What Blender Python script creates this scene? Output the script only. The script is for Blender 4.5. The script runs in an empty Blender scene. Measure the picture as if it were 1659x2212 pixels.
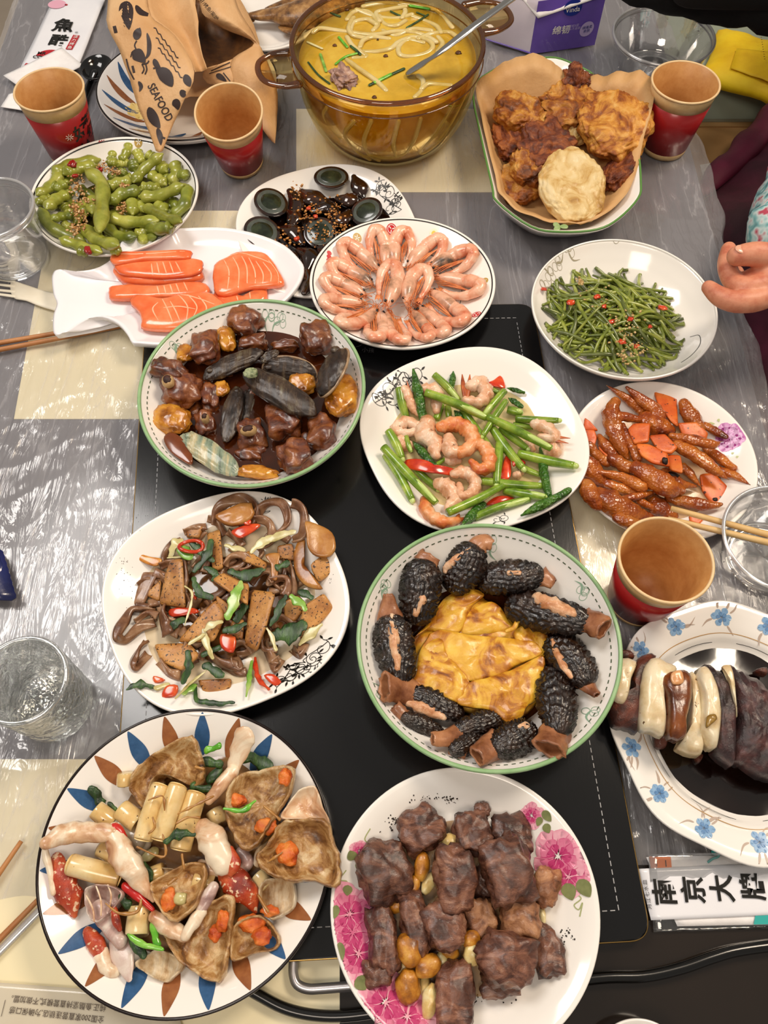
import bpy, bmesh, math, random
from mathutils import Vector, noise, Matrix
R_ = random.Random(7)
PI = math.pi
SC = bpy.context.scene
COL = SC.collection

# ------------------------------------------------------------------ camera
TZ = 0.75            # table top above the floor
FPX = 1750.0         # focal length in pixels of a 1659 x 2212 frame
TILT = math.radians(28.0)
CH = 0.70            # camera above the table top
cam = bpy.data.cameras.new('camera')
cam.sensor_fit = 'VERTICAL'
cam.sensor_height = 24.0
cam.lens = 24.0 * FPX / 2212.0
cam.clip_start = 0.02
camo = bpy.data.objects.new('camera', cam)
COL.objects.link(camo)
camo.location = (0, 0, TZ + CH)
camo.rotation_euler = (TILT, 0, 0)
SC.camera = camo

# ------------------------------------------------------------------ light
W = bpy.data.worlds.new('room_ambient')
SC.world = W
W.use_nodes = True
W.node_tree.nodes['Background'].inputs[0].default_value = (1.0, 0.92, 0.82, 1)
W.node_tree.nodes['Background'].inputs[1].default_value = 0.27

def area(name, loc, target, sx, sy, power, col):
    l = bpy.data.lights.new(name, 'AREA')
    l.shape = 'RECTANGLE'; l.size = sx; l.size_y = sy
    l.energy = power; l.color = col
    o = bpy.data.objects.new(name, l)
    COL.objects.link(o)
    o.location = loc
    d = Vector(target) - Vector(loc)
    o.rotation_euler = d.to_track_quat('-Z', 'Y').to_euler()
    return o
area('ceiling_or_fill_lamp', (0.95, 0.95, TZ + 1.65), (0.1, 0.4, TZ), 0.5, 0.5, 22, (1.0, 0.84, 0.66))
area('ceiling_or_fill_lamp', (-0.75, 0.85, TZ + 1.55), (0, 0.4, TZ), 0.55, 0.7, 14, (1.0, 0.95, 0.90))
area('ceiling_or_fill_lamp', (-0.2, -0.6, TZ + 1.7), (0, 0.4, TZ), 0.7, 0.5, 10, (1.0, 0.86, 0.72))  # added fill near the camera, lifts dark near sides; no such fitting known
SC.view_settings.view_transform = 'Standard'
SC.view_settings.look = 'None'
SC.view_settings.gamma = 1.0
SC.view_settings.use_curve_mapping = False
SC.view_settings.exposure = 0.0
SC.cycles.max_bounces = 10
SC.cycles.transparent_max_bounces = 24
SC.cycles.caustics_reflective = False
SC.cycles.caustics_refractive = False

# ------------------------------------------------------------------ helpers
CT, ST = math.cos(TILT), math.sin(TILT)
def P(px, py, z=0.0):
    """table-frame point at height z seen in direction of photograph pixel (px,py)"""
    dx = (px - 829.5) / FPX; dy = (1106.0 - py) / FPX
    wy = dy * CT + ST; wz = dy * ST - CT
    lam = (z - CH) / wz
    return Vector((dx * lam, wy * lam, z))
def proj(v):
    y, z = v[1], v[2] - CH
    cy = y * CT + z * ST; cz = -(-y * ST + z * CT)
    return (829.5 + FPX * v[0] / cz, 1106 - FPX * cy / cz)
def pxm(px, py, z=0.0):
    """metres per pixel near that point"""
    dy = (1106.0 - py) / FPX
    return (CH - z) / (CT - dy * ST) / FPX
class Zoom:
    def __init__(s, x0, y0, k): s.x0, s.y0, s.k = x0, y0, k
    def __call__(s, x, y): return (s.x0 + x * s.k, s.y0 + y * s.k)
ZA = Zoom(0, 0, .37372); ZB = Zoom(540, 0, .34961); ZC = Zoom(1020, 0, .38517); ZD = Zoom(0, 280, .28933)
ZE = Zoom(460, 340, .38578); ZF = Zoom(1120, 400, .32489); ZG = Zoom(290, 640, .30741); ZH = Zoom(770, 740, .30741)
ZI = Zoom(1230, 810, .25859); ZJ = Zoom(210, 1050, .33755); ZK = Zoom(760, 1130, .35564); ZL = Zoom(1300, 1290, .26672)
ZM = Zoom(60, 1530, .42194); ZN = Zoom(700, 1640, .37372); ZO = Zoom(1280, 1780, .22845); ZP = Zoom(0, 1700, .23155)

def nz(v, f, seed=0.0):
    return noise.noise(Vector((v[0] * f + seed, v[1] * f - seed * 1.7, v[2] * f + seed * .6)))
def cr(p0, p1, p2, p3, t):
    return 0.5 * ((2 * p1) + (p2 - p0) * t + (2 * p0 - 5 * p1 + 4 * p2 - p3) * t * t + (3 * p1 - p0 - 3 * p2 + p3) * t ** 3)
def smooth(pts, sub=5, closed=False):
    n = len(pts); out = []
    if n < 3 and not closed:
        if n == 2:
            return [pts[0].lerp(pts[1], i / sub) for i in range(sub + 1)]
        return list(pts)
    rng = n if closed else n - 1
    for i in range(rng):
        if closed: a, b, c, d = pts[(i - 1) % n], pts[i], pts[(i + 1) % n], pts[(i + 2) % n]
        else: a, b, c, d = pts[max(i - 1, 0)], pts[i], pts[i + 1], pts[min(i + 2, n - 1)]
        for k in range(sub): out.append(cr(a, b, c, d, k / sub))
    if not closed: out.append(pts[-1].copy())
    return out
def lerp(a, b, t): return a + (b - a) * t
def interp(tab, x):
    if x <= tab[0][0]: return tab[0][1]
    for (x0, y0), (x1, y1) in zip(tab, tab[1:]):
        if x <= x1: return lerp(y0, y1, (x - x0) / (x1 - x0 + 1e-12))
    return tab[-1][1]

class M:
    """mesh collector"""
    def __init__(s): s.v = []; s.f = []
    def add(s, vf):
        v, f = vf; n = len(s.v)
        s.v += [Vector(q) for q in v]; s.f += [tuple(i + n for i in q) for q in f]
        return s

def tube(pts, rad, seg=10, sub=5, flat=1.0, cap='round', closed=False, wob=0, wf=60, seed=0):
    if not hasattr(rad, '__len__'): rad = [rad] * len(pts)
    pts = [Vector(p) for p in pts]
    path = smooth(pts, sub, closed)
    rr = smooth([Vector((r, 0, 0)) for r in rad], sub, closed)
    rr = [max(r.x, 1e-5) for r in rr]
    n = len(path)
    if cap == 'round' and not closed:
        t0 = (path[0] - path[1]).normalized(); t1 = (path[-1] - path[-2]).normalized()
        pre = []; post = []
        for k in (3, 2, 1):
            a = k / 3 * PI / 2 * .97
            pre.append((path[0] + t0 * rr[0] * math.sin(a), rr[0] * math.cos(a)))
        for k in (1, 2, 3):
            a = k / 3 * PI / 2 * .97
            post.append((path[-1] + t1 * rr[-1] * math.sin(a), rr[-1] * math.cos(a)))
        path = [p for p, r in pre] + path + [p for p, r in post]
        rr = [r for p, r in pre] + rr + [r for p, r in post]
        n = len(path)
    v = []; f = []
    up = Vector((0, 0, 1)); prev = None
    for i in range(n):
        if closed: t = (path[(i + 1) % n] - path[i - 1])
        else: t = path[min(i + 1, n - 1)] - path[max(i - 1, 0)]
        t = t.normalized() if t.length > 1e-9 else Vector((1, 0, 0))
        if prev is None or flat != 1.0:
            s = t.cross(up)
            if s.length < .05: s = t.cross(Vector((0, 1, 0))) if prev is None else prev
            s.normalize()
        else:
            s = (prev - t * prev.dot(t)).normalized()
        prev = s
        u = s.cross(t).normalized()
        for k in range(seg):
            a = 2 * PI * k / seg
            d = s * math.cos(a) + u * math.sin(a) * flat
            p = path[i] + d * rr[i]
            if wob: p = p + d * rr[i] * wob * nz(p, wf, seed)
            v.append(p)
    m = n if closed else n - 1
    for i in range(m):
        for k in range(seg):
            a = i * seg + k; b = i * seg + (k + 1) % seg
            c = ((i + 1) % n) * seg + (k + 1) % seg; d = ((i + 1) % n) * seg + k
            f.append((a, b, c, d))
    if not closed:
        f.append(tuple(reversed(range(seg)))); f.append(tuple(range((n - 1) * seg, n * seg)))
    return v, f

_ico = {}
def ico(sub):
    if sub not in _ico:
        bm = bmesh.new(); bmesh.ops.create_icosphere(bm, subdivisions=sub, radius=1)
        _ico[sub] = ([v.co.copy() for v in bm.verts], [tuple(v.index for v in q.verts) for q in bm.faces]); bm.free()
    return _ico[sub]
def blob(c, r, rot=0, tilt=(0, 0), box=0.0, amp=.15, fr=1.6, amp2=.05, fr2=5, seed=0, sub=4, floor=None):
    """noise-displaced ellipsoid; box>0 squares it off"""
    vs, fs = ico(sub); out = []
    mt = Matrix.Rotation(rot, 3, 'Z') @ Matrix.Rotation(tilt[0], 3, 'X') @ Matrix.Rotation(tilt[1], 3, 'Y')
    for q in vs:
        m = max(abs(q.x), abs(q.y), abs(q.z))
        k = lerp(1.0, .86 / m, box)
        n = 1 + amp * nz(q, fr, seed) * 1.6 + amp2 * nz(q, fr2, seed + 9) * 1.6
        p = Vector((q.x * r[0], q.y * r[1], q.z * r[2])) * k * n
        p = mt @ p + Vector(c)
        if floor is not None and p.z < floor: p.z = floor
        out.append(p)
    return out, list(fs)

def pebble(outl, zb, th, pe=3.0, rings=7, sub=4, base=None, tilt=(0, 0), amp=0.0, fr=90, seed=0, edge=.35, curl=None, flatb=False, jag=0.0):
    """closed outline (table-frame points) raised to a domed solid th thick; zb bottom height or base(x,y)"""
    o = smooth([Vector((p[0], p[1], 0)) for p in outl], sub, True) if sub > 1 else [Vector((p[0], p[1], 0)) for p in outl]
    n = len(o); c = sum(o, Vector()) / n
    if jag:
        o = [c + (p - c) * (1 + jag * nz(p, 320, seed)) for p in o]
    v = []; f = []
    def hb(p):
        z = zb + (base(p.x, p.y) if base else 0)
        z += tilt[0] * (p.x - c.x) + tilt[1] * (p.y - c.y)
        if curl: z += curl(p.x - c.x, p.y - c.y)
        return z
    S = [1 - (k / rings) ** 1.25 for k in range(rings)]
    for top in (0, 1):
        for k, s in enumerate(S):
            for p in o:
                q = c + (p - c) * s
                z0 = hb(q)
                if top:
                    h = th * (edge + (1 - edge) * (1 - s ** pe))
                    q = q + (c - q) * (.0 if k else .02)
                    z = z0 + h
                    if amp: z += amp * (nz(q, fr, seed) + .5 * nz(q, fr * 2.3, seed + 3)) * (1.0 if k else .4)
                else:
                    z = z0 + (0 if flatb else th * .12 * s)
                v.append(Vector((q.x, q.y, z)))
        z0 = hb(c)
        v.append(Vector((c.x, c.y, z0 + (th + (amp * nz(c, fr, seed) if amp else 0) if top else 0))))
    half = n * rings + 1
    for top in (0, 1):
        b = half * top
        for k in range(rings - 1):
            for i in range(n):
                q = (b + k * n + i, b + k * n + (i + 1) % n, b + (k + 1) * n + (i + 1) % n, b + (k + 1) * n + i)
                f.append(q if top else q[::-1])
        for i in range(n):
            q = (b + (rings - 1) * n + i, b + (rings - 1) * n + (i + 1) % n, b + n * rings)
            f.append(q if top else q[::-1])
    for i in range(n):
        j = (i + 1) % n
        f.append((i, j, half + j, half + i))
    # orient the rim so outlines drawn either way round work
    ar = sum(o[i].x * o[(i + 1) % n].y - o[(i + 1) % n].x * o[i].y for i in range(n))
    if ar < 0: f = [q[::-1] for q in f]
    return v, f

def slab(c4, th, nx=8, ny=8, fn=None, amp=0.0, fr=80, seed=0, jag=0.0, rnd=.25):
    """quad slab: four corners (a,b,c,d in order), thickness th, fn(u,v)->dz"""
    a, b, c, d = [Vector(q) for q in c4]
    N = (b - a).cross(d - a).normalized()
    if N.z < 0: N = -N
    v = []; f = []
    for top in (0, 1):
        for j in range(ny + 1):
            for i in range(nx + 1):
                u, w = i / nx, j / ny
                uu = u; ww = w
                if jag:
                    uu = u + jag * nz((w * 3, u * .5, seed), 1.7, seed) * (1 if i in (0, nx) else .3)
                    ww = w + jag * nz((u * 3, w * .5, seed), 1.9, seed + 5) * (1 if j in (0, ny) else .3)
                p = (a.lerp(b, uu)).lerp(d.lerp(c, uu), ww)
                if fn: p = p + Vector((0, 0, fn(u, w)))
                if amp: p = p + N * amp * nz(p, fr, seed)
                e = min(u, 1 - u, w, 1 - w)
                t = th if e > 1e-6 else th * (1 - rnd)
                if top: p = p + N * t
                elif e <= 1e-6: p = p + N * th * rnd * .6
                v.append(p)
    h = (nx + 1) * (ny + 1)
    for j in range(ny):
        for i in range(nx):
            q = (j * (nx + 1) + i, j * (nx + 1) + i + 1, (j + 1) * (nx + 1) + i + 1, (j + 1) * (nx + 1) + i)
            f.append(q[::-1]); f.append(tuple(k + h for k in q))
    def side(i0, i1): f.append((i0, i1, i1 + h, i0 + h))
    for i in range(nx):
        side(i, i + 1); side(ny * (nx + 1) + i + 1, ny * (nx + 1) + i)
    for j in range(ny):
        side((j + 1) * (nx + 1), j * (nx + 1)); side(j * (nx + 1) + nx, (j + 1) * (nx + 1) + nx)
    return v, f

def lathe(prof, c, seg=64, sx=1, sy=1, shape=None, axis=None):
    """prof list of (r,z); closed surface of revolution if profile is closed by the caller"""
    v = []; f = []
    n = len(prof)
    for r, z in prof:
        for k in range(seg):
            a = 2 * PI * k / seg
            s = shape(a, r) if shape else 1
            p = Vector((r * s * sx * math.cos(a), r * s * sy * math.sin(a), z))
            if axis is not None: p = axis @ p
            v.append(p + Vector(c))
    for i in range(n - 1):
        for k in range(seg):
            f.append((i * seg + k, i * seg + (k + 1) % seg, (i + 1) * seg + (k + 1) % seg, (i + 1) * seg + k))
    if prof[0][0] > .0021 and prof[-1][0] > .0021:
        for k in range(seg): f.append(((n - 1) * seg + k, (n - 1) * seg + (k + 1) % seg, (k + 1) % seg, k))
    else:
        f.append(tuple(reversed(range(seg))))
        f.append(tuple(range((n - 1) * seg, n * seg)))
    return v, f

SEEN = {}
def mk(name, vf, mat, parent=None, label=None, cat=None, group=None, kind=None, smooth_=True, origin=None, fixn=True):
    v, f = (vf.v, vf.f) if isinstance(vf, M) else vf
    if parent is not None: o0 = Vector(parent['_o'])
    elif origin is not None: o0 = Vector(origin)
    else:
        mn = Vector((min(p[0] for p in v), min(p[1] for p in v), min(p[2] for p in v)))
        mx = Vector((max(p[0] for p in v), max(p[1] for p in v), max(p[2] for p in v)))
        o0 = (mn + mx) / 2; o0.z = mn.z
    me = bpy.data.meshes.new(name)
    me.from_pydata([Vector(p) - o0 for p in v], [], f)
    if fixn:
        bm = bmesh.new(); bm.from_mesh(me); bmesh.ops.recalc_face_normals(bm, faces=bm.faces[:]); bm.to_mesh(me); bm.free()
    if smooth_:
        me.polygons.foreach_set('use_smooth', [True] * len(me.polygons))
        if smooth_ == 'auto':
            me.set_sharp_from_angle(angle=math.radians(40))
    me.materials.append(mat)
    o = bpy.data.objects.new(name, me)
    COL.objects.link(o)
    if parent is not None: o.parent = parent
    else: o.location = o0 + Vector((0, 0, TZ))
    o['_o'] = tuple(o0)
    tag(o, label, cat, group, kind)
    return o
def tag(o, label=None, cat=None, group=None, kind=None):
    if label: o['label'] = label
    if cat: o['category'] = cat
    if group: o['group'] = group
    if kind: o['kind'] = kind
def thing(name, at, label, cat, group=None):
    o = bpy.data.objects.new(name, None); COL.objects.link(o)
    o.empty_display_size = .02
    o.location = Vector(at) + Vector((0, 0, TZ)); o['_o'] = tuple(at)
    tag(o, label, cat, group)
    return o

# ------------------------------------------------------------------ materials
def srgb(h):
    if isinstance(h, str):
        h = h.lstrip('#'); c = [int(h[i:i + 2], 16) / 255 for i in (0, 2, 4)]
    else: c = h
    return tuple((x / 12.92 if x <= .04045 else ((x + .055) / 1.055) ** 2.4) for x in c) + (1,)
MATS = {}
def mat(name, cols, pos=None, scale=40, rough=.4, bump=0.0, bscale=200, detail=4, coat=0.0, sss=0.0, spec=.5, metal=0, stretch=None,
        speck=None, sp_scale=300, sp_lo=.62, trans=0, alpha=1.0, bdist=.001, dist=0.0, rvar=0.0, vor=None, tint=.0, coord='Object', ior=1.45, sheen=0):
    if name in MATS: return MATS[name]
    m = bpy.data.materials.new(name); m.use_nodes = True
    nt = m.node_tree; N = nt.nodes; L = nt.links
    b = N['Principled BSDF']
    if isinstance(cols, str): cols = [cols]
    tc = N.new('ShaderNodeTexCoord')
    oi = N.new('ShaderNodeObjectInfo')
    mul = N.new('ShaderNodeVectorMath'); mul.operation = 'SCALE'
    cmb = N.new('ShaderNodeCombineXYZ')
    L.new(oi.outputs['Random'], cmb.inputs[0]); L.new(oi.outputs['Random'], cmb.inputs[1])
    mul.inputs[3].default_value = 3.0
    L.new(cmb.outputs[0], mul.inputs[0])
    add = N.new('ShaderNodeVectorMath'); add.operation = 'ADD'
    L.new(tc.outputs[coord], add.inputs[0]); L.new(mul.outputs[0], add.inputs[1])
    vec = add.outputs[0]
    if stretch:
        mp = N.new('ShaderNodeMapping'); mp.inputs['Scale'].default_value = stretch
        L.new(vec, mp.inputs[0]); vec = mp.outputs[0]
    out = None
    if len(cols) > 1:
        n = N.new('ShaderNodeTexNoise'); n.inputs['Scale'].default_value = scale; n.inputs['Detail'].default_value = detail
        n.inputs['Roughness'].default_value = .6; n.inputs['Distortion'].default_value = dist
        L.new(vec, n.inputs['Vector'])
        r = N.new('ShaderNodeValToRGB')
        k = len(cols); ps = pos or [.32 + .36 * i / (k - 1) for i in range(k)]
        while len(r.color_ramp.elements) < k: r.color_ramp.elements.new(.5)
        for e, c, p in zip(r.color_ramp.elements, cols, ps): e.color = srgb(c); e.position = p
        L.new(n.outputs['Fac'], r.inputs[0]); out = r.outputs[0]
    if speck:
        n2 = N.new('ShaderNodeTexNoise'); n2.inputs['Scale'].default_value = sp_scale; n2.inputs['Detail'].default_value = 2
        L.new(vec, n2.inputs['Vector'])
        r2 = N.new('ShaderNodeValToRGB'); r2.color_ramp.elements[0].position = sp_lo; r2.color_ramp.elements[1].position = sp_lo + .05
        L.new(n2.outputs['Fac'], r2.inputs[0])
        mx = N.new('ShaderNodeMix'); mx.data_type = 'RGBA'
        if out: L.new(out, mx.inputs[6])
        else: mx.inputs[6].default_value = srgb(cols[0])
        mx.inputs[7].default_value = srgb(speck)
        L.new(r2.outputs[0], mx.inputs[0]); out = mx.outputs[2]
    if tint:
        hs = N.new('ShaderNodeHueSaturation')
        mr = N.new('ShaderNodeMapRange'); mr.inputs[3].default_value = 1 - tint; mr.inputs[4].default_value = 1 + tint
        L.new(oi.outputs['Random'], mr.inputs[0]); L.new(mr.outputs[0], hs.inputs['Value'])
        if out: L.new(out, hs.inputs['Color'])
        else: hs.inputs['Color'].default_value = srgb(cols[0])
        out = hs.outputs[0]
    if out: L.new(out, b.inputs['Base Color'])
    else: b.inputs['Base Color'].default_value = srgb(cols[0])
    b.inputs['Roughness'].default_value = rough
    b.inputs['Metallic'].default_value = metal
    b.inputs['IOR'].default_value = ior
    b.inputs['Specular IOR Level'].default_value = spec
    b.inputs['Coat Weight'].default_value = coat; b.inputs['Coat Roughness'].default_value = .10
    if sss:
        b.inputs['Subsurface Weight'].default_value = sss; b.inputs['Subsurface Scale'].default_value = .004
        b.inputs['Subsurface Radius'].default_value = (1, .5, .3)
    b.inputs['Transmission Weight'].default_value = trans
    b.inputs['Alpha'].default_value = alpha
    if bump:
        if vor:
            bn = N.new('ShaderNodeTexVoronoi'); bn.inputs['Scale'].default_value = bscale; bn.feature = vor
            L.new(vec, bn.inputs['Vector']); h = bn.outputs['Distance']
        else:
            bn = N.new('ShaderNodeTexNoise'); bn.inputs['Scale'].default_value = bscale; bn.inputs['Detail'].default_value = 7; bn.inputs['Roughness'].default_value = .68
            L.new(vec, bn.inputs['Vector']); h = bn.outputs['Fac']
        bp = N.new('ShaderNodeBump'); bp.inputs['Strength'].default_value = bump; bp.inputs['Distance'].default_value = bdist * (1.35 if bump >= .5 and bscale >= 110 else 1)
        L.new(h, bp.inputs['Height']); L.new(bp.outputs[0], b.inputs['Normal'])
        if coat:
            b2 = N.new('ShaderNodeBump'); b2.inputs['Strength'].default_value = bump * .45; b2.inputs['Distance'].default_value = bdist * .8
            L.new(h, b2.inputs['Height']); L.new(b2.outputs[0], b.inputs['Coat Normal'])
        if rvar:
            mr = N.new('ShaderNodeMapRange'); mr.inputs[3].default_value = rough - rvar; mr.inputs[4].default_value = rough + rvar
            L.new(h, mr.inputs[0]); L.new(mr.outputs[0], b.inputs['Roughness'])
    MATS[name] = m
    return m
def clear_mat(name, col, fac=.12, rough=.05, bump=0.0, bscale=100, bdist=.001, tint=(1, 1, 1), edge=.5, diff=0.0, gl=(1, 1, 1)):
    """see-through plastic or glass: transparent body, glossy by fresnel, a little milky"""
    if name in MATS: return MATS[name]
    m = bpy.data.materials.new(name); m.use_nodes = True
    nt = m.node_tree; N = nt.nodes; L = nt.links
    N.remove(N['Principled BSDF'])
    out = N['Material Output']
    tr = N.new('ShaderNodeBsdfTransparent'); tr.inputs[0].default_value = tuple(tint) + (1,)
    gs = N.new('ShaderNodeBsdfGlossy'); gs.inputs['Roughness'].default_value = rough; gs.inputs[0].default_value = tuple(gl) + (1,)
    df = N.new('ShaderNodeBsdfDiffuse'); df.inputs[0].default_value = srgb(col)
    lw = N.new('ShaderNodeLayerWeight'); lw.inputs[0].default_value = edge
    mr = N.new('ShaderNodeMapRange'); mr.inputs[3].default_value = fac; mr.inputs[4].default_value = min(.95, fac + .55)
    L.new(lw.outputs['Fresnel'], mr.inputs[0])
    m1 = N.new('ShaderNodeMixShader'); L.new(mr.outputs[0], m1.inputs[0]); L.new(tr.outputs[0], m1.inputs[1]); L.new(gs.outputs[0], m1.inputs[2])
    m2 = N.new('ShaderNodeMixShader'); m2.inputs[0].default_value = diff
    L.new(m1.outputs[0], m2.inputs[1]); L.new(df.outputs[0], m2.inputs[2])
    L.new(m2.outputs[0], out.inputs[0])
    if bump:
        tc = N.new('ShaderNodeTexCoord'); bn = N.new('ShaderNodeTexNoise'); bn.inputs['Scale'].default_value = bscale
        bn.inputs['Detail'].default_value = 2
        L.new(tc.outputs['Object'], bn.inputs[0])
        bp = N.new('ShaderNodeBump'); bp.inputs['Strength'].default_value = bump; bp.inputs['Distance'].default_value = bdist
        L.new(bn.outputs['Fac'], bp.inputs['Height'])
        for q in (gs, df): L.new(bp.outputs[0], q.inputs['Normal'])
        L.new(bp.outputs[0], lw.inputs['Normal'])
    MATS[name] = m
    return m
CER = mat('white_glaze', '#f4f0ea', rough=.12, coat=.6)
BLK = mat('black_print', '#15130f', rough=.3)
WHT = mat('white_print', '#f2efe9', rough=.3)

# ------------------------------------------------------------------ dishes
PLATE = [(0, .14), (.60, .15), (.70, .24), (.97, .97), (1, 1)]
SHALLOW = [(0, .14), (.5, .15), (.66, .26), (.85, .62), (1, 1)]
BOWL = [(0, .10), (.42, .12), (.62, .26), (.80, .54), (.93, .82), (1, 1)]
class Dish:
    def __init__(s, name, bbox, zr, prof, label, cat='plate', n=2.0, rot=0.0, scal=0, rim=None, rimmat=None, m=CER, group=None, th=.004, foot=.55, seg=120, base=.0022):
        l, r, t, b = bbox
        s.zr = zr; s.n = n; s.rot = rot
        cxp = (l + r) / 2
        yt = P(cxp, t, zr).y; yb = P(cxp, b, zr).y
        cy = (yt + yb) / 2; ry = (yt - yb) / 2
        # pixel row of the centre at rim height
        pyc = proj((0, cy, zr))[1]
        x0 = P(l, pyc, zr).x; x1 = P(r, pyc, zr).x
        s.c = Vector(((x0 + x1) / 2, cy, 0)); s.rx = (x1 - x0) / 2; s.ry = ry
        s.base = base; s.tab = [(a, base + q * (zr - base)) for a, q in prof]
        s.scal = scal
        cr_, sr_ = math.cos(rot), math.sin(rot)
        # normalise the superellipse so that its turned bbox still fits
        ex = max(s._rad(2 * PI * k / 360) * abs(math.cos(2 * PI * k / 360)) for k in range(360))
        s.norm = 1 / ex
        v = []; f = []
        prof3 = [(a, z) for a, z in s.tab]
        # refine
        fine = []
        for i in range(len(prof3) - 1):
            for k in range(3): fine.append((lerp(prof3[i][0], prof3[i + 1][0], k / 3), lerp(prof3[i][1], prof3[i + 1][1], k / 3)))
        fine.append(prof3[-1])
        fine = [(a, b2) for a, b2 in fine if a > 0]
        und = []
        tn = th / s.rx
        und.append((1 + tn * .25, zr - th * .1)); und.append((1 + tn * .35, zr - th * .5)); und.append((1 + tn * .1, zr - th * .9))
        for a, z in reversed(fine[:-1]):
            if a > foot: und.append((a + tn * .3, max(z - th, base + .0015)))
        und.append((foot + .01, base + .0002)); und.append((foot - .03, base + .0002)); und.append((foot - .05, base + .0012))
        allp = fine + und
        seg = seg
        for a, z in allp:
            for k in range(seg):
                v.append(s.pt(a, 2 * PI * k / seg, z))
        n_ = len(allp)
        for i in range(n_ - 1):
            for k in range(seg):
                f.append((i * seg + k, i * seg + (k + 1) % seg, (i + 1) * seg + (k + 1) % seg, (i + 1) * seg + k))
        f.append(tuple(reversed(range(seg)))); f.append(tuple(range((n_ - 1) * seg, n_ * seg)))
        s.o = mk(name, (v, f), m, label=label, cat=cat, group=group, origin=s.c)
        if rim:
            # coloured lip
            mm = M()
            ring = [s.pt(1 + tn * .05, 2 * PI * k / seg, zr - th * .15) for k in range(seg)]
            mm.add(tube(ring, rim, seg=8, sub=1, closed=True))
            mk('rim_band', mm, rimmat, s.o)
    def _rad(s, a):
        n = s.n; q = a - s.rot
        r = 1 / ((abs(math.cos(q)) ** n + abs(math.sin(q)) ** n) ** (1 / n))
        return r
    def pt(s, rn, a, z):
        r = s._rad(a) * s.norm if s.n != 2 else 1
        if s.scal: r *= 1 + s.scal * math.cos(8 * a + .5) * max(0, (rn - .6) / .4)
        return Vector((s.c.x + s.rx * rn * r * math.cos(a), s.c.y + s.ry * rn * r * math.sin(a), z))
    def rn(s, x, y):
        dx = (x - s.c.x) / s.rx; dy = (y - s.c.y) / s.ry
        a = math.atan2(dy, dx); r = s._rad(a) * s.norm if s.n != 2 else 1
        if s.scal: r *= 1 + s.scal * math.cos(8 * a + .5)
        return math.hypot(dx, dy) / r
    def surf(s, x, y): return interp(s.tab, s.rn(x, y))
    def on(s, px, py, h=0.0):
        z = h + .01 + s.base
        for _ in range(8):
            p = P(px, py, z); z = s.surf(p.x, p.y) + h
        return P(px, py, z)
    # decals ------------------------------------------------------
    def clampin(s, q, lim=.965):
        r = s.rn(q.x, q.y)
        return q if r < lim else Vector((s.c.x + (q.x - s.c.x) * lim / r, s.c.y + (q.y - s.c.y) * lim / r, 0))
    def ribbon(s, pts, w, sub=5, lift=.0004, closed=False, smoothp=True):
        """pts: table-frame xy; w width in metres or function t->w ; conforms to dish"""
        pp = smooth([Vector((p[0], p[1], 0)) for p in pts], sub, closed) if smoothp else [Vector((p[0], p[1], 0)) for p in pts]
        n = len(pp); v = []; f = []
        for i, p in enumerate(pp):
            a = pp[(i + 1) % n] if closed else pp[min(i + 1, n - 1)]
            b = pp[i - 1] if closed else pp[max(i - 1, 0)]
            t = (a - b); t = t.normalized() if t.length > 1e-9 else Vector((1, 0, 0))
            nn = Vector((-t.y, t.x, 0)); ww = w(i / max(n - 1, 1)) if callable(w) else w
            for k in (-1, -.33, .33, 1):
                q = s.clampin(p + nn * ww * .5 * k, .99)
                v.append(Vector((q.x, q.y, s.surf(q.x, q.y) + lift)))
        m_ = n if closed else n - 1
        for i in range(m_):
            j = (i + 1) % n
            for k in range(3): f.append((i * 4 + k, i * 4 + k + 1, j * 4 + k + 1, j * 4 + k))
        return v, f
    def fan(s, c, outl, lift=.0004):
        v = []; f = []; c = Vector((c[0], c[1], 0)); o = [Vector((p[0], p[1], 0)) for p in outl]; n = len(o)
        R = (.34, .67, 1.0)
        v.append(Vector((c.x, c.y, s.surf(c.x, c.y) + lift)))
        for r in R:
            for p in o:
                q = s.clampin(c.lerp(p, r), .985); v.append(Vector((q.x, q.y, s.surf(q.x, q.y) + lift)))
        for i in range(n):
            j = (i + 1) % n
            f.append((0, 1 + i, 1 + j))
            for k in (0, 1): f.append((1 + k * n + i, 1 + (k + 1) * n + i, 1 + (k + 1) * n + j, 1 + k * n + j))
        return v, f
    def polar(s, rn, a):
        p = s.pt(rn, a, 0); return p
    def ringline(s, rn, w, n=140, lift=.0004):
        return s.ribbon([s.pt(rn, 2 * PI * k / n, 0) for k in range(n)], w, sub=1, closed=True, lift=lift, smoothp=False)
    def dashes(s, rn, count, w, frac=.55, lift=.0005):
        mm = M()
        for k in range(count):
            a0 = 2 * PI * k / count; a1 = a0 + 2 * PI / count * frac
            mm.add(s.ribbon([s.pt(rn, lerp(a0, a1, t), 0) for t in (0, .5, 1)], w, sub=2, lift=lift))
        return mm
    def decal(s, name, vf, m, label=None):
        o = mk(name, vf, m, s.o, label=label, fixn=False)
        if name in ('printed_vine', 'printed_dashes', 'printed_sketch', 'printed_leaves', 'printed_tendrils', 'printed_shade', 'printed_sprig', 'printed_flower', 'printed_flower_heart', 'printed_star', 'printed_skewer'): o['kind'] = 'stuff'
        return o
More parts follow.
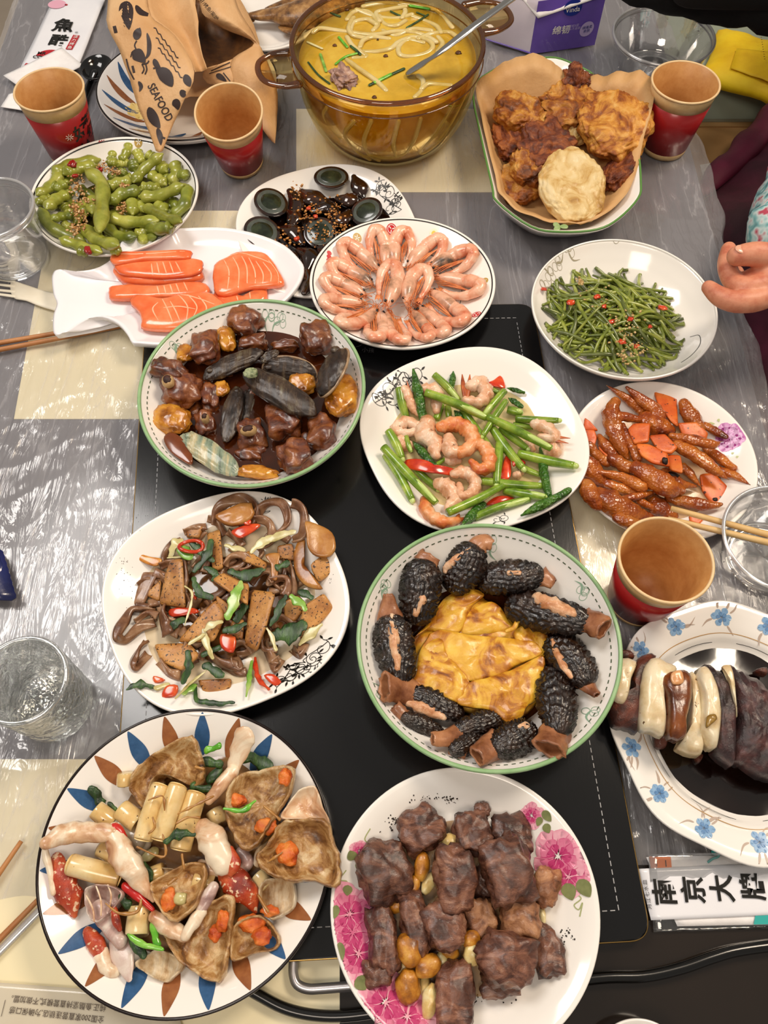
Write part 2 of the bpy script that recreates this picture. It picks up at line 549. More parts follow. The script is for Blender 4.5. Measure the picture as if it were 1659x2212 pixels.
    def liquid(s, name, rn, z, m, label, cat='sauce', outl=None, amp=0.06, seed=1, off=(0, 0)):
        """pool of liquid at height z: flat top disc that meets the dish"""
        v = []; f = []; N = 72; rings = 8
        for k in range(rings + 1):
            for i in range(N):
                a = 2 * PI * i / N
                r = rn * (1 + amp * nz((math.cos(a) * 1.3, math.sin(a) * 1.3, seed), 1.6, seed)) * (1 - k / (rings + .001))
                p = s.pt(r, a, z); p.x += off[0] * s.rx; p.y += off[1] * s.ry
                sz = s.surf(p.x, p.y) + .0002
                p.z = max(z, sz) if k else max(sz, min(z, sz + .0004))
                if k == 0: p.z = sz + .00015
                v.append(p)
        for k in range(rings):
            for i in range(N):
                f.append((k * N + i, k * N + (i + 1) % N, (k + 1) * N + (i + 1) % N, (k + 1) * N + i))
        f.append(tuple(range(rings * N, rings * N + N)))
        return mk(name, (v, f), m, label=label, cat=cat)

def text_mesh(txt, size, font_bold=0.0):
    cu = bpy.data.curves.new('lettering', 'FONT'); cu.body = txt; cu.size = size; cu.align_x = 'CENTER'; cu.align_y = 'CENTER'
    cu.offset = font_bold; cu.resolution_u = 3
    o = bpy.data.objects.new('lettering', cu); COL.objects.link(o)
    dg = bpy.context.evaluated_depsgraph_get(); dg.update()
    me = bpy.data.meshes.new_from_object(o.evaluated_get(dg))
    v = [q.co.copy() for q in me.vertices]; f = [tuple(p.vertices) for p in me.polygons]
    bpy.data.objects.remove(o); bpy.data.curves.remove(cu); bpy.data.meshes.remove(me)
    return v, f
def lettering(txt, size, fn, m, parent=None, bold=0.0, split=0.0, name='lettering'):
    """fn maps (x,y) in letter space to a table-frame point"""
    v, f = text_mesh(txt, size, bold)
    if not v: return None
    return mk(name, ([fn(q.x, q.y) for q in v], f), m, parent, fixn=False, smooth_=False)

FOOD = []
def fd(name, vf, m, D, base, cat, group=None, dish='', **k):
    o = mk(name, vf, m, cat=cat, group=group, **k)
    FOOD.append((o, D, base, dish)); return o
HOURS = ['twelve', 'one', 'two', 'three', 'four', 'five', 'six', 'seven', 'eight', 'nine', 'ten', 'eleven']
def finish_labels():
    used = {}
    for o, D, base, dish in FOOD:
        x, y = o['_o'][0], o['_o'][1]
        r = math.hypot((x - D.c.x) / D.rx, (y - D.c.y) / D.ry)
        a = (math.degrees(math.atan2((x - D.c.x), (y - D.c.y))) + 360) % 360
        h = int(round(a / 30)) % 12
        if r < .22: w = 'in the centre of'
        elif r < .52: w = "inward at %s o'clock of" % HOURS[h]
        else: w = "at %s o'clock of" % HOURS[h]
        used.setdefault('%s %s %s' % (base, w, dish), []).append(o)
    for lab, os_ in used.items():
        if len(os_) == 1: os_[0]['label'] = lab; continue
        os_.sort(key=lambda o: -o['_o'][1])
        if len(os_) == 2: ws = ['farther one', 'nearer one']
        elif len(os_) == 3: ws = ['farthest', 'middle one', 'nearest']
        elif len(os_) == 4: ws = ['farthest', 'second farthest', 'second nearest', 'nearest']
        else: ws = [None] * len(os_)
        for o, w in zip(os_, ws):
            o['label'] = lab + (', ' + w if w else '')
            if w is None and 'group' not in o: o['group'] = lab
def rpx(D, r, px, py): return r * pxm(px, py, D.zr)
# ------------------------------------------------------------------ setting
def box(x0, x1, y0, y1, z0, z1):
    v = [Vector((x, y, z)) for z in (z0, z1) for y in (y0, y1) for x in (x0, x1)]
    return v, [(0, 2, 3, 1), (4, 5, 7, 6), (0, 1, 5, 4), (2, 6, 7, 3), (1, 3, 7, 5), (0, 4, 6, 2)]
def rrect(c, r, k=6):
    """rounded polygon from four corner points"""
    out = []
    n = len(c)
    for i in range(n):
        p = Vector((c[i][0], c[i][1], 0)); a = Vector((c[i - 1][0], c[i - 1][1], 0)); b = Vector((c[(i + 1) % n][0], c[(i + 1) % n][1], 0))
        pa = p + (a - p).normalized() * r; pb = p + (b - p).normalized() * r
        for j in range(k + 1):
            t = j / k
            out.append(pa * (1 - t) ** 2 + p * 2 * t * (1 - t) + pb * t * t)
    return out
def prism(outl, z0, z1, bev=0):
    n = len(outl); v = []; f = []
    c = sum((Vector((p[0], p[1], 0)) for p in outl), Vector()) / n
    lv = [(z0, 0), (z1, 0)] if not bev else [(z0, 0), (z1 - bev, 0), (z1, bev)]
    for z, ins in lv:
        for p in outl:
            q = Vector((p[0], p[1], 0)); q += (c - q).normalized() * ins
            v.append(Vector((q.x, q.y, z)))
    for k in range(len(lv) - 1):
        for i in range(n): f.append((k * n + i, k * n + (i + 1) % n, (k + 1) * n + (i + 1) % n, (k + 1) * n + i))
    f.append(tuple(reversed(range(n)))); f.append(tuple(range((len(lv) - 1) * n, len(lv) * n)))
    return v, f
FLOORM = mat('beige_floor', ['#b9a996', '#c4b5a2'], scale=6, rough=.35, coat=.2)
mk('floor', box(-2.0, 2.2, -1.6, 2.8, -TZ - .02, -TZ), FLOORM, kind='structure', smooth_=False)

DARK = mat('grey_table_glass', ['#5d5a5f', '#6a676d'], scale=3, rough=.16, coat=.5)
BROWN = mat('dark_brown_table_glass', ['#1d1713', '#251d17'], scale=5, rough=.12, coat=.6, bump=.02)
CREAM = mat('cream_table_glass', ['#efe2b8', '#f6ebc8'], scale=4, rough=.16, coat=.5)
tb = mk('dining_table', prism(rrect([(-.54, -.30), (.395, -.30), (.395, 1.42), (-.54, 1.42)], .02), -.035, -.0008, .002), DARK,
        label='grey glass-topped dining table with cream panels under clear plastic film', cat='table', smooth_='auto', origin=(0, .4, -TZ))
for sx in (-.46, .31):
    for sy in (-.2, 1.3):
        mk('leg', box(sx, sx + .05, sy, sy + .05, -TZ, -.035), mat('dark_wood_leg', ['#2b2019', '#3a2b20'], scale=20, rough=.4), tb, smooth_=False)
def panel(px4, m, z=-.0006):
    w = [P(x, y, 0) for x, y in px4]
    mk('inlay_panel', prism(w, z - .001, z + .0006), m, tb, smooth_=False)
panel([(112, 455), (600, 455), (600, 905), (30, 905)][::-1], CREAM)
panel([(640, 235), (1110, 235), (1130, 415), (640, 415)][::-1], CREAM)
panel([(1180, 960), (1440, 960), (1490, 1300), (1200, 1300)][::-1], CREAM)
def PX(x, y): p = P(x, y); return p
mk('inlay_panel', prism([PX(-70, 1640), PX(-60, 2330), PX(734, 2330), PX(733, 1640)], -.0016, 0), CREAM, tb, smooth_=False)
mk('inlay_panel', prism([PX(734, 1560), PX(734, 2330), (.393, PX(0, 2330).y), (.393, PX(0, 1560).y)], -.0016, -.0001), BROWN, tb, smooth_=False)

# clear plastic film laid over the table
def film_h(x, y):
    a = .35
    u = x * math.cos(a) + y * math.sin(a); w = -x * math.sin(a) + y * math.cos(a)
    r1 = 1 - abs(noise.noise(Vector((u * 26 + noise.noise(Vector((x * 9, y * 9, 2))) * 1.3, w * 5, .3)))) * 2.6
    r2 = 1 - abs(noise.noise(Vector((w * 19 + 7, u * 9 + 3, 4.2)))) * 3.2
    r3 = 1 - abs(noise.noise(Vector((x * 55 + 3, y * 40 + 5, 9)))) * 3
    h = max(0, r1) ** 3 * .0017 + max(0, r2) ** 4 * .0010 + max(0, r3) ** 3 * .0006
    return h + .0003 + .0004 * noise.noise(Vector((x * 14, y * 14, 1)))
def film():
    nx, ny = 330, 400
    x0, x1 = -.545, .40
    v = []; f = []
    pyl = P(0, 1962).y; pyr = P(1500, 1850).y
    for j in range(ny + 1):
        t = j / ny
        for i in range(nx + 1):
            s = i / nx
            x = lerp(x0, x1, s)
            y0 = lerp(pyl, pyr, min(1, max(0, (x + .42) / .75))) + .004 * noise.noise(Vector((x * 30, 0, 0)))
            y = lerp(y0, 1.36, t ** 1.15)
            z = film_h(x, y)
            v.append(Vector((x, y, z)))
    for j in range(ny):
        for i in range(nx):
            a = j * (nx + 1) + i; f.append((a, a + 1, a + nx + 2, a + nx + 1))
    # overhanging skirt on the right
    n = len(v); m = 14
    for j in range(ny + 1):
        base = v[j * (nx + 1) + nx]
        for k in range(1, m + 1):
            q = k / m
            wav = .5 + .5 * math.sin(base.y * 17 + 1.3 * math.sin(base.y * 41)) 
            out = .012 + .035 * wav
            v.append(Vector((base.x + out * math.sin(q * 1.6) + .004 * nz((base.y * 3, q, 0), 8), base.y + .006 * nz((base.y, q, 3), 12), base.z + .002 - .30 * max(0, q - .12) ** 1.35 + .006 * math.sin(q * 3))))
    for j in range(ny):
        for k in range(m):
            a = (n + j * m + k - 1) if k else (j * (nx + 1) + nx)
            b = (n + (j + 1) * m + k - 1) if k else ((j + 1) * (nx + 1) + nx)
            f.append((a, n + j * m + k, n + (j + 1) * m + k, b))
    return v, f
def film_mat():
    m = bpy.data.materials.new('clear_film'); m.use_nodes = True
    nt = m.node_tree; N = nt.nodes; L = nt.links; N.remove(N['Principled BSDF']); out = N['Material Output']
    tc = N.new('ShaderNodeTexCoord')
    n1 = N.new('ShaderNodeTexNoise'); n1.inputs['Scale'].default_value = 20; n1.inputs['Detail'].default_value = 4; n1.inputs['Distortion'].default_value = 1.6
    mp = N.new('ShaderNodeMapping'); mp.inputs['Rotation'].default_value = (0, 0, -.35); mp.inputs['Scale'].default_value = (2.2, .42, 1)
    L.new(tc.outputs['Object'], mp.inputs[0]); L.new(mp.outputs[0], n1.inputs['Vector'])
    n2 = N.new('ShaderNodeTexVoronoi'); n2.inputs['Scale'].default_value = 55; n2.feature = 'F1'
    L.new(tc.outputs['Object'], n2.inputs['Vector'])
    ma = N.new('ShaderNodeMath'); ma.operation = 'ADD'
    L.new(n1.outputs['Fac'], ma.inputs[0])
    mm = N.new('ShaderNodeMath'); mm.operation = 'MULTIPLY'; mm.inputs[1].default_value = .10
    L.new(n2.outputs['Distance'], mm.inputs[0]); L.new(mm.outputs[0], ma.inputs[1])
    bp = N.new('ShaderNodeBump'); bp.inputs['Strength'].default_value = .9; bp.inputs['Distance'].default_value = .006
    L.new(ma.outputs[0], bp.inputs['Height'])
    tr = N.new('ShaderNodeBsdfTransparent')
    gs = N.new('ShaderNodeBsdfGlossy'); gs.inputs['Roughness'].default_value = .17
    df = N.new('ShaderNodeBsdfDiffuse'); df.inputs[0].default_value = srgb('#d4d2d6')
    L.new(bp.outputs[0], gs.inputs['Normal']); L.new(bp.outputs[0], df.inputs['Normal'])
    m1 = N.new('ShaderNodeMixShader'); m1.inputs[0].default_value = .11
    L.new(tr.outputs[0], m1.inputs[1]); L.new(gs.outputs[0], m1.inputs[2])
    m2 = N.new('ShaderNodeMixShader'); m2.inputs[0].default_value = .2
    n3 = N.new('ShaderNodeTexNoise'); n3.inputs['Scale'].default_value = 9; n3.inputs['Detail'].default_value = 5; n3.inputs['Distortion'].default_value = .7
    mq = N.new('ShaderNodeMapping'); mq.inputs['Rotation'].default_value = (0, 0, -.5); mq.inputs['Scale'].default_value = (3.0, .45, 1)
    L.new(tc.outputs['Object'], mq.inputs[0]); L.new(mq.outputs[0], n3.inputs['Vector'])
    rp = N.new('ShaderNodeValToRGB'); els = rp.color_ramp.elements
    els[0].position = .44; els[0].color = (.17, .17, .17, 1); els[1].position = .56; els[1].color = (.17, .17, .17, 1)
    e = els.new(.5); e.color = (.34, .34, .34, 1); e = els.new(.488); e.color = (.2, .2, .2, 1); e = els.new(.512); e.color = (.2, .2, .2, 1)
    L.new(n3.outputs['Fac'], rp.inputs[0]); L.new(rp.outputs[0], m2.inputs[0])
    L.new(m1.outputs[0], m2.inputs[1]); L.new(df.outputs[0], m2.inputs[2]); L.new(m2.outputs[0], out.inputs[0])
    return m
mk('table_film', film(), film_mat(), label='clear crinkled plastic film spread over the dining table', cat='table cover', origin=(0, .4, 0), fixn=False)

# black cooktop board
HZ = .012
hc = [P(228, 2098, HZ), P(1408, 2030, HZ), P(1150, 655, HZ), P(315, 668, HZ)]
hob = mk('warming_board', prism(rrect(hc, .016, 8), .0022, HZ, .0012), mat('black_glass', '#0b0b0d', rough=.16, coat=.5, bump=.10, bscale=14, stretch=(60, 4, 1), bdist=.0004),
         label='large black glass food warming board under the middle dishes', cat='warming board', smooth_='auto')
GOLD = mat('gold_trim', '#c9a25e', metal=1, rough=.3)
mk('trim', tube([Vector((p.x, p.y, HZ - .0022)) for p in rrect(hc, .016, 8)], .0009, seg=6, sub=1, closed=True), GOLD, hob)
def inset(c, d):
    out = []
    n = len(c)
    for i in range(n):
        p = Vector(c[i]); a = (Vector(c[i - 1]) - p).normalized(); b = (Vector(c[(i + 1) % n]) - p).normalized()
        out.append(p + (a + b) * d)
    return out
dm = M()
ic = inset(hc, .021)
for i in range(4):
    a, b = ic[i], ic[(i + 1) % 4]; L_ = (b - a).length; k = int(L_ / .0062)
    t = (b - a).normalized(); nn = Vector((-t.y, t.x, 0)) * .00035
    for j in range(k):
        p = a + t * (j * .0062); q = p + t * .0038
        n0 = len(dm.v); dm.v += [p - nn + Vector((0, 0, .0003)), q - nn + Vector((0, 0, .0003)), q + nn + Vector((0, 0, .0003)), p + nn + Vector((0, 0, .0003))]
        dm.f.append((n0, n0 + 1, n0 + 2, n0 + 3))
mk('dashed_line', dm, mat('pale_print', '#a9a9ab', rough=.5), hob, smooth_=False, fixn=False)
GREYP = mat('faint_grey_print', '#4a4a4e', rough=.5)
def at_px(px, py, z, ang=0, sc=1.0):
    o = P(px, py, z); c, s = math.cos(ang), math.sin(ang)
    return lambda x, y: Vector((o.x + (x * c - y * s) * sc, o.y + (x * s + y * c) * sc, z))
lettering('小孩', .007, at_px(795, 757, HZ + .0003, -.08), GREYP, hob)
mk('logo_ring', tube([P(768, 735, HZ + .0002) + Vector((math.cos(a) * .009, math.sin(a) * .009, 0)) for a in [k * PI / 14 for k in range(28)]], .0004, seg=4, sub=1, closed=True), GREYP, hob)
# ------------------------------------------------------------------ dishes and their painted decoration
def leafw(w, p=.6): return lambda t: w * (math.sin(PI * min(1, max(0, t)) ** p) + .02)
BLUEP = mat('blue_petal_print', ['#2b4f78', '#3b6390'], scale=120, rough=.2)
BRNP = mat('brown_petal_print', ['#8a5230', '#a1683f'], scale=120, rough=.2)
DKRIM = mat('dark_brown_rim', '#1c1210', rough=.2)
GRIM = mat('sage_green_rim', ['#86ad78', '#9bbd8c'], scale=60, rough=.25)
DGRN = mat('dark_green_dash', '#54604a', rough=.3)
LINE = mat('grey_line_print', '#3c3c3c', rough=.3)
SKET = mat('faint_green_sketch', '#8fae96', rough=.3)
SKET2 = mat('faint_grey_sketch', '#b9b3a5', rough=.3)
GOLDL = mat('gold_line', '#b48a4c', rough=.3)
PK = [mat('pink_petal_%s' % n, c, scale=90, rough=.2) for n, c in (('pale', ['#f0b9c6', '#e48fa8']), ('mid', ['#e38aa6', '#d2608a']), ('deep', ['#cf5484', '#b8326b']))]
VIO = [mat('violet_petal_pale', ['#d79acb', '#c06fb0'], scale=90, rough=.2), mat('violet_petal_deep', ['#a8478f', '#8c2f78'], scale=90, rough=.2)]
LEAFP = mat('olive_leaf_print', ['#6b7247', '#8a8f5e'], scale=90, rough=.2)
REDP = mat('red_print', '#c2222a', rough=.3)
GLDP = mat('ochre_print', '#b8964a', rough=.3)
YELP = mat('yellow_print', '#eec94a', rough=.3)
SBLUE = [mat('sky_blue_petal', ['#7fa6cf', '#94b8da'], scale=200, rough=.2), mat('deep_sky_blue_petal', ['#5f88b8', '#6f97c4'], scale=200, rough=.2)]

def petal(c, a, r0, r1, w, n=10, notch=.12):
    """fan outline for a petal leaving c at angle a"""
    c = Vector((c[0], c[1], 0)); d = Vector((math.cos(a), math.sin(a), 0)); e = Vector((-d.y, d.x, 0))
    o = []
    for k in range(n + 1):
        t = k / n; o.append(c + d * (r0 + (r1 - r0) * t) + e * w * math.sin(PI * t ** 1.7) ** .8 * .9)
    tip = c + d * (r1 - (r1 - r0) * notch)
    o.append(tip)
    for k in range(n, -1, -1):
        t = k / n; o.append(c + d * (r0 + (r1 - r0) * t) - e * w * math.sin(PI * t ** 1.7) ** .8 * .9)
    return c + d * (r0 + r1) * .55, o
def flower(D, px, py, size, mats, seed=1, layers=3, sq=1.0):
    """peony: rings of petals, outermost first"""
    rr = random.Random(seed); c = D.on(px, py)
    for L in range(layers):
        m = M(); npet = [9, 8, 6, 5][L]; ro = size * [1, .72, .46, .28][L]
        for k in range(npet):
            a = 2 * PI * k / npet + rr.uniform(-.2, .2) + L * .4
            r1 = ro * rr.uniform(.85, 1.1)
            cc, o = petal(c, a, r1 * .12, r1, r1 * .44)
            m.add(D.fan(cc, o, lift=.00035 + .00012 * L + .00002 * k))
        D.decal('printed_flower', m, mats[L % len(mats)])
        # petal edge lines in the next shade
        m2 = M()
        for k in range(npet):
            a = 2 * PI * k / npet + L * .4 + .35
            d = Vector((math.cos(a), math.sin(a), 0))
            m2.add(D.ribbon([c + d * ro * .3, c + d * ro * .62 + Vector((-d.y, d.x, 0)) * ro * .05, c + d * ro * .88], leafw(ro * .05), sub=4, lift=.0005 + .00014 * L))
        D.decal('printed_shade', m2, mats[(L + 1) % len(mats)])
def dot(D, c, r, n=12, lift=.0004):
    return D.fan(c, [Vector((c[0] + r * math.cos(2 * PI * k / n), c[1] + r * math.sin(2 * PI * k / n), 0)) for k in range(n)], lift)
def spiral(c, r, a0, turns, n=22, sgn=1):
    return [Vector((c.x + r * (1 - .78 * k / n) * math.cos(a0 + sgn * turns * 2 * PI * k / n), c.y + r * (1 - .78 * k / n) * math.sin(a0 + sgn * turns * 2 * PI * k / n), 0)) for k in range(n + 1)]
def vine_patch(D, pts, mt, size, seed=3, leaves=4):
    """scrolling vine: spirals at the given pixels with drop-shaped leaves"""
    rr = random.Random(seed); m = M()
    prev = None
    for px, py in pts:
        c = D.on(px, py); a0 = rr.uniform(0, 6.28); sg = rr.choice((-1, 1)); r = size * rr.uniform(.7, 1.1)
        sp = spiral(D.clampin(c, .90), r, a0, rr.uniform(.9, 1.25), sgn=sg)
        m.add(D.ribbon(sp, size * .07, sub=1, smoothp=False))
        if prev is not None: m.add(D.ribbon([prev, (prev + sp[0]) / 2 + Vector((rr.uniform(-1, 1), rr.uniform(-1, 1), 0)) * size * .4, sp[0]], size * .085, sub=6))
        prev = sp[2]
        for k in range(leaves):
            i = rr.randrange(0, 14); b = sp[i]; a = a0 + sg * i * .35 + rr.choice((-.6, .5)) + rr.uniform(-.3, .3)
            d = Vector((math.cos(a), math.sin(a), 0)); st = size * rr.uniform(.3, .5)
            m.add(D.ribbon([b, b + d * st * .6], size * .06, sub=3))
            m.add(D.ribbon([b + d * st * .5, b + d * (st * .5 + size * .28), b + d * (st * .5 + size * .55)], leafw(size * .22, .8), sub=4, lift=.00045))
    D.decal('printed_vine', m, mt)

# --- crab plate
D_crab = Dish('round_plate', (86, 712, 1534, 2201), .036, [(0, .13), (.64, .14), (.72, .26), (.97, .93), (1, 1)], 'round plate with blue and brown petals and dark rim, holding crab', rim=.0012, rimmat=DKRIM, base=HZ)
def petals_on(D, n, a_off, r0, r1, w, m1=BLUEP, m2=BRNP, curl=0):
    for par, mm in ((0, m1), (1, m2)):
        for k in range(par, n, 2):
            a = PI / 2 + a_off - 2 * PI * k / n
            pts = [D.polar(lerp(r1, r0, t), a + curl * t, ) for t in (0, .33, .66, 1)]
            D.decal('printed_petal', D.ribbon(pts, lambda t: w * D.rx * (math.sin(PI * min(1, t * .93 + .02) ** 1.15) + .03), sub=5), mm)
petals_on(D_crab, 22, -.02, .70, .985, .11)
# --- beef plate
D_beef = Dish('round_plate', (717, 1292, 1660, 2297), .036, PLATE, 'round white plate with large pink peonies, holding beef cubes', rim=.0006, rimmat=CER, base=HZ)
for px, py, s, sd in ((1205, 1850, .020, 1), (1228, 1895, .015, 5), (1148, 1762, .0095, 2), (755, 1975, .022, 3), (775, 2060, .021, 4), (762, 2015, .018, 6), (833, 2165, .023, 7), (880, 2195, .020, 8), (776, 1838, .008, 9)):
    flower(D_beef, px, py, s, PK, sd, 3)
lv = M()
for (x0, y0), (x1, y1), w in (((1222, 1908), (1236, 1945), .010), ((1250, 1900), (1274, 1938), .010), ((1172, 1752), (1190, 1775), .006), ((1176, 1780), (1186, 1800), .006), ((1168, 1765), (1160, 1785), .005),
                              ((765, 1858), (755, 1838), .008), ((772, 1880), (785, 1858), .007), ((752, 1912), (750, 1935), .007), ((727, 1955), (722, 1985), .006), ((772, 2110), (790, 2138), .010), ((733, 2035), (740, 2075), .006)):
    a, b = D_beef.on(x0, y0), D_beef.on(x1, y1)
    lv.add(D_beef.ribbon([a, (a + b) / 2, b], leafw(w, .8), sub=4, lift=.0009))
D_beef.decal('printed_leaves', lv, LEAFP)
tn = M()
for pts in (((800, 1790), (788, 1812), (795, 1825), (770, 1835), (772, 1850)), ((748, 1880), (735, 1900), (750, 1905), (740, 1925), (730, 1940)), ((1232, 1925), (1255, 1940), (1240, 1955), (1250, 1965), (1258, 1950), (1252, 1980))):
    tn.add(D_beef.ribbon([D_beef.on(x, y) for x, y in pts], .0008, sub=6))
D_beef.decal('printed_tendrils', tn, mat('olive_line_print', '#aab07c', rough=.3))
# --- tofu plate
D_tofu = Dish('square_plate', (220, 753, 1062, 1543), .035, PLATE, 'rounded square white plate with black vines, holding tofu and pork ear', n=2.45, rot=.42, base=HZ)
vine_patch(D_tofu, [ZJ(1500, 1060), ZJ(1420, 1130), ZJ(1330, 1190), ZJ(1260, 1260), ZJ(1230, 1320), ZJ(1390, 1230), ZJ(1470, 1150), ZJ(1300, 1290)], BLK, .0085, 4)
vine_patch(D_tofu, [ZJ(880, 75), ZJ(830, 110), ZJ(980, 70), ZJ(1090, 80)], BLK, .006, 9, 2)
PATCH = mat('pearly_panel', '#e6dfd2', rough=.15, coat=.5)
# --- asparagus plate
D_asp = Dish('square_plate', (779, 1267, 750, 1148), .035, PLATE, 'rounded square white plate with grey vines, holding shrimp and asparagus', n=2.45, rot=.38, base=HZ)
vine_patch(D_asp, [ZH(150, 330), ZH(170, 400), ZH(220, 330), ZH(260, 250), ZH(340, 270), ZH(300, 200), ZH(390, 160), ZH(240, 390)], LINE, .0085, 12)
vine_patch(D_asp, [ZH(1000, 1275), ZH(1060, 1275)], LINE, .006, 3, 2)
# --- century egg plate
D_egg = Dish('square_plate', (510, 901, 355, 640), .022, PLATE, 'rounded square white plate with grey vines, holding century eggs', n=2.45, rot=.35)
vine_patch(D_egg, [ZE(960, 140), ZE(930, 190), ZE(990, 200), ZE(1045, 215), ZE(1010, 255), ZE(980, 160), ZE(1060, 250), ZE(985, 290)], LINE, .0085, 21)
# --- morel bowl
D_mor = Dish('round_bowl', (775, 1338, 1135, 1666), .062, BOWL, 'cream bowl with sage green rim and dashes, holding stuffed morels and omelette', 'bowl', rim=.0019, rimmat=GRIM, th=.005, foot=.45, base=HZ)
D_mor.decal('printed_dashes', D_mor.dashes(.945, 104, .0007, .52), DGRN)
def sketch(D, pts, size, seed, m=SKET):
    rr = random.Random(seed); mm = M()
    for px, py in pts:
        c = D.on(px, py)
        for k in range(4):
            a = rr.uniform(0, 6.28); q = c + Vector((math.cos(a), math.sin(a), 0)) * size * .5
            mm.add(D.ribbon([q + Vector((math.cos(b), math.sin(b), 0)) * size * .45 for b in [j * PI / 5 for j in range(11)]], .0004, sub=2))
        a = rr.uniform(0, 6.28)
        mm.add(D.ribbon([c, c + Vector((math.cos(a), math.sin(a), 0)) * size, c + Vector((math.cos(a + .5), math.sin(a + .5), 0)) * size * 1.9], leafw(.0016), sub=5))
    D.decal('printed_sketch', mm, m)
sketch(D_mor, [ZK(215, 395), ZK(1390, 430), ZK(1450, 1140), ZK(845, 130), ZK(190, 1040)], .0065, 3)
# --- braised bowl
D_bra = Dish('round_bowl', (303, 785, 649, 1049), .062, BOWL, 'cream bowl with sage green rim, holding braised ribs and abalones', 'bowl', rim=.0019, rimmat=GRIM, th=.005, foot=.45, base=HZ)
D_bra.decal('printed_dashes', D_bra.dashes(.945, 104, .0007, .52), DGRN)
sketch(D_bra, [ZG(300, 350), ZG(950, 170), ZG(1030, 200)], .007, 5)
# --- chicken feet plate
D_ck = Dish('round_plate', (1233, 1631, 825, 1166), .024, PLATE, 'round white plate with violet peony, holding braised chicken feet', rim=.0005, rimmat=CER)
for c in (ZI(1320, 500), ZI(1345, 540)): flower(D_ck, c[0], c[1], .0125, [VIO[0], VIO[1]], 3 if c[0] < 1573 else 8, 3)
lv = M()
for a, b in (((1160, 405), (1215, 410)), ((1350, 660), (1375, 650)), ((1390, 690), (1412, 680)), ((1240, 370), (1250, 395))):
    a = D_ck.on(*ZI(*a)); b = D_ck.on(*ZI(*b)); lv.add(D_ck.ribbon([a, (a + b) / 2, b], leafw(.0022), lift=.0006))
D_ck.decal('printed_leaves', lv, mat('pale_green_print', '#bcc58c', rough=.3))
# --- pork plate
D_pork = Dish('scalloped_plate', (1325, 1880, 1303, 1865), .024, [(0, .13), (.60, .14), (.68, .34), (.74, .62), (1, 1)], 'scalloped white plate with small blue flowers, holding pork belly in dark sauce', scal=.018, rim=.0005, rimmat=mat('silver_line', '#6d6a62', rough=.3))
D_pork.decal('gold_ring', D_pork.ringline(.76, .0006), GOLDL)
D_pork.decal('grey_ring', D_pork.ringline(.70, .0004), LINE)
def small_flower(D, px, py, s, seed):
    rr = random.Random(seed); c = D.on(px, py); m = M(); m3 = M()
    for k in range(6):
        a = 2 * PI * k / 6 + rr.uniform(-.2, .2); cc, o = petal(c, a, s * .05, s * rr.uniform(.85, 1.1), s * .36)
        m.add(D.fan(cc, o, .0004 + .00003 * k))
    D.decal('printed_flower', m, SBLUE[0])
    m2 = M()
    for k in range(5):
        a = 2 * PI * k / 5 + .5; cc, o = petal(c, a, 0, s * .55, s * .2); m2.add(D.fan(cc, o, .0008 + .00003 * k))
    D.decal('printed_flower_heart', m2, SBLUE[1])
    for k in range(5):
        a = rr.uniform(0, 6.28); d = Vector((math.cos(a), math.sin(a), 0)); e = Vector((-d.y, d.x, 0)) * rr.uniform(-.6, .6)
        m3.add(D.ribbon([c + d * s * .9, c + (d + e * .3) * s * 1.5, c + (d + e) * s * 2.1], leafw(.0016 * rr.uniform(.5, 1.4)), sub=4))
    D.decal('printed_sprig', m3, mat('taupe_print', '#b9a698', rough=.3))
for i, (x, y, s) in enumerate(((597, 240, .0088), (968, 165, .0092), (1345, 235, .0088), (315, 430, .0078), (240, 1215, .0085), (468, 1590, .0088), (825, 1870, .0088), (1275, 1985, .009))):
    small_flower(D_pork, *ZL(x, y), s, i + 2)
# --- green bean bowl
D_bean = Dish('round_bowl', (1151, 1545, 518, 817), .045, BOWL, 'plain white bowl with faint grey flowers, holding green beans', 'bowl', rim=.0012, rimmat=CER)
sketch(D_bean, [ZF(250, 520), ZF(210, 600), ZF(180, 680), ZF(330, 450), ZF(600, 440)], .008, 8, mat('faint_taupe_print', '#a89f86', rough=.3))
m = M(); pts = [D_bean.on(*ZF(x, y)) for x, y in ((1140, 1010), (1200, 1000), (1205, 1060), (1150, 1130), (1080, 1180))]
m.add(D_bean.ribbon(pts, .0006)); D_bean.decal('printed_curl', m, LINE)
# --- shrimp plate
D_shr = Dish('round_plate', (671, 1068, 470, 751), .035, [(0, .13), (.60, .14), (.70, .28), (.97, .96), (1, 1)], 'round white plate with thin black line, holding ring of cooked shrimp', rim=.0005, rimmat=CER, base=HZ)
D_shr.decal('black_line', D_shr.ringline(.975, .0012), BLK)
D_shr.decal('inner_black_line', D_shr.ringline(.66, .0006), BLK)
def emblem(D, px, py, r, m1, m2=WHT, star=True):
    c = D.on(px, py); D.decal('printed_emblem', dot(D, c, r, 20), m1)
    m = M()
    for k in range(5 if star else 3):
        a = k * 2 * PI / (5 if star else 3) + .3; d = Vector((math.cos(a), math.sin(a), 0))
        m.add(D.ribbon([c + d * r * .12, c + d * r * .65], r * .16, sub=3, lift=.0006))
    if not star: m.add(D.ribbon([c + Vector((math.cos(b), math.sin(b), 0)) * r * .75 for b in [j * PI / 8 for j in range(17)]], r * .1, sub=1, lift=.0006))
    D.decal('printed_star', m, m2)
def skewer(D, a, b, r, m=REDP):
    a = D.on(*a); b = D.on(*b); mm = M()
    for t in (.1, .45, .8): mm.add(dot(D, a.lerp(b, t), r))
    D.decal('printed_skewer', mm, m)
    mm = M(); mm.add(D.ribbon([a.lerp(b, .8), a.lerp(b, 1.35)], .0006)); D.decal('printed_stick', mm, LINE)
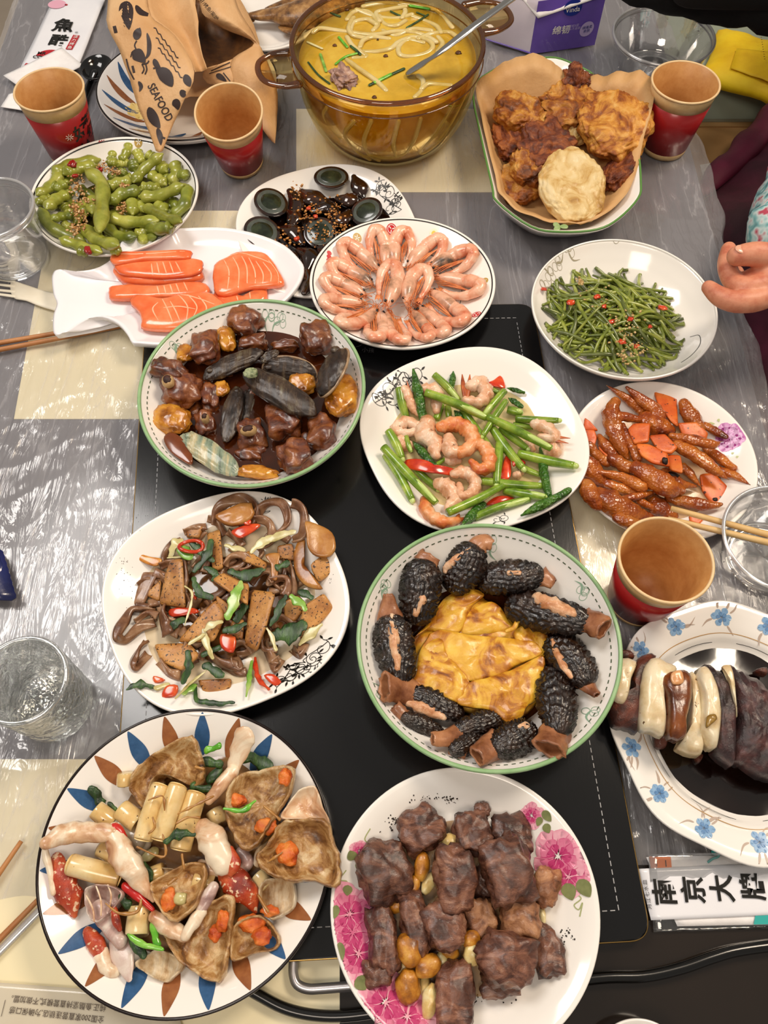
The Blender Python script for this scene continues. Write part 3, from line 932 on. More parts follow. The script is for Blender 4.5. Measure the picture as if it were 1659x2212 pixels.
emblem(D_shr, *ZE(808, 452), .0050, GLDP); emblem(D_shr, *ZE(1000, 405), .0058, REDP, WHT, False); emblem(D_shr, *ZE(1517, 695), .0045, GLDP); emblem(D_shr, *ZE(1475, 1880 - 1000), .0048, REDP, WHT, False)
skewer(D_shr, ZE(652, 530), ZE(648, 590), .0026); skewer(D_shr, ZE(1450, 522), ZE(1420, 535), .0026)
c = ZE(1235, 427); D_shr.decal('printed_egg', dot(D_shr, D_shr.on(*c), .0048), mat('pale_cream_print', '#f6edcf', rough=.3)); D_shr.decal('printed_yolk', dot(D_shr, D_shr.on(*c), .0024, lift=.0007), YELP)
# --- edamame bowl
D_eda = Dish('round_bowl', (68, 425, 296, 549), .036, [(0, .14), (.5, .16), (.66, .30), (.86, .66), (1, 1)], 'round white bowl with thin black rim line, holding edamame', 'bowl', rim=.0006, rimmat=CER)
D_eda.decal('black_line', D_eda.ringline(.975, .0011), BLK)
skewer(D_eda, ZD(795, 120), ZD(765, 175), .0030); emblem(D_eda, *ZD(1048, 142), .0052, GLDP)
# --- plate under the paper bag
D_bag = Dish('round_plate', (211, 598, 68, 302), .030, [(0, .13), (.62, .16), (.72, .3), (.97, .95), (1, 1)], 'round plate with blue and brown leaf swirls under the paper bag', rim=.0013, rimmat=DKRIM, th=.006)
petals_on(D_bag, 22, -.05, .62, .95, .085, curl=.35)
c = D_bag.on(305, 240); m = M()
for k in range(8):
    cc, o = petal(c, k * PI / 4, 0, .020, .007); m.add(D_bag.fan(cc, o))
D_bag.decal('printed_yellow_flower', m, mat('soft_yellow_print', ['#f0cf73', '#f5dc95'], scale=80, rough=.3))
# --- partial white plate at the bottom edge
D_edge = Dish('round_plate', (1290, 1490, 2204, 2420), .024, PLATE, 'white plate just entering at the bottom edge right of the beef', rim=.0005, rimmat=CER)
# --- oval plate with fish, top
D_fish = Dish('oval_plate', (455, 700, -70, 106), .022, PLATE, 'white oval plate with whole fish behind the paper bag', rim=.0005, rimmat=CER)
# ------------------------------------------------------------------ beef plate
BEEF = mat('browned_beef', ['#26110c', '#553022', '#82543f', '#ad8064'], pos=[.28, .45, .6, .78], scale=55, dist=1.2, rough=.34, bump=1, bscale=150, coat=.7, bdist=.0012, stretch=(1, 1.6, 1), rvar=.12, tint=.2)
BEEFF = mat('fatty_beef', ['#4a2a1c', '#87583c', '#b07c55', '#c99a72'], pos=[.28, .42, .58, .78], scale=60, dist=1.2, rough=.34, bump=.8, bscale=200, coat=.3, bdist=.001, tint=.12)
GARL = mat('pale_garlic', ['#b98a3f', '#dcc07a', '#e9dba6'], scale=70, rough=.3, coat=.4, bump=.3, bscale=300, sss=.15, pos=[.25, .45, .6])
GARB = mat('fried_garlic', ['#6d3a10', '#b9771f', '#dca648'], scale=80, rough=.3, coat=.5, bump=.5, bscale=250)
OIL = mat('golden_oil', ['#b07a30', '#d0a253'], scale=30, rough=.08, coat=.8, alpha=.55)
def chunks(D, Z, data, m, base, cat, group, dish, name='beef_cube', box=.5, amp=.2, zf=.62, sub=4, h0=0, amp2=.09):
    for i, it in enumerate(data):
        x, y, rx, ry, rot, h = it[:6]
        mm = it[6] if len(it) > 6 and it[6] else m
        px, py = Z(x, y); k = Z.k * pxm(px, py, D.zr)
        rx *= k; ry *= k; rz = zf * math.sqrt(rx * ry)
        c = D.on(px, py, h + rz * .9 + h0)
        ry2 = ry / max(.75, CT)   # table-plane foreshortening
        fd(name, blob(c, (rx, ry2, rz), rot, (R_.uniform(-.2, .2), R_.uniform(-.2, .2)), box, amp, 1.7, amp2, 5.5, seed=i * 7.3 + len(base), sub=sub), mm, D, base, cat, group, dish)
OILB = D_beef.liquid('oil_pool', .62, D_beef.tab[1][1] + .0012, OIL, 'golden oil pooled under beef cubes on the peony plate', 'oil', seed=4)
chunks(D_beef, ZN, [
    (1020, 1300, 125, 70, .1, .000), (920, 710, 60, 95, 0, .000), (650, 1110, 70, 50, .3, .0), (690, 600, 60, 60, 0, 0),
    (1085, 440, 112, 118, .2, .000), (560, 405, 140, 120, .5, .002), (860, 425, 115, 115, .1, .004), (915, 290, 48, 40, 0, .004),
    (350, 655, 158, 165, .2, .000), (1060, 645, 150, 175, .25, .012), (755, 695, 122, 168, .05, .012, BEEFF if 0 else None), (1280, 735, 84, 102, -.3, .000, BEEFF),
    (340, 1040, 92, 168, .15, .003), (525, 925, 92, 160, .25, .004), (700, 955, 122, 125, .5, .010), (905, 912, 100, 98, 0, .003, BEEFF),
    (1130, 910, 122, 115, .05, .006, BEEFF), (1290, 1110, 90, 130, .1, .000), (1050, 1155, 165, 145, -.3, .012), (755, 1360, 122, 160, 0, .004), (305, 1235, 85, 72, 0, .0)],
    BEEF, 'glossy browned beef cube', 'beef', 'beef cubes on the peony plate', 'the peony plate')
chunks(D_beef, ZN, [
    (565, 620, 46, 74, -.2, .008, GARB), (605, 715, 38, 60, -.5, .004), (735, 480, 60, 46, .2, .008), (420, 835, 62, 46, .5, .003, GARB), (515, 745, 36, 70, -.3, .006, GARB),
    (495, 1100, 76, 84, .3, .010, GARB), (600, 1195, 82, 56, .5, .010, GARB), (465, 1185, 60, 50, 0, .002), (485, 1310, 76, 82, 0, .003, GARB), (612, 1395, 50, 86, -.2, .003),
    (585, 1310, 36, 60, 0, 0), (850, 1045, 56, 46, .5, .012, GARB), (862, 1125, 62, 58, .3, .010), (725, 1110, 60, 40, -.3, .004, GARB), (1262, 905, 20, 55, 0, 0), (690, 1160, 40, 55, .3, .003)],
    GARL, 'whole cooked garlic clove', 'garlic', 'garlic cloves among the beef', 'the peony plate', name='garlic_clove', box=.0, amp=.1, zf=.7, sub=3, amp2=.03)
# pepper grains
def grains(name, D, Z, spots, n, r, m, label, cat, seed=1, h=.0, sub=1, flat=.6):
    rr = random.Random(seed); mm = M()
    for i in range(n):
        x, y, sx, sy = rr.choice(spots); px, py = Z(x + rr.gauss(0, sx), y + rr.gauss(0, sy))
        hh = h() if callable(h) else h
        c = D.on(px, py, hh + r * .4); q = r * rr.uniform(.5, 1.3)
        mm.add(blob(c, (q, q * rr.uniform(.6, 1.3), q * flat), rr.uniform(0, 3), (rr.uniform(-.5, .5), rr.uniform(-.5, .5)), .5, .3, 1.5, 0, 1, seed=i, sub=sub))
    return mk(name, mm, m, label=label, cat=cat, kind='stuff')
PEP = mat('black_pepper', '#241a12', rough=.6)
grains('pepper_grains', D_beef, ZN, [(560, 240, 30, 12), (640, 220, 40, 10), (430, 350, 25, 15), (730, 240, 20, 10), (400, 380, 40, 30), (900, 1390, 120, 20), (1390, 1010, 25, 30)], 130, .0006, PEP, 'black pepper crumbs scattered at the top of the peony plate', 'pepper')

# ------------------------------------------------------------------ asparagus plate
ASPG = mat('asparagus_green', ['#4c6a14', '#75952a', '#9db044'], scale=60, rough=.25, coat=.5, bump=.2, bscale=200, tint=.18)
ASPD = mat('asparagus_tip_green', ['#1f4312', '#37661d', '#557f2c'], scale=110, rough=.35, coat=.3, bump=1, bscale=330, bdist=.0015, vor='F1')
ASPP = mat('asparagus_cut_pale', ['#a9c45c', '#c8d98a'], scale=90, rough=.3, coat=.4)
PRWN = mat('peeled_shrimp', ['#c07c4f', '#dfab85', '#eccdb2'], pos=[.3, .47, .62], scale=70, rough=.32, coat=.4, bump=.7, bscale=190, sss=.2, bdist=.0008)
PRWO = mat('orange_shrimp', ['#c4562a', '#e08a4a', '#edb98c'], pos=[.32, .48, .66], scale=55, rough=.32, coat=.4, bump=.7, bscale=190, sss=.2)
TAIL = mat('shrimp_tail_brown', ['#8a3a1c', '#c9692f'], scale=90, rough=.35, coat=.3)
REDPEP = mat('red_pepper', ['#a91d0e', '#cf3a1b', '#e05a2a'], scale=60, rough=.2, coat=.6, tint=.12)
YOIL = mat('yellow_oil', ['#d6b764', '#e6d392'], scale=20, rough=.08, coat=.6, alpha=.6)
D_asp.liquid('oil_pool', .70, D_asp.tab[1][1] + .0012, YOIL, 'yellow oily juice pooled under the asparagus', 'oil', seed=2)
ASP = [(640, 450, 650, 530, 26, 0, 0), (560, 540, 600, 440, 28, 0, 0), (1060, 320, 1175, 350, 16, .002, 1), (900, 310, 1000, 350, 22, .001, 0), (400, 880, 570, 1030, 28, .0, 0), (560, 860, 640, 805, 16, .004, 0),
       (680, 205, 668, 325, 24, .002, 1), (300, 320, 350, 530, 34, .001, 0), (400, 190, 470, 560, 36, .005, 1), (545, 225, 720, 410, 30, .004, 2), (1040, 340, 890, 520, 30, .006, 2), (1060, 470, 1165, 500, 32, .004, 2),
       (1100, 580, 1240, 595, 26, .002, 0), (1120, 535, 1420, 548, 28, .006, 0), (745, 470, 970, 780, 30, .006, 0), (1010, 600, 1200, 745, 30, .006, 0), (955, 600, 1170, 885, 34, .009, 0), (1050, 410, 885, 660, 26, .014, 0),
       (485, 350, 915, 530, 34, .015, 2), (920, 522, 1370, 745, 32, .017, 2), (1140, 780, 1530, 865, 36, .004, 0), (225, 620, 320, 815, 34, .003, 0), (205, 790, 390, 1105, 32, .001, 0), (190, 735, 560, 1130, 34, .009, 2),
       (400, 700, 550, 870, 30, .006, 1), (350, 660, 385, 770, 20, .008, 2), (1010, 700, 985, 1000, 34, .009, 0), (1290, 740, 1350, 1070, 30, .003, 1), (870, 970, 1310, 1010, 32, .004, 0), (1040, 1040, 1335, 1088, 32, .002, 2),
       (830, 1228, 1215, 1100, 30, .001, 2), (640, 1195, 1045, 995, 32, .007, 0), (745, 1280, 890, 1140, 32, .003, 1), (1160, 1215, 1490, 1040, 30, .002, 1), (690, 480, 760, 560, 26, .004, 1), (1070, 390, 1160, 450, 20, .004, 1), (1130, 860, 1290, 930, 24, .002, 0)]
for i, (x0, y0, x1, y1, r, h, ty) in enumerate(ASP):
    a = D_asp.on(*ZH(x0, y0), h + .003); b = D_asp.on(*ZH(x1, y1), h + .003); k = ZH.k * pxm(1020, 950, .035) * r
    bw = Vector((R_.uniform(-1, 1), R_.uniform(-1, 1), .3)) * (b - a).length * .03
    m_ = a.lerp(b, .5) + bw
    if ty == 1:
        o = fd('asparagus_spear', tube([a, a.lerp(b, .3), m_ + (b - a) * .1, b], [k * .25, k * .95, k * 1.02, k * .8], seg=12, wob=.35, wf=420, seed=i), ASPD, D_asp, 'dark green asparagus tip', 'asparagus', 'asparagus in the stir fry', 'the asparagus plate')
    else:
        o = fd('asparagus_spear', tube([a, m_, b], [k * .9, k, k * .75], seg=12, cap='flat'), ASPG, D_asp, 'bright green cut asparagus stalk', 'asparagus', 'asparagus in the stir fry', 'the asparagus plate')
        # slanting cut shown pale along one end
        d = (b - a).normalized(); up = Vector((0, 0, 1))
        L_ = (b - a).length
        if ty == 2: mk('cut_face', tube([a.lerp(b, .42) + up * k * .50, a.lerp(b, .72) + up * k * .55, b - d * k * .3 + up * k * .25], [k * .2, k * .62, k * .55], seg=8, sub=4), ASPP, o)
        else: mk('cut_face', tube([b - d * k * .3, b + d * k * .35], [k * .72, k * .6], seg=10, sub=2), ASPP, o)
def prawn(Z, D, pts, r, h, m, i, tail=None, name='peeled_shrimp', label='curled peeled shrimp', dish='the asparagus plate'):
    k = Z.k * pxm(*Z(*pts[0]), D.zr) * r
    w = [D.on(*Z(x, y), h + k * .6 + .001) for x, y in pts]
    n = len(w); rad = [k * .78] + [k] * (n - 2) + [k * .55]
    path = smooth(w, 6); nn = len(path)
    rr = [interp([(0, rad[0]), (.3, k * 1.02), (.7, k * .85), (1, k * .5)], j / (nn - 1)) * (1 + .10 * math.sin(j * 2.1)) for j in range(nn)]
    o = fd(name, tube(path, rr, seg=16, sub=1, wob=.3, wf=170, seed=i), m, D, label, 'shrimp', 'peeled shrimp in the stir fry', dish)
    if tail:
        e = w[-1]; t = D.on(*Z(*tail), h + k * .5); q = (t - e); s = Vector((-q.y, q.x, 0)).normalized() * k * .5
        for sg in (-1, 1): mk('tail_fin', tube([e, e.lerp(t, .55) + s * sg * .7, t + s * sg], [k * .35, k * .33, k * .06], seg=8, flat=.4), TAIL, o)
    return o
for i, (pts, r, h, m, tl) in enumerate([
    (((340, 330), (380, 420), (430, 500)), 44, .003, PRWN, (375, 265)), (((480, 330), (560, 350), (560, 480)), 52, .002, PRWN, None), (((1380, 690), (1400, 760), (1330, 780)), 52, .0, PRWN, None),
    (((440, 590), (350, 560), (275, 600), (330, 640), (430, 620)), 46, .004, PRWN, None), (((500, 560), (480, 650), (540, 700), (560, 790)), 72, .004, PRWN, None), (((300, 640), (330, 720), (400, 720)), 50, .0, PRWN, None),
    (((600, 590), (700, 575), (790, 620), (820, 710), (740, 770), (650, 740)), 58, .009, PRWO, None), (((650, 680), (660, 760), (730, 760)), 60, .008, PRWN, None),
    (((860, 710), (920, 760), (930, 860), (870, 890), (810, 840)), 52, .012, PRWO, None), (((580, 990), (640, 1020), (700, 1100), (640, 1160)), 60, .001, PRWN, None),
    (((690, 920), (770, 910), (830, 970), (820, 1050), (740, 1080), (720, 1000)), 48, .006, PRWN, None), (((480, 1110), (500, 1190), (590, 1260), (710, 1250)), 50, .0, PRWO, (745, 1215)),
    (((800, 310), (870, 290), (915, 360), (860, 420), (770, 400)), 55, .006, PRWN, (770, 225)), (((1250, 570), (1340, 600), (1400, 670), (1290, 660)), 44, .008, PRWN, (1495, 690)), (((640, 820), (720, 830)), 48, .0, PRWN, None), (((1120, 930), (1160, 920)), 34, .002, PRWN, None), (((1200, 720), (1240, 750)), 44, .002, PRWN, None)]):
    prawn(ZH, D_asp, pts, r, h, m, i, tl)
def px_pebble(name, D, Z, outl, h, th, m, base, cat, group, dish, pe=2.5, amp=0.0, fr=120, curl=None, jag=0, tilt=(0, 0), edge=.6, sub=4, rings=5, plane=True, **kw):
    """outline traced at one height h above the dish surface under its centre"""
    cx = sum(p[0] for p in outl) / len(outl); cy = sum(p[1] for p in outl) / len(outl)
    z = D.on(*Z(cx, cy), h).z
    w = [P(*Z(x, y), z + th * .5) for x, y in outl]
    return fd(name, pebble(w, z, th, pe=pe, rings=rings, sub=sub, amp=amp, fr=fr, seed=R_.uniform(0, 50), curl=curl, jag=jag, tilt=tilt, edge=edge), m, D, base, cat, group, dish, **kw)
for ol, h in ((((895, 285), (960, 265), (1018, 230), (1048, 310), (990, 312)), .004), (((335, 795), (400, 800), (500, 830), (600, 880), (760, 865), (720, 905), (600, 918), (480, 905), (350, 850)), .012), (((1050, 790), (1085, 830), (1085, 930), (1060, 960), (1005, 950), (1020, 900)), .007),
              (((910, 1130), (990, 1080), (1115, 1082), (1020, 1130)), .004), (((1105, 785), (1125, 830), (1110, 870), (1095, 850)), .012), (((1150, 820), (1190, 840), (1170, 860)), .004)):
    px_pebble('red_pepper_slice', D_asp, ZH, ol, h, .0022, REDPEP, 'glossy red pepper slice', 'pepper', 'red pepper slices in the asparagus', 'the asparagus plate', curl=lambda x, y: -14 * (x * x) + 0)

# ------------------------------------------------------------------ braised ribs bowl
RIB = mat('braised_rib', ['#2a0f07', '#5e2a13', '#85491f', '#a56a3a'], pos=[.28, .44, .6, .78], scale=60, dist=1.1, rough=.24, bump=.8, bscale=150, coat=.9, bdist=.0013, tint=.15)
BONE = mat('bone', ['#b08a5a', '#c9a878'], scale=100, rough=.4, coat=.3)
MARROW = mat('marrow', ['#2b1714', '#4a2b22'], scale=200, rough=.6)
ABAF = mat('abalone_flesh', ['#6b3308', '#b06d18', '#d29535'], pos=[.3, .48, .66], scale=70, rough=.25, coat=.5, bump=.7, bscale=120, bdist=.0015, vor='F1')
SHEL = mat('abalone_shell_dark', ['#120b08', '#2e1e15', '#4c3a28', '#76705a'], pos=[.3, .46, .6, .78], scale=50, stretch=(3, .7, 1), rough=.22, bump=1, bscale=160, coat=.6, bdist=.001)
SHELP = mat('abalone_shell_pearl', ['#3b4a3a', '#8a9a84', '#c2b48a', '#dfe0c8'], pos=[.3, .45, .6, .75], scale=30, stretch=(5, .8, 1), rough=.2, bump=.6, bscale=120, coat=.8)
SHRIM = mat('abalone_shell_rim', ['#7a5a3c', '#b39878'], scale=90, rough=.3, coat=.5)
SAUCE = mat('brown_braising_sauce', ['#2a1006', '#4a2009'], scale=20, rough=.05, coat=.8)
D_bra.liquid('braising_sauce', .80, D_bra.base + .026, SAUCE, 'dark brown braising sauce in the ribs bowl', 'sauce', amp=.02)
DB = 'the braised bowl'
chunks(D_bra, ZG, [(840, 330, 110, 62, 0, .012), (1060, 350, 100, 40, 0, .010), (530, 700, 72, 105, .2, .016), (500, 895, 72, 85, .2, .014), (820, 1120, 115, 70, 0, .004), (240, 520, 130, 72, -.3, .010),
    (780, 180, 120, 100, -.4, .002), (495, 365, 100, 118, .1, .010), (1280, 300, 112, 108, .3, .004), (330, 655, 148, 122, .2, .010), (820, 970, 108, 115, .2, .012), (1050, 880, 130, 140, .2, .014), (1320, 960, 108, 122, 0, .004),
    (1130, 1125, 122, 122, .4, .006), (880, 700, 110, 80, 0, .004), (640, 850, 80, 80, 0, .002), (700, 560, 100, 80, 0, .004), (1180, 800, 90, 80, .2, .004), (420, 780, 70, 80, 0, .004), (960, 720, 80, 70, .3, .006), (700, 1110, 80, 70, 0, .0), (1000, 1040, 80, 70, .2, .002), (1230, 1030, 70, 60, 0, .002)],
    RIB, 'glossy dark braised pork rib piece', 'pork rib', 'braised rib pieces', DB, name='pork_rib', box=.5, amp=.22, zf=.72, amp2=.05)
for i, (x, y, rx, ry, rot, h) in enumerate([(240, 600, 46, 52, .4, .028), (805, 945, 62, 40, .2, .036), (500, 860, 30, 34, 0, .034)]):
    px, py = ZG(x, y); k = ZG.k * pxm(px, py, .05); c = D_bra.on(px, py, h)
    o = fd('rib_bone', blob(c, (rx * k, ry * k, .006), rot, sub=3, amp=.05), BONE, D_bra, 'round cut rib bone end', 'bone', None, DB)
    mk('marrow', blob(c + Vector((0, 0, .0028)), (rx * k * .72, ry * k * .72, .004), rot, sub=3, amp=.05), MARROW, o)
chunks(D_bra, ZG, [(360, 400, 62, 78, 0, .006), (645, 300, 66, 92, .3, .006), (265, 870, 150, 105, -.35, .004), (870, 1240, 150, 45, 0, .004), (1450, 690, 118, 165, .1, .010), (1180, 615, 100, 75, 0, .020), (1465, 480, 34, 55, 0, .026), (1030, 510, 60, 60, 0, .016), (610, 650, 60, 62, .3, .022)],
    ABAF, 'amber scored abalone meat', 'abalone', 'abalone meat', DB, name='abalone_meat', box=.15, amp=.14, zf=.55, amp2=.08)
def shell(Z, D, a, b, w, h, m, i, lab, rim=False, tilt=(0, 0), dz=0, dish=DB):
    A = D.on(*Z(*a), h); B = D.on(*Z(*b), h); B.z = A.z + dz
    k = Z.k * pxm(*Z(*a), .05); L_ = (B - A).length / 2; c = (A + B) / 2; ang = math.atan2(B.y - A.y, B.x - A.x)
    v, f = ico(4); out = []
    mt = Matrix.Rotation(ang, 3, 'Z') @ Matrix.Rotation(tilt[0], 3, 'X') @ Matrix.Rotation(-math.asin(max(-.9, min(.9, dz / (2 * L_)))), 3, 'Y')
    for q in v:
        rad = 1 + .05 * math.sin(q.x * 9 + q.y * 3) * (q.z > 0)
        p = Vector((q.x * L_ * rad, q.y * w * k * rad, max(q.z, -.12) * w * k * .62))
        p += Vector((0, 0, .0012 * nz(q, 5, i))) + Vector((0, 0, .0008 * math.sin(q.y * 24)))
        out.append(mt @ p + c)
    o = fd('abalone_shell', (out, list(f)), m, D, lab, 'shell', None, dish)
    # spiral hump and the row of holes near the edge
    e = c + mt @ Vector((-L_ * .72, w * k * .1, w * k * .42))
    mk('spire', blob(e, (w * k * .32, w * k * .28, w * k * .2), 0, sub=2, amp=.05), m, o)
    if rim:
        R = [c + mt @ Vector((L_ * 1.0 * math.cos(t), w * k * 1.0 * math.sin(t), -.001)) for t in [2 * PI * j / 40 for j in range(40)]]
        mk('shell_rim', tube(R, w * k * .09, seg=8, sub=1, closed=True), SHRIM, o)
    return o
shell(ZG, D_bra, (480, 575), (900, 390), 78, .028, SHEL, 1, 'elongated black abalone shell')
shell(ZG, D_bra, (900, 500), (1275, 520), 100, .022, SHEL, 2, 'pale-rimmed dark abalone shell', rim=True, tilt=(.7, 0))
shell(ZG, D_bra, (1460, 370), (1340, 780), 118, .022, SHEL, 3, 'large abalone shell on edge', rim=True, tilt=(.75, 0))
shell(ZG, D_bra, (730, 630), (640, 1010), 72, .026, SHEL, 4, 'upright dark abalone shell')
shell(ZG, D_bra, (820, 640), (760, 900), 60, .018, SHEL, 7, 'narrow black abalone shell')
shell(ZG, D_bra, (770, 530), (1270, 790), 108, .042, SHEL, 5, 'topmost dark abalone shell')
shell(ZG, D_bra, (330, 970), (720, 1215), 92, .018, SHELP, 6, 'pearly green abalone shell')
shell(ZG, D_bra, (890, 460), (1010, 370), 40, .030, SHEL, 8, 'small black shell tip')
sp = D_bra.on(*ZG(815, 540), .056)
mk('barnacle', blob(sp + Vector((.001, 0, 0)), (.0075, .0055, .0035), .1, sub=3, amp=.2), mat('green_barnacle', ['#3f5a3a', '#a5ad86', '#5d6b48'], scale=200, rough=.35, bump=.8), label='green crusted round barnacle on the topmost dark shell', cat='barnacle')
px_pebble('ginger_slice', D_bra, ZG, ((205, 1000), (250, 955), (330, 990), (400, 1080), (405, 1180), (330, 1150), (250, 1090)), .010, .003, mat('soy_ginger', ['#5c2a10', '#7d3f1a'], scale=40, rough=.2, coat=.6), 'smooth brown ginger slice', 'ginger', None, DB)

# ------------------------------------------------------------------ morel bowl
MOR = mat('morel_cap', ['#0c0504', '#1c0e09', '#36200f'], scale=90, rough=.2, coat=.8, bump=.5, bscale=300)
STEM = mat('morel_stem', ['#6a3a20', '#9a6442', '#b88058'], scale=50, stretch=(1, 1, 1), rough=.35, coat=.3, bump=.5, bscale=120)
STUF = mat('minced_stuffing', ['#b5713f', '#dca67c', '#ecc9a8'], pos=[.3, .47, .62], scale=80, rough=.3, coat=.4, bump=1, bscale=180, sss=.2)
OML = mat('fried_omelette', ['#7a3d0c', '#b9741a', '#d9a12c', '#e9bd4a'], pos=[.32, .43, .52, .66], scale=38, dist=1.4, rough=.3, bump=.6, bscale=150, coat=.4, detail=7, bdist=.001)
D_mor.liquid('braising_sauce', .62, D_mor.base + .009, SAUCE, 'dark sauce under the omelette in the morel bowl', 'sauce', amp=.03)
DM = 'the morel bowl'
def morel(i, a, b, r, h, stem, sr, stuf=(), sw=28):
    Z, D = ZK, D_mor
    k = Z.k * pxm(*Z(*a), .045)
    A = D.on(*Z(*a), h + r * k * .8); B = D.on(*Z(*b), h + r * k * .8)
    L_ = (B - A).length / 2; c = (A + B) / 2
    x = (B - A).normalized(); y = Vector((0, 0, 1)).cross(x).normalized(); z = x.cross(y)
    nu, nv = 64, 60; v = []; f = []
    for j in range(nv + 1):
        t = j / nv; th = PI * t
        rr0 = math.sin(th) ** .72; xx = -math.cos(th)
        for q in range(nu):
            ph = 2 * PI * q / nu
            # honeycomb of ridges running lengthwise with cross links
            g1 = abs(math.sin(ph * 10 + 1.1 * math.sin(xx * 5 + i)))
            g2 = abs(math.sin(xx * 13 + 1.4 * math.sin(ph * 4 + i) + nz((ph, xx, i), 3) * 2))
            ridge = min(g1, g2 * 1.25)
            rad = r * k * rr0 * (1 - .12 * (xx) * .6) * (1.08 - .24 * (min(1, ridge * 1.7)) + .06 * nz((math.cos(ph), math.sin(ph), xx), 1.6, i * 3))
            v.append(c + x * xx * L_ + (y * math.cos(ph) + z * math.sin(ph) * .82) * rad)
    for j in range(nv):
        for q in range(nu): f.append((j * nu + q, j * nu + (q + 1) % nu, (j + 1) * nu + (q + 1) % nu, (j + 1) * nu + q))
    o = fd('stuffed_morel', (v, f), MOR, D, 'dark stuffed morel mushroom', 'mushroom', 'stuffed morels round the omelette', DM)
    s = [D.on(*Z(*p), h + r * k * .75) for p in stem]
    # flared, ragged hollow stem
    path = smooth(s, 5); n = len(path); vv = []; ff = []; seg = 20
    for j, p in enumerate(path):
        t = j / (n - 1); d = (path[min(j + 1, n - 1)] - path[max(j - 1, 0)]).normalized(); yy = Vector((0, 0, 1)).cross(d).normalized(); zz = d.cross(yy)
        rad = lerp(sr[0], sr[1], t) * k
        for q in range(seg):
            a_ = 2 * PI * q / seg
            w_ = rad * (1 + .25 * nz((math.cos(a_), math.sin(a_), t * 2), 1.8, i * 5)) 
            e = d * (.25 * rad * nz((math.cos(a_) * 2, math.sin(a_) * 2, 1), 2, i)) * t
            vv.append(p + e + yy * math.cos(a_) * w_ + zz * math.sin(a_) * w_ * .55)
    for j in range(n - 1):
        for q in range(seg): ff.append((j * seg + q, j * seg + (q + 1) % seg, (j + 1) * seg + (q + 1) % seg, (j + 1) * seg + q))
    # inner wall
    m0 = len(vv)
    for j in (n - 1, n - 2, n // 2):
        p = path[j]
        for q in range(seg): vv.append(p + (vv[j * seg + q] - p) * .78)
    for q in range(seg):
        ff.append(((n - 1) * seg + q, (n - 1) * seg + (q + 1) % seg, m0 + (q + 1) % seg, m0 + q))
        for w_ in (0, 1): ff.append((m0 + w_ * seg + q, m0 + w_ * seg + (q + 1) % seg, m0 + (w_ + 1) * seg + (q + 1) % seg, m0 + (w_ + 1) * seg + q))
    ff.append(tuple(range(seg))[::-1]); ff.append(tuple(m0 + 2 * seg + q for q in range(seg)))
    mk('stem', (vv, ff), STEM, o)
    if stuf:
        up = r * k * 1.48 + h
        st = [D.on(*Z(*p), up) for p in stuf]
        # keep the filling on the cap surface
        q2 = []
        for p in st:
            t = max(-.9, min(.9, (p - c).dot(x) / L_)); side = max(-.8, min(.8, (p - c).dot(y) / (r * k)))
            q2.append(c + x * t * L_ + y * side * r * k + z * (r * k * .74 * math.sqrt(max(.05, 1 - t * t)) * math.sqrt(max(.1, 1 - side * side))))
        n_ = len(q2)
        if n_ == 1: q2.append(q2[0] + x * sw * k * .8)
        mk('stuffing', tube(q2, [sw * k * .7] + [sw * k] * (len(q2) - 2) + [sw * k * .6], seg=12, flat=.7, wob=.7, wf=260, seed=i), STUF, o)
morel(1, (225, 560), (300, 985), 122, .0, ((235, 600), (225, 520), (220, 430)), (85, 28), ((245, 560), (255, 720), (280, 880)), 32)
morel(2, (430, 215), (395, 625), 125, .002, ((440, 250), (480, 190)), (80, 62), ((430, 460), (390, 550)), 34)
morel(3, (760, 130), (600, 425), 118, .003, ((730, 170), (800, 120), (850, 130)), (70, 40), ((720, 160), (600, 240), (560, 290)), 24)
morel(4, (755, 350), (1170, 310), 112, .001, ((1140, 320), (1225, 370)), (70, 36), ((960, 320), (1020, 318)), 24)
morel(5, (930, 490), (1450, 610), 122, .006, ((1400, 580), (1470, 610), (1535, 640)), (80, 80), ((1130, 460), (1220, 520), (1340, 560)), 48)
morel(6, (1215, 690), (1450, 985), 125, .0, ((1370, 930), (1440, 1000), (1490, 1045)), (70, 22), ((1225, 720), (1260, 850), (1330, 950)), 24)
morel(7, (1220, 880), (1270, 1290), 122, .001, ((1260, 1240), (1225, 1300), (1200, 1375)), (85, 95))
morel(8, (1120, 1250), (850, 1380), 108, .002, ((900, 1330), (820, 1380), (760, 1420)), (95, 62), ((1050, 1240), (1010, 1250)), 34)
morel(9, (910, 1180), (620, 1270), 78, .006, ((660, 1270), (560, 1310), (490, 1310)), (62, 38), ((700, 1350), (620, 1345)), 40)
morel(10, (350, 1025), (680, 1175), 80, .004, ((390, 1045), (280, 1010), (195, 990)), (78, 92), ((300, 1120), (430, 1150), (560, 1200)), 36)
morel(11, (300, 1170), (560, 1280), 52, .0, ((320, 1170), (260, 1110)), (40, 40))
morel(12, (800, 1290), (600, 1390), 70, .0, ((700, 1380), (600, 1350)), (55, 60))
omel = thing('omelette', D_mor.on(*ZK(800, 820), .004), 'folded golden brown omelette in the middle of the morel bowl', 'omelette')
OC = P(*ZK(800, 820), .02)
def flap(name, ol, z, th, tilt=(0, 0), amp=.0022):
    w = [P(*ZK(x, y), z + th) for x, y in ol]
    return mk(name, pebble(w, z, th, pe=5, rings=14, sub=5, amp=amp, fr=75, seed=R_.uniform(0, 60), edge=.45, jag=.03, tilt=tilt), OML, omel)
flap('egg_base', ((370, 700), (470, 580), (560, 440), (700, 400), (800, 430), (930, 520), (1190, 650), (1200, 800), (1150, 1060), (960, 1200), (640, 1110), (370, 960)), .024, .012)
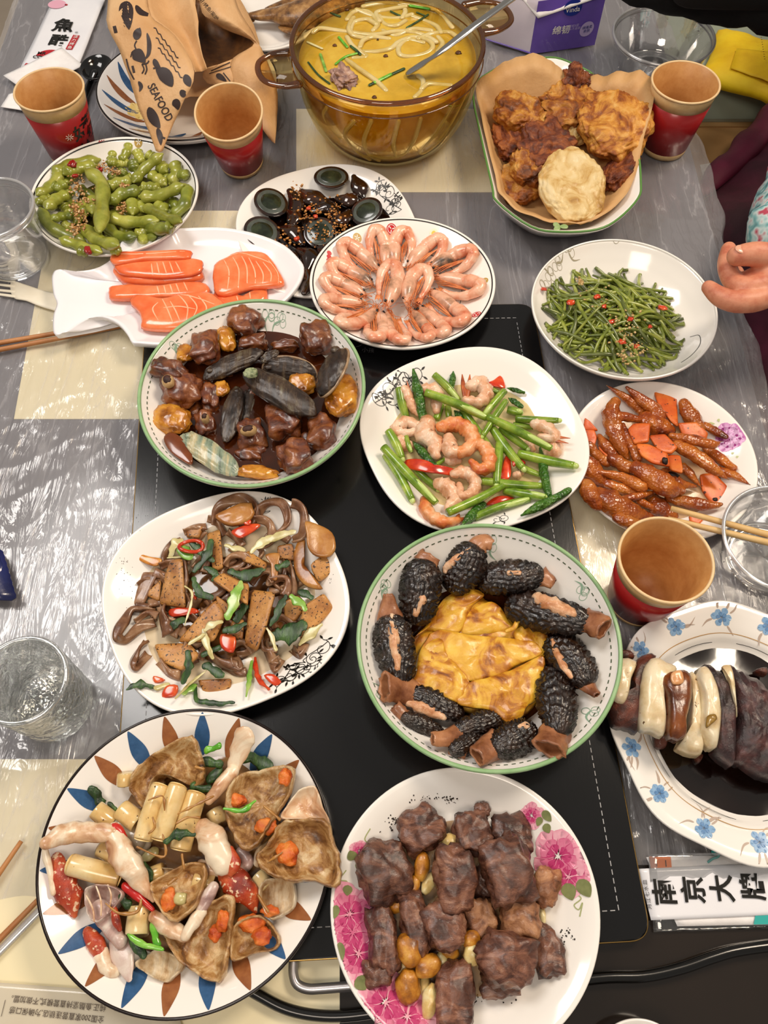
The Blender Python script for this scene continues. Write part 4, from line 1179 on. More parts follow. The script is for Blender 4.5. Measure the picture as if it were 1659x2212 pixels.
flap('egg_fold', ((375, 690), (470, 590), (540, 470), (640, 400), (760, 392), (810, 430), (740, 490), (700, 570), (650, 665), (540, 660), (450, 640)), .034, .0055, (.05, -.04))
flap('egg_fold', ((648, 662), (690, 560), (750, 500), (850, 470), (920, 520), (960, 590), (995, 640), (900, 655), (780, 672)), .034, .006, (0, .05))
flap('egg_fold', ((985, 690), (1000, 640), (1070, 605), (1150, 630), (1195, 680), (1190, 790), (1100, 820)), .036, .0045, (-.06, 0))
flap('egg_fold', ((395, 900), (430, 730), (520, 640), (700, 668), (985, 692), (1120, 720), (1160, 790), (1000, 862), (900, 930), (715, 955), (600, 900)), .0385, .0045)
flap('egg_fold', ((388, 905), (440, 740), (540, 690), (575, 770), (650, 870), (715, 950), (705, 1030), (660, 1090), (520, 1040), (375, 965)), .040, .005, (.04, 0))
flap('egg_fold', ((712, 965), (830, 930), (1000, 870), (1170, 795), (1160, 950), (1135, 1055), (1070, 1110), (1030, 1180), (940, 1200), (830, 1130), (640, 1090)), .041, .0055, (-.02, .02))
mk('egg_curl', tube([P(*ZK(x, y), .045) for x, y in ((940, 655), (985, 635), (1005, 600), (1035, 580))], [.0016, .0022, .002, .0012], seg=8, flat=.5), OML, omel)
# ------------------------------------------------------------------ tofu and pork ear plate
TOFU = mat('brown_tofu', ['#8a5426', '#b27a3c', '#c89250'], scale=50, rough=.35, coat=.25, bump=.6, bscale=260, speck='#3a2210', sp_scale=420, sp_lo=.60, tint=.12)
TOFD = mat('dark_tofu_skin', ['#3b1a0d', '#5f2c14'], scale=60, rough=.25, coat=.5, bump=.4, tint=.1)
EAR = mat('pork_ear', ['#452717', '#7a5238', '#9c7656', '#b59476'], pos=[.28, .45, .6, .75], scale=45, rough=.28, coat=.5, bump=.4, bscale=150, tint=.15)
EARL = mat('pork_ear_light', ['#7a4318', '#ab7030', '#c49050'], scale=35, rough=.28, coat=.5, bump=.4, bscale=150)
LEEK = mat('dark_leek_leaf', ['#142b16', '#28481f', '#46692a'], scale=60, stretch=(4, 1, 1), rough=.28, coat=.35, bump=.6, bscale=200)
LEEKL = mat('light_leek', ['#4f8a2a', '#86b24a', '#b8c978'], scale=50, rough=.25, coat=.4)
LEEKY = mat('pale_leek', ['#a89a58', '#cfc48a', '#ddd6ae'], scale=50, rough=.3, coat=.4)
CHIL = mat('red_chilli', ['#a8250d', '#cf421c', '#dd6630'], scale=60, rough=.18, coat=.6)
DT = 'the tofu plate'
GT = 'stir-fried bits with the tofu'
STAIN = mat('pale_sauce_film', '#e3cda0', rough=.1, coat=.7, alpha=.5)
D_tofu.liquid('thin_sauce', .74, D_tofu.tab[1][1] + .0005, STAIN, 'thin pale sauce film over the tofu plate', 'sauce', seed=9)
D_tofu.liquid('dark_gap_base', .50, D_tofu.tab[1][1] + .0022, mat('brown_gap_shade', ['#4a2a12', '#75491f'], scale=30, rough=.12, coat=.7, alpha=.9), 'dark brown base added to shade gaps beneath the tofu and pork ear', 'sauce', seed=14, off=(.05, -.02), amp=.18)  # sheet added to darken gaps between pieces; shade put into its colour
def ear(pts, w, h, m=EAR, th=.0028, stand=.7, lab='wavy brown pork ear strip', i=0):
    Z, D = ZJ, D_tofu
    c = [D.on(*Z(x, y), h) for x, y in pts]
    path = smooth(c, 7); n = len(path); k = Z.k * pxm(*Z(*pts[0]), .03); W = w * k
    v = []; f = []; nw = 5
    for j, p in enumerate(path):
        d = (path[min(j + 1, n - 1)] - path[max(j - 1, 0)]).normalized(); s = Vector((-d.y, d.x, 0)).normalized()
        ww = W * (1 + .3 * nz((j * .15, i, 0), 1)); lean = stand + .35 * nz((j * .2, i, 5), 1)
        ax = (s * math.cos(lean * 1.4) + Vector((0, 0, math.sin(lean * 1.4)))).normalized(); nn = ax.cross(d).normalized()
        for q in range(nw + 1):
            t = q / nw; wv = nn * (.0016 * math.sin(t * 4 + j * .3))
            v.append(p + ax * ww * t + wv + nn * th * .5)
        for q in range(nw, -1, -1):
            t = q / nw; wv = nn * (.0016 * math.sin(t * 4 + j * .3))
            v.append(p + ax * ww * t + wv - nn * th * .5)
    m_ = 2 * (nw + 1)
    for j in range(n - 1):
        for q in range(m_): f.append((j * m_ + q, j * m_ + (q + 1) % m_, (j + 1) * m_ + (q + 1) % m_, (j + 1) * m_ + q))
    f.append(tuple(range(m_))); f.append(tuple(range((n - 1) * m_, n * m_)))
    return fd('pork_ear_strip', (v, f), m, D, lab, 'pork ear', 'pork ear strips', DT)
EARS = [(((380, 765), (230, 770), (140, 880), (110, 985), (190, 1010), (290, 930), (380, 900)), 62, .002), (((300, 990), (210, 1110), (255, 1180), (350, 1090)), 60, .001), (((385, 780), (400, 880), (430, 970)), 80, .008),
        (((800, 260), (800, 170), (880, 120), (970, 130), (1000, 190), (940, 250)), 70, .004), (((1040, 230), (1090, 140), (1170, 135), (1200, 230), (1140, 290)), 62, .004), (((1235, 140), (1290, 170), (1300, 300), (1250, 330)), 60, .003),
        (((990, 240), (1075, 255), (1090, 330), (1010, 390)), 60, .010), (((840, 520), (860, 470), (930, 465), (965, 500), (910, 540)), 44, .012), (((1000, 640), (1060, 570), (1110, 570), (1090, 640), (1200, 610), (1180, 700)), 46, .010),
        (((530, 500), (545, 610), (520, 700), (570, 780)), 56, .008), (((710, 1090), (790, 1160), (920, 1180), (900, 1090)), 60, .004), (((1045, 1010), (1080, 1100), (1140, 1190), (1200, 1120)), 70, .002), (((1230, 1060), (1300, 1110), (1350, 1020)), 60, .0),
        (((380, 1140), (450, 1220), (530, 1240)), 60, .0), (((800, 1170), (880, 1220), (960, 1210)), 56, .0), (((1200, 510), (1240, 600), (1220, 700)), 58, .006), (((820, 310), (870, 350), (920, 400)), 50, .006), (((640, 700), (700, 760), (640, 820)), 50, .004),
        (((1100, 390), (1130, 330), (1220, 370)), 50, .004), (((860, 1060), (930, 1020), (990, 1080)), 50, .006), (((280, 650), (330, 620), (400, 650)), 44, .002), (((560, 1020), (640, 1040), (700, 980)), 46, .002), (((1290, 560), (1330, 480), (1310, 400)), 56, .004),
        (((700, 230), (760, 260), (800, 330)), 44, .003), (((450, 870), (500, 900), (470, 960)), 50, .004), (((260, 880), (330, 830), (380, 850)), 40, .006), (((480, 1110), (560, 1150), (650, 1120)), 52, .0), (((1120, 900), (1180, 860), (1260, 900)), 46, .004)]
re_ = random.Random(5)
for k in range(44):
    a = re_.uniform(0, 2 * PI); r = math.sqrt(re_.random()); x = 830 + 530 * r * math.cos(a); y = 700 + 440 * r * math.sin(a) 
    d = re_.uniform(0, 6.28); L_ = re_.uniform(50, 95); b_ = re_.uniform(-1.3, 1.3)
    EARS.append((((x - L_ * math.cos(d), y - L_ * math.sin(d)), (x + 40 * b_ * math.sin(d), y - 40 * b_ * math.cos(d)), (x + L_ * math.cos(d + b_ * .5), y + L_ * math.sin(d + b_ * .5))), re_.uniform(40, 64), re_.uniform(0, .006)))
for i, (p, w, h) in enumerate(EARS): ear(p, w, h, i=i * 3.1, stand=.4)
def tpeb(name, ol, h, th, m, lab, cat, group=GT, tilt=(0, 0), amp=.0, curl=None, jag=.02, pe=6, edge=.75, sub=3):
    return px_pebble(name, D_tofu, ZJ, ol, h, th, m, lab, cat, group, DT, pe=pe, amp=amp, jag=jag, tilt=tilt, curl=curl, edge=edge, sub=sub, rings=4)
def slabt(ol, h, tilt, m=TOFU, lab='speckled brown tofu slice', D=D_tofu, Z=ZJ, name='tofu_slice', th=.0042, dish=DT, grp='tofu slices', cat='tofu', curl=None):
    """straight-sided slice: polygon with crisp corners"""
    cx = sum(p[0] for p in ol) / len(ol); cy = sum(p[1] for p in ol) / len(ol); z = D.on(*Z(cx, cy), h).z
    w = [P(*Z(x, y), z + th) for x, y in ol]
    r = min((w[i] - w[i - 1]).length for i in range(len(w))) * .22
    dense = []
    for p in rrect(w, r, 2): dense.append(p)
    return fd(name, pebble(dense, z, th, pe=14, rings=4, sub=1, amp=.0003, fr=200, seed=R_.uniform(0, 9), tilt=tilt, edge=.82, jag=.015, curl=curl), m, D, lab, cat, grp, dish)
slabt(((290, 545), (395, 550), (300, 750), (225, 760), (250, 660)), .0, (.1, 0), EAR, 'dark skin-side pork piece', name='pork_piece', grp=GT, cat='pork')
for ol, h, tl in ((((570, 265), (680, 255), (650, 330), (565, 320)), .003, (.1, .1)), (((300, 690), (410, 590), (400, 740)), .004, (.1, 0)), (((1150, 380), (1250, 370), (1270, 470), (1150, 460)), .006, (.1, .2)), (((1360, 510), (1455, 435), (1520, 530), (1410, 610)), .002, (-.3, .2)),
                  (((640, 1240), (860, 1230), (850, 1295), (690, 1345)), .0, (0, .1)), (((350, 1000), (590, 1000), (660, 1085), (540, 1185), (400, 1115)), .006, (.1, -.1)), (((905, 430), (965, 395), (1090, 505), (1080, 550), (930, 470)), .012, (.2, -.3)), (((690, 280), (785, 275), (812, 530), (740, 550)), .008, (.5, .0)),
                  (((430, 560), (470, 470), (550, 470), (565, 775), (385, 740)), .011, (.2, .1)), (((500, 985), (650, 830), (765, 725), (825, 830), (745, 990)), .012, (.1, .1)), (((730, 590), (800, 540), (970, 620), (965, 770), (860, 690)), .017, (0, -.2)), (((990, 650), (1145, 690), (1085, 900), (1020, 1055), (935, 1000), (965, 780)), .017, (.35, 0)),
                  (((1195, 740), (1290, 700), (1345, 755), (1260, 865), (1195, 830)), .006, (0, .2)), (((1315, 780), (1455, 690), (1515, 775), (1400, 890), (1290, 975)), .006, (-.2, .3)), (((760, 700), (850, 760), (830, 850), (770, 800)), .012, (0, .2)), (((860, 860), (940, 850), (930, 980), (830, 960)), .010, (.1, 0)), (((1300, 820), (1340, 790), (1300, 900)), .004, (0, 0))):
    slabt(ol, h, tl)
tpeb('pork_ear_sheet', ((1335, 240), (1420, 250), (1505, 300), (1528, 390), (1490, 450), (1400, 450), (1350, 400), (1340, 310)), .006, .003, EARL, 'smooth light brown pork ear piece', 'pork ear', tilt=(-.15, 0), curl=lambda x, y: .25 * abs(x) ** 1.1)
tpeb('pork_ear_sheet', ((1290, 340), (1330, 350), (1300, 470), (1370, 600), (1445, 665), (1350, 650), (1270, 560), (1255, 430)), .010, .003, EARL, 'long light brown pork ear piece', 'pork ear', tilt=(.2, 0))
tpeb('pork_ear_sheet', ((1075, 440), (1165, 430), (1160, 500), (1150, 600), (1115, 590), (1110, 500)), .014, .002, EARL, 'folded light brown pork ear piece', 'pork ear')
tpeb('pork_ear_sheet', ((760, 190), (830, 150), (960, 105), (1005, 170), (960, 230), (860, 255), (790, 230)), .012, .006, EARL, 'puffy pale pork ear piece', 'pork ear', amp=.002, jag=.1)
def strip(D, Z, pts, w, h, m, name, lab, cat, grp, dish, th=.0005, arch=.25, i=0, taper=.5):
    k = Z.k * pxm(*Z(*pts[0]), .03) * w * .5
    c = [D.on(*Z(x, y), h + .001) for x, y in pts]
    n = len(c)
    for j in range(1, n - 1): c[j].z += k * arch
    rad = [k * taper] + [k] * (n - 2) + [k * taper] if n > 2 else [k, k * .9]
    return fd(name, tube(c, rad, seg=10, sub=6, flat=max(.09, th / k), wob=.9, wf=190, seed=i), m, D, lab, cat, grp, dish)
for i, (p, w, h, m, lab) in enumerate([
    (((620, 540), (700, 450), (730, 350)), 62, .016, LEEK, 'dark green leek leaf'), (((600, 345), (660, 420), (740, 480)), 50, .015, LEEK, 'dark green leek leaf'), (((620, 590), (645, 670), (730, 715)), 60, .016, LEEK, 'dark green leek leaf'), (((690, 520), (760, 570), (740, 600)), 50, .015, LEEK, 'dark green leek leaf'),
    (((850, 550), (950, 572), (1060, 530)), 78, .020, LEEK, 'dark green leek leaf'), (((1205, 705), (1160, 800), (1110, 885)), 58, .019, LEEK, 'dark green leek leaf'), (((1135, 955), (1230, 940), (1315, 890)), 130, .016, LEEK, 'dark green leek leaf'), (((815, 925), (880, 920), (945, 885)), 64, .021, LEEK, 'dark green leek leaf'),
    (((575, 1060), (585, 1160), (550, 1260)), 52, .012, LEEK, 'dark green leek leaf'), (((480, 910), (500, 880), (555, 855)), 60, .012, LEEK, 'dark green leek leaf'), (((630, 1270), (640, 1370), (760, 1390), (875, 1385)), 34, .003, LEEK, 'dark green leek leaf'), (((695, 1155), (790, 1210)), 60, .010, LEEK, 'dark green leek leaf'),
    (((1160, 520), (1215, 495)), 46, .016, LEEK, 'dark green leek leaf'), (((1300, 680), (1370, 710)), 44, .012, LEEK, 'dark green leek leaf'), (((900, 850), (940, 770)), 60, .014, LEEK, 'dark green leek leaf'), (((195, 1300), (280, 1270), (370, 1290)), 48, .002, LEEK, 'dark green leek leaf'), (((680, 1080), (780, 1030)), 36, .010, LEEK, 'dark green leek leaf'),
    (((915, 620), (880, 730), (835, 840)), 78, .025, LEEKL, 'light green leek piece'), (((1240, 705), (1290, 740), (1330, 790)), 56, .018, LEEKL, 'light green leek piece'), (((990, 1120), (975, 1230), (955, 1345)), 34, .004, LEEKL, 'light green leek piece'), (((540, 400), (590, 450)), 60, .014, LEEKL, 'light green leek piece'), (((560, 1320), (620, 1280)), 50, .004, LEEKL, 'light green leek piece'),
    (((690, 920), (740, 890), (795, 870)), 52, .022, LEEKY, 'pale yellow leek strip'), (((1300, 1010), (1360, 950), (1430, 890)), 60, .008, LEEKY, 'pale yellow leek strip'), (((1085, 910), (1120, 970), (1145, 1050)), 30, .020, LEEKY, 'pale yellow leek strip'), (((990, 420), (1050, 370), (1130, 330), (1260, 290)), 60, .014, LEEKY, 'pale yellow leek strip'),
    (((820, 380), (880, 400), (940, 410)), 40, .012, LEEKY, 'pale yellow leek strip'), (((560, 640), (610, 700), (560, 890)), 18, .020, LEEKY, 'pale yellow leek strip'), (((680, 920), (700, 1020), (740, 1100)), 40, .018, LEEKY, 'pale yellow leek strip'), (((590, 1010), (680, 950)), 22, .020, LEEKY, 'pale yellow leek strip'), (((470, 450), (500, 370), (540, 350)), 60, .006, LEEKY, 'pale yellow leek strip'),
    (((380, 1290), (450, 1270)), 40, .003, LEEKY, 'pale yellow leek strip'), (((500, 1360), (600, 1260), (700, 1180)), 18, .008, LEEKY, 'pale yellow leek strip'), (((620, 440), (560, 450), (450, 460)), 22, .010, LEEKY, 'pale yellow leek strip')]):
    strip(D_tofu, ZJ, p, w, h, m, 'leek_piece', lab, 'leek', GT, DT, i=i)
for ol, h, lab in ((((855, 290), (900, 265), (1000, 240), (1045, 245), (1000, 290), (930, 330), (890, 325)), .018, 'red chilli piece'), (((940, 215), (985, 220), (975, 250), (940, 245)), .018, 'red chilli piece'), (((790, 950), (885, 965), (870, 1065), (795, 1035)), .016, 'red chilli piece'), (((1065, 1210), (1130, 1205), (1185, 1260), (1180, 1290), (1120, 1270)), .001, 'red chilli piece'),
                   (((440, 1280), (515, 1275), (500, 1340), (415, 1350)), .003, 'red chilli piece'), (((465, 785), (620, 780), (640, 810), (480, 835)), .010, 'red chilli piece'), (((360, 1215), (435, 1240), (370, 1260)), .001, 'red chilli piece'), (((600, 690), (640, 680), (630, 730)), .014, 'red chilli piece')):
    tpeb('chilli_piece', ol, h, .0025, CHIL, lab, 'chilli', curl=lambda x, y: -8 * x * x)
strip(D_tofu, ZJ, ((1010, 1100), (1030, 1230), (1100, 1300)), 34, .004, CHIL, 'chilli_piece', 'long red chilli strip', 'chilli', GT, DT, th=.0015)
c = D_tofu.on(*ZJ(600, 385), .018)
fd('chilli_ring', tube([c + Vector((.0145 * math.cos(a), .0075 * math.sin(a), .002 * math.sin(a * 2))) * .75 for a in [k * PI / 6 for k in range(12)]], .0019, seg=8, sub=3, closed=True, flat=.8), CHIL, D_tofu, 'red chilli ring', 'chilli', GT, DT)
px_pebble('orange_scrap', D_tofu, ZJ, ((148, 400), (230, 415), (330, 450), (410, 465), (400, 500), (350, 510), (260, 470)), .0, .002, mat('orange_scrap', ['#8a4310', '#c07a28', '#d99a44'], scale=80, rough=.25, coat=.5), 'orange pointed scrap left of the tofu', 'scrap', None, DT)
grains('pepper_grains', D_tofu, ZJ, [(330, 230, 60, 40), (160, 560, 30, 40), (200, 700, 30, 60), (1110, 80, 40, 15), (1490, 600, 10, 20), (170, 480, 20, 20)], 70, .0004, PEP, 'dark seasoning specks on bare left side of the tofu plate', 'pepper', seed=5)

# ------------------------------------------------------------------ crab plate
CGRAV = mat('brown_gravy', ['#7d5228', '#a67a46'], scale=25, rough=.1, coat=.7, alpha=.85)
RCAKE = mat('rice_cake', ['#c99f58', '#dfc083', '#ebd6a4'], pos=[.25, .5, .7], scale=40, rough=.2, coat=.7, sss=.3, tint=.06, speck='#5a3a18', sp_scale=260, sp_lo=.70)
RCAKP = mat('translucent_rice_cake', ['#a5937c', '#c4b7a0'], scale=40, rough=.2, coat=.7, sss=.3)
CSH = mat('crab_shell_inside', ['#3f2009', '#885a2a', '#b88c54', '#d6b98a', '#e6d3ae'], pos=[.27, .4, .52, .64, .78], scale=48, dist=1.8, rough=.25, coat=.6, bump=1, bscale=110, detail=8, bdist=.0016, tint=.08)
CLEG = mat('crab_leg_cream', ['#a2643c', '#d8b08a', '#eeddc2'], pos=[.3, .44, .58], scale=36, dist=.8, rough=.3, coat=.4, bump=.4, bscale=90)
CRED = mat('crab_claw_red', ['#7a1c08', '#b53c17', '#cf6434'], scale=50, rough=.3, coat=.4, bump=.8, bscale=260, speck='#ecc9a5', sp_scale=260, sp_lo=.60)
CTIP = mat('crab_claw_tip', ['#b01212', '#d0302a'], scale=60, rough=.3, coat=.4)
CPUR = mat('crab_body_pinkish', ['#8a6a64', '#bc9c92', '#dccdc0'], pos=[.3, .48, .64], scale=40, dist=1, rough=.3, coat=.4, bump=.3)
ROE = mat('orange_roe', ['#b53c08', '#e06a16', '#ee9440'], scale=90, rough=.35, coat=.4, bump=1, bscale=330, bdist=.001)
CMEAT = mat('crab_meat', ['#b38a5c', '#e0c8a2', '#efe2ca'], scale=60, stretch=(3, .6, 1), rough=.35, coat=.3, bump=1, bscale=200)
SCAL = mat('bright_scallion', ['#3c8a1e', '#63b02f', '#93cc58'], scale=60, rough=.22, coat=.5)
GING = mat('brown_ginger_strip', ['#8f5a20', '#bc8a45'], scale=60, rough=.3, coat=.4)
DC = 'the crab plate'
D_crab.liquid('gravy', .66, D_crab.tab[1][1] + .003, CGRAV, 'brown gravy pooled under the crab pieces', 'sauce', seed=3, off=(.02, .02), amp=.10)
def limb(pts, rad, m, h, name, lab, flat=.75, Z=ZM, D=D_crab, i=0, cat='crab', grp=None, hs=None, seg=16, wob=.25, dish=DC, par=None):
    k = Z.k * pxm(*Z(*pts[0]), .04)
    w = []
    for j, p in enumerate(pts):
        r = rad[j] * k; w.append(D.on(*Z(*p), (hs[j] if hs else h) + r * flat * .9))
    if par is not None: return mk(name, tube(w, [r * k for r in rad], seg=seg, sub=6, flat=flat, wob=wob, wf=150, seed=i), m, par)
    return fd('cooked_crab_piece' if cat == 'crab' else name, tube(w, [r * k for r in rad], seg=seg, sub=6, flat=flat, wob=wob, wf=150, seed=i), m, D, lab, cat, grp, dish)
RC = [((345, 515), (440, 590), 50, .006), ((475, 515), (570, 590), 54, .010), ((680, 400), (590, 670), 50, .022), ((770, 400), (680, 670), 50, .024), ((862, 440), (780, 720), 54, .018), ((220, 800), (470, 868), 55, .010), ((575, 1010), (560, 1160), 60, .008),
      ((500, 330), (500, 400), 44, .002), ((370, 715), (510, 790), 48, .004), ((1170, 850), (1230, 920), 46, .004), ((620, 860), (700, 830), 44, .004), ((950, 520), (990, 600), 46, .004), ((850, 880), (960, 900), 48, .004)]
for i, (a, b, r, h) in enumerate(RC):
    k = ZM.k * pxm(*ZM(*a), .04); A = D_crab.on(*ZM(*a), h + r * k * .8); B = D_crab.on(*ZM(*b), h + r * k * .8); m_ = (A + B) / 2 + Vector((0, 0, .001))
    d = (B - A).normalized()
    fd('rice_cake', tube([A, A + d * .0015, m_, B - d * .0015, B], [r * k * .9, r * k, r * k, r * k, r * k * .9], seg=20, sub=3, cap='flat', wob=.06, wf=80, seed=i), RCAKE, D_crab, 'cream rice cake cylinder', 'rice cake', 'rice cakes among the crab', DC)
for (a, b, r, h) in (((470, 610), (555, 680), 58, .008), ((560, 740), (600, 700), 40, .006)):
    limb((a, b), (r, r * .9), RCAKP, h, 'rice_cake', 'translucent rice cake piece', cat='rice cake', flat=.7)
def crabshell(ol, h, th, lab, tilt=(0, 0), cup=.35, i=0, m=CSH):
    """concave carapace half: raised ragged rim and hollow middle"""
    cx = sum(p[0] for p in ol) / len(ol); cy = sum(p[1] for p in ol) / len(ol)
    z = D_crab.on(*ZM(cx, cy), h).z
    w = [P(*ZM(x, y), z + th) for x, y in ol]
    o = smooth([Vector((p.x, p.y, 0)) for p in w], 6, True); n = len(o); c = sum(o, Vector()) / n
    S = [1, .97, .92, .86, .76, .64, .52, .38, .24, .1]; v = []; f = []
    hz = [.55, .9, 1.0, .82, .5, .34, .28, .3, .34, .36]
    for s, q in zip(S, hz):
        for k, p in enumerate(o):
            g = c + (p - c) * s * (1 + .05 * nz(p, 260, i))
            zz = z + th * (q * (1 - cup) + cup * s) + tilt[0] * (g.x - c.x) + tilt[1] * (g.y - c.y) + .0038 * nz(g, 85, i) + .0022 * nz(g, 210, i + 4) + .001 * nz(g, 480, i + 8)
            v.append(Vector((g.x, g.y, zz)))
    m0 = len(v)
    for s in (.98, .6, .2):
        for p in o:
            g = c + (p - c) * s; v.append(Vector((g.x, g.y, z - .002 + tilt[0] * (g.x - c.x) + tilt[1] * (g.y - c.y) + th * .25 * s * s)))
    for r in range(len(S) - 1):
        for k in range(n): f.append((r * n + k, r * n + (k + 1) % n, (r + 1) * n + (k + 1) % n, (r + 1) * n + k))
    f.append(tuple((len(S) - 1) * n + k for k in range(n)))
    for k in range(n): f.append((k, (k + 1) % n, m0 + (k + 1) % n, m0 + k))
    for r in range(2):
        for k in range(n): f.append((m0 + r * n + k, m0 + r * n + (k + 1) % n, m0 + (r + 1) * n + (k + 1) % n, m0 + (r + 1) * n + k))
    f.append(tuple(m0 + 2 * n + k for k in range(n)))
    return fd('crab_shell', (v, f), m, D_crab, lab, 'crab', None, DC)
crabshell(((500, 400), (560, 290), (700, 205), (850, 150), (890, 230), (905, 330), (860, 400), (720, 340), (640, 350), (600, 420), (590, 530), (540, 480)), .008, .016, 'crab shell half with hollow underside', (.1, .3), i=1)
s2 = crabshell(((1050, 350), (1180, 310), (1290, 285), (1365, 310), (1345, 430), (1290, 520), (1240, 600), (1170, 705), (1090, 725), (1040, 640), (1000, 520)), .018, .016, 'upturned crab shell with brown cavity', (0, 0), i=2)
crabshell(((1290, 560), (1340, 470), (1400, 410), (1470, 395), (1510, 500), (1545, 600), (1400, 570)), .006, .012, 'pale pointed crab shell corner', (0, .2), i=9, m=CLEG)
crabshell(((1290, 580), (1400, 560), (1530, 570), (1570, 680), (1600, 760), (1590, 912), (1450, 885), (1340, 890), (1200, 830), (1155, 760), (1220, 690)), .013, .016, 'broad crab shell overhanging the rim', (.05, .05), i=3, cup=.1)
crabshell(((620, 900), (680, 850), (810, 785), (905, 800), (890, 960), (830, 1050), (740, 1095), (655, 1000)), .014, .014, 'central crab body piece', (0, -.2), i=4, cup=.1)
crabshell(((640, 1070), (760, 1130), (900, 1010), (1050, 950), (1050, 1100), (1035, 1230), (990, 1400), (870, 1375), (750, 1280), (690, 1180)), .006, .016, 'large crab shell piece', (.1, .1), i=5, cup=.2)
crabshell(((1040, 1130), (1110, 1070), (1200, 1060), (1285, 1160), (1275, 1235), (1160, 1260), (1040, 1290)), .002, .014, 'crab body piece with roe', (0, 0), i=6, cup=0)
crabshell(((550, 1320), (600, 1260), (680, 1235), (800, 1300), (750, 1380), (695, 1405)), .001, .009, 'small pale crab body piece', (0, 0), i=7, cup=0, m=CMEAT)
crabshell(((1180, 920), (1230, 870), (1350, 870), (1372, 1000), (1310, 1060), (1240, 1080), (1190, 1000)), .004, .016, 'shredded crab meat at leg root', (0, .1), i=8, cup=0, m=CMEAT)
SB = crabshell(((280, 930), (340, 900), (420, 905), (490, 945), (440, 1020), (390, 1070), (330, 1100), (290, 1040)), .008, .018, 'ribbed pinkish crab body', (.1, .2), i=11, cup=0, m=CPUR)
crabshell(((620, 880), (640, 820), (740, 820), (760, 850), (680, 880)), .008, .008, 'white crab meat lump', (0, 0), i=12, cup=0, m=CMEAT)
for j, (x0, y0, x1, y1) in enumerate(((300, 960, 340, 1090), (350, 910, 375, 1060), (410, 905, 420, 1010))):
    limb(((x0, y0), ((x0 + x1) / 2 + 12, (y0 + y1) / 2), (x1, y1)), (4, 5, 4), CLEG, .026, 'body_ridge', '', flat=1, par=SB)
LA = limb(((95, 690), (180, 648), (300, 630), (430, 640)), (34, 54, 52, 42), CLEG, 0, 'crab_claw_arm', 'thick cream crab arm over the rim', hs=[.022, .020, .022, .024], i=3)
limb(((85, 690), (95, 760), (120, 860), (130, 945)), (16, 18, 17, 15), CLEG, 0, 'crab_leg', 'slim cream crab leg at rim', hs=[.012, .008, .006, .006], i=4, par=LA)
limb(((440, 630), (480, 740), (540, 830), (590, 910), (640, 985)), (46, 66, 62, 36, 10), CLEG, .022, 'crab_claw', 'cream crab claw with red tip', i=5, par=LA)
limb(((500, 910), (560, 960), (640, 1030)), (22, 22, 12), CTIP, .020, 'crab_claw_finger', 'red crab claw finger', flat=1, i=6, par=LA)
limb(((445, 620), (475, 655), (510, 690)), (34, 30, 10), CTIP, .024, 'crab_joint', 'spiny red crab joint', i=7, par=LA)
LB = limb(((150, 770), (175, 870), (215, 970), (240, 1060)), (34, 66, 62, 14), CRED, .002, 'crab_claw', 'red crab claw with white spots', i=8, flat=.6)
limb(((125, 830), (150, 930), (225, 1060)), (10, 18, 8), CTIP, .0, 'crab_claw_finger', 'orange crab claw finger', i=9, par=LB)
LC = limb(((895, 620), (945, 680), (1000, 790)), (54, 76, 62), CLEG, .018, 'crab_claw_arm', 'thick cream crab arm', i=10)
limb(((1040, 720), (1060, 800), (1040, 850)), (16, 30, 14), CRED, .024, 'crab_joint', 'red crab joint', i=11, par=LC)
limb(((1010, 820), (1070, 900), (1130, 960), (1165, 1040)), (50, 72, 56, 12), CRED, .010, 'crab_claw', 'mottled red crab claw', i=12, par=LC)
LD = limb(((930, 470), (985, 400), (1050, 320)), (26, 38, 36), CLEG, .020, 'crab_leg', 'jointed cream crab leg', i=13)
limb(((1050, 310), (1080, 230), (1110, 150)), (34, 52, 60), CLEG, .022, 'crab_paddle', 'flat cream crab paddle', i=14, flat=.25, par=LD)
LE = limb(((370, 1030), (410, 1100), (470, 1190)), (52, 46, 40), CPUR, .010, 'crab_leg', 'banded whitish crab leg', i=15)
limb(((460, 1185), (485, 1270), (520, 1385)), (46, 62, 16), CPUR, .006, 'crab_paddle', 'flat beige crab paddle', i=16, flat=.3, par=LE)
LF = limb(((310, 1145), (350, 1210), (400, 1290)), (30, 44, 26), CRED, .0, 'crab_leg', 'dark brown crab leg', i=17)
limb(((380, 1260), (400, 1330), (450, 1350)), (38, 34, 26), CLEG, .0, 'crab_leg', 'short spotted crab leg', i=18, par=LF)
LG = limb(((650, 1070), (720, 1120), (800, 1165)), (34, 42, 34), CLEG, .018, 'crab_leg', 'curved cream crab leg', i=19)
limb(((805, 1165), (860, 1080), (890, 1045)), (26, 34, 28), CLEG, .022, 'crab_leg', 'thin jointed crab leg', i=20, par=LG)
limb(((885, 1040), (920, 970), (950, 915)), (26, 34, 28), CPUR, .022, 'crab_leg', 'upper grey crab leg', i=21, par=LG)
limb(((890, 800), (940, 825), (1000, 840)), (28, 34, 26), CLEG, .010, 'crab_leg', 'short pale crab leg', i=22)
limb(((1090, 740), (1130, 790), (1090, 830)), (30, 34, 26), CPUR, .008, 'crab_leg', 'small brownish crab leg', i=23)
limb(((440, 1030), (450, 1080), (470, 1130)), (16, 24, 14), CRED, .020, 'crab_joint', 'small red crab joint', i=24, par=LE)
limb(((1180, 790), (1200, 740), (1250, 690)), (24, 34, 22), CMEAT, .014, 'crab_meat', 'white crab meat strand', i=25)
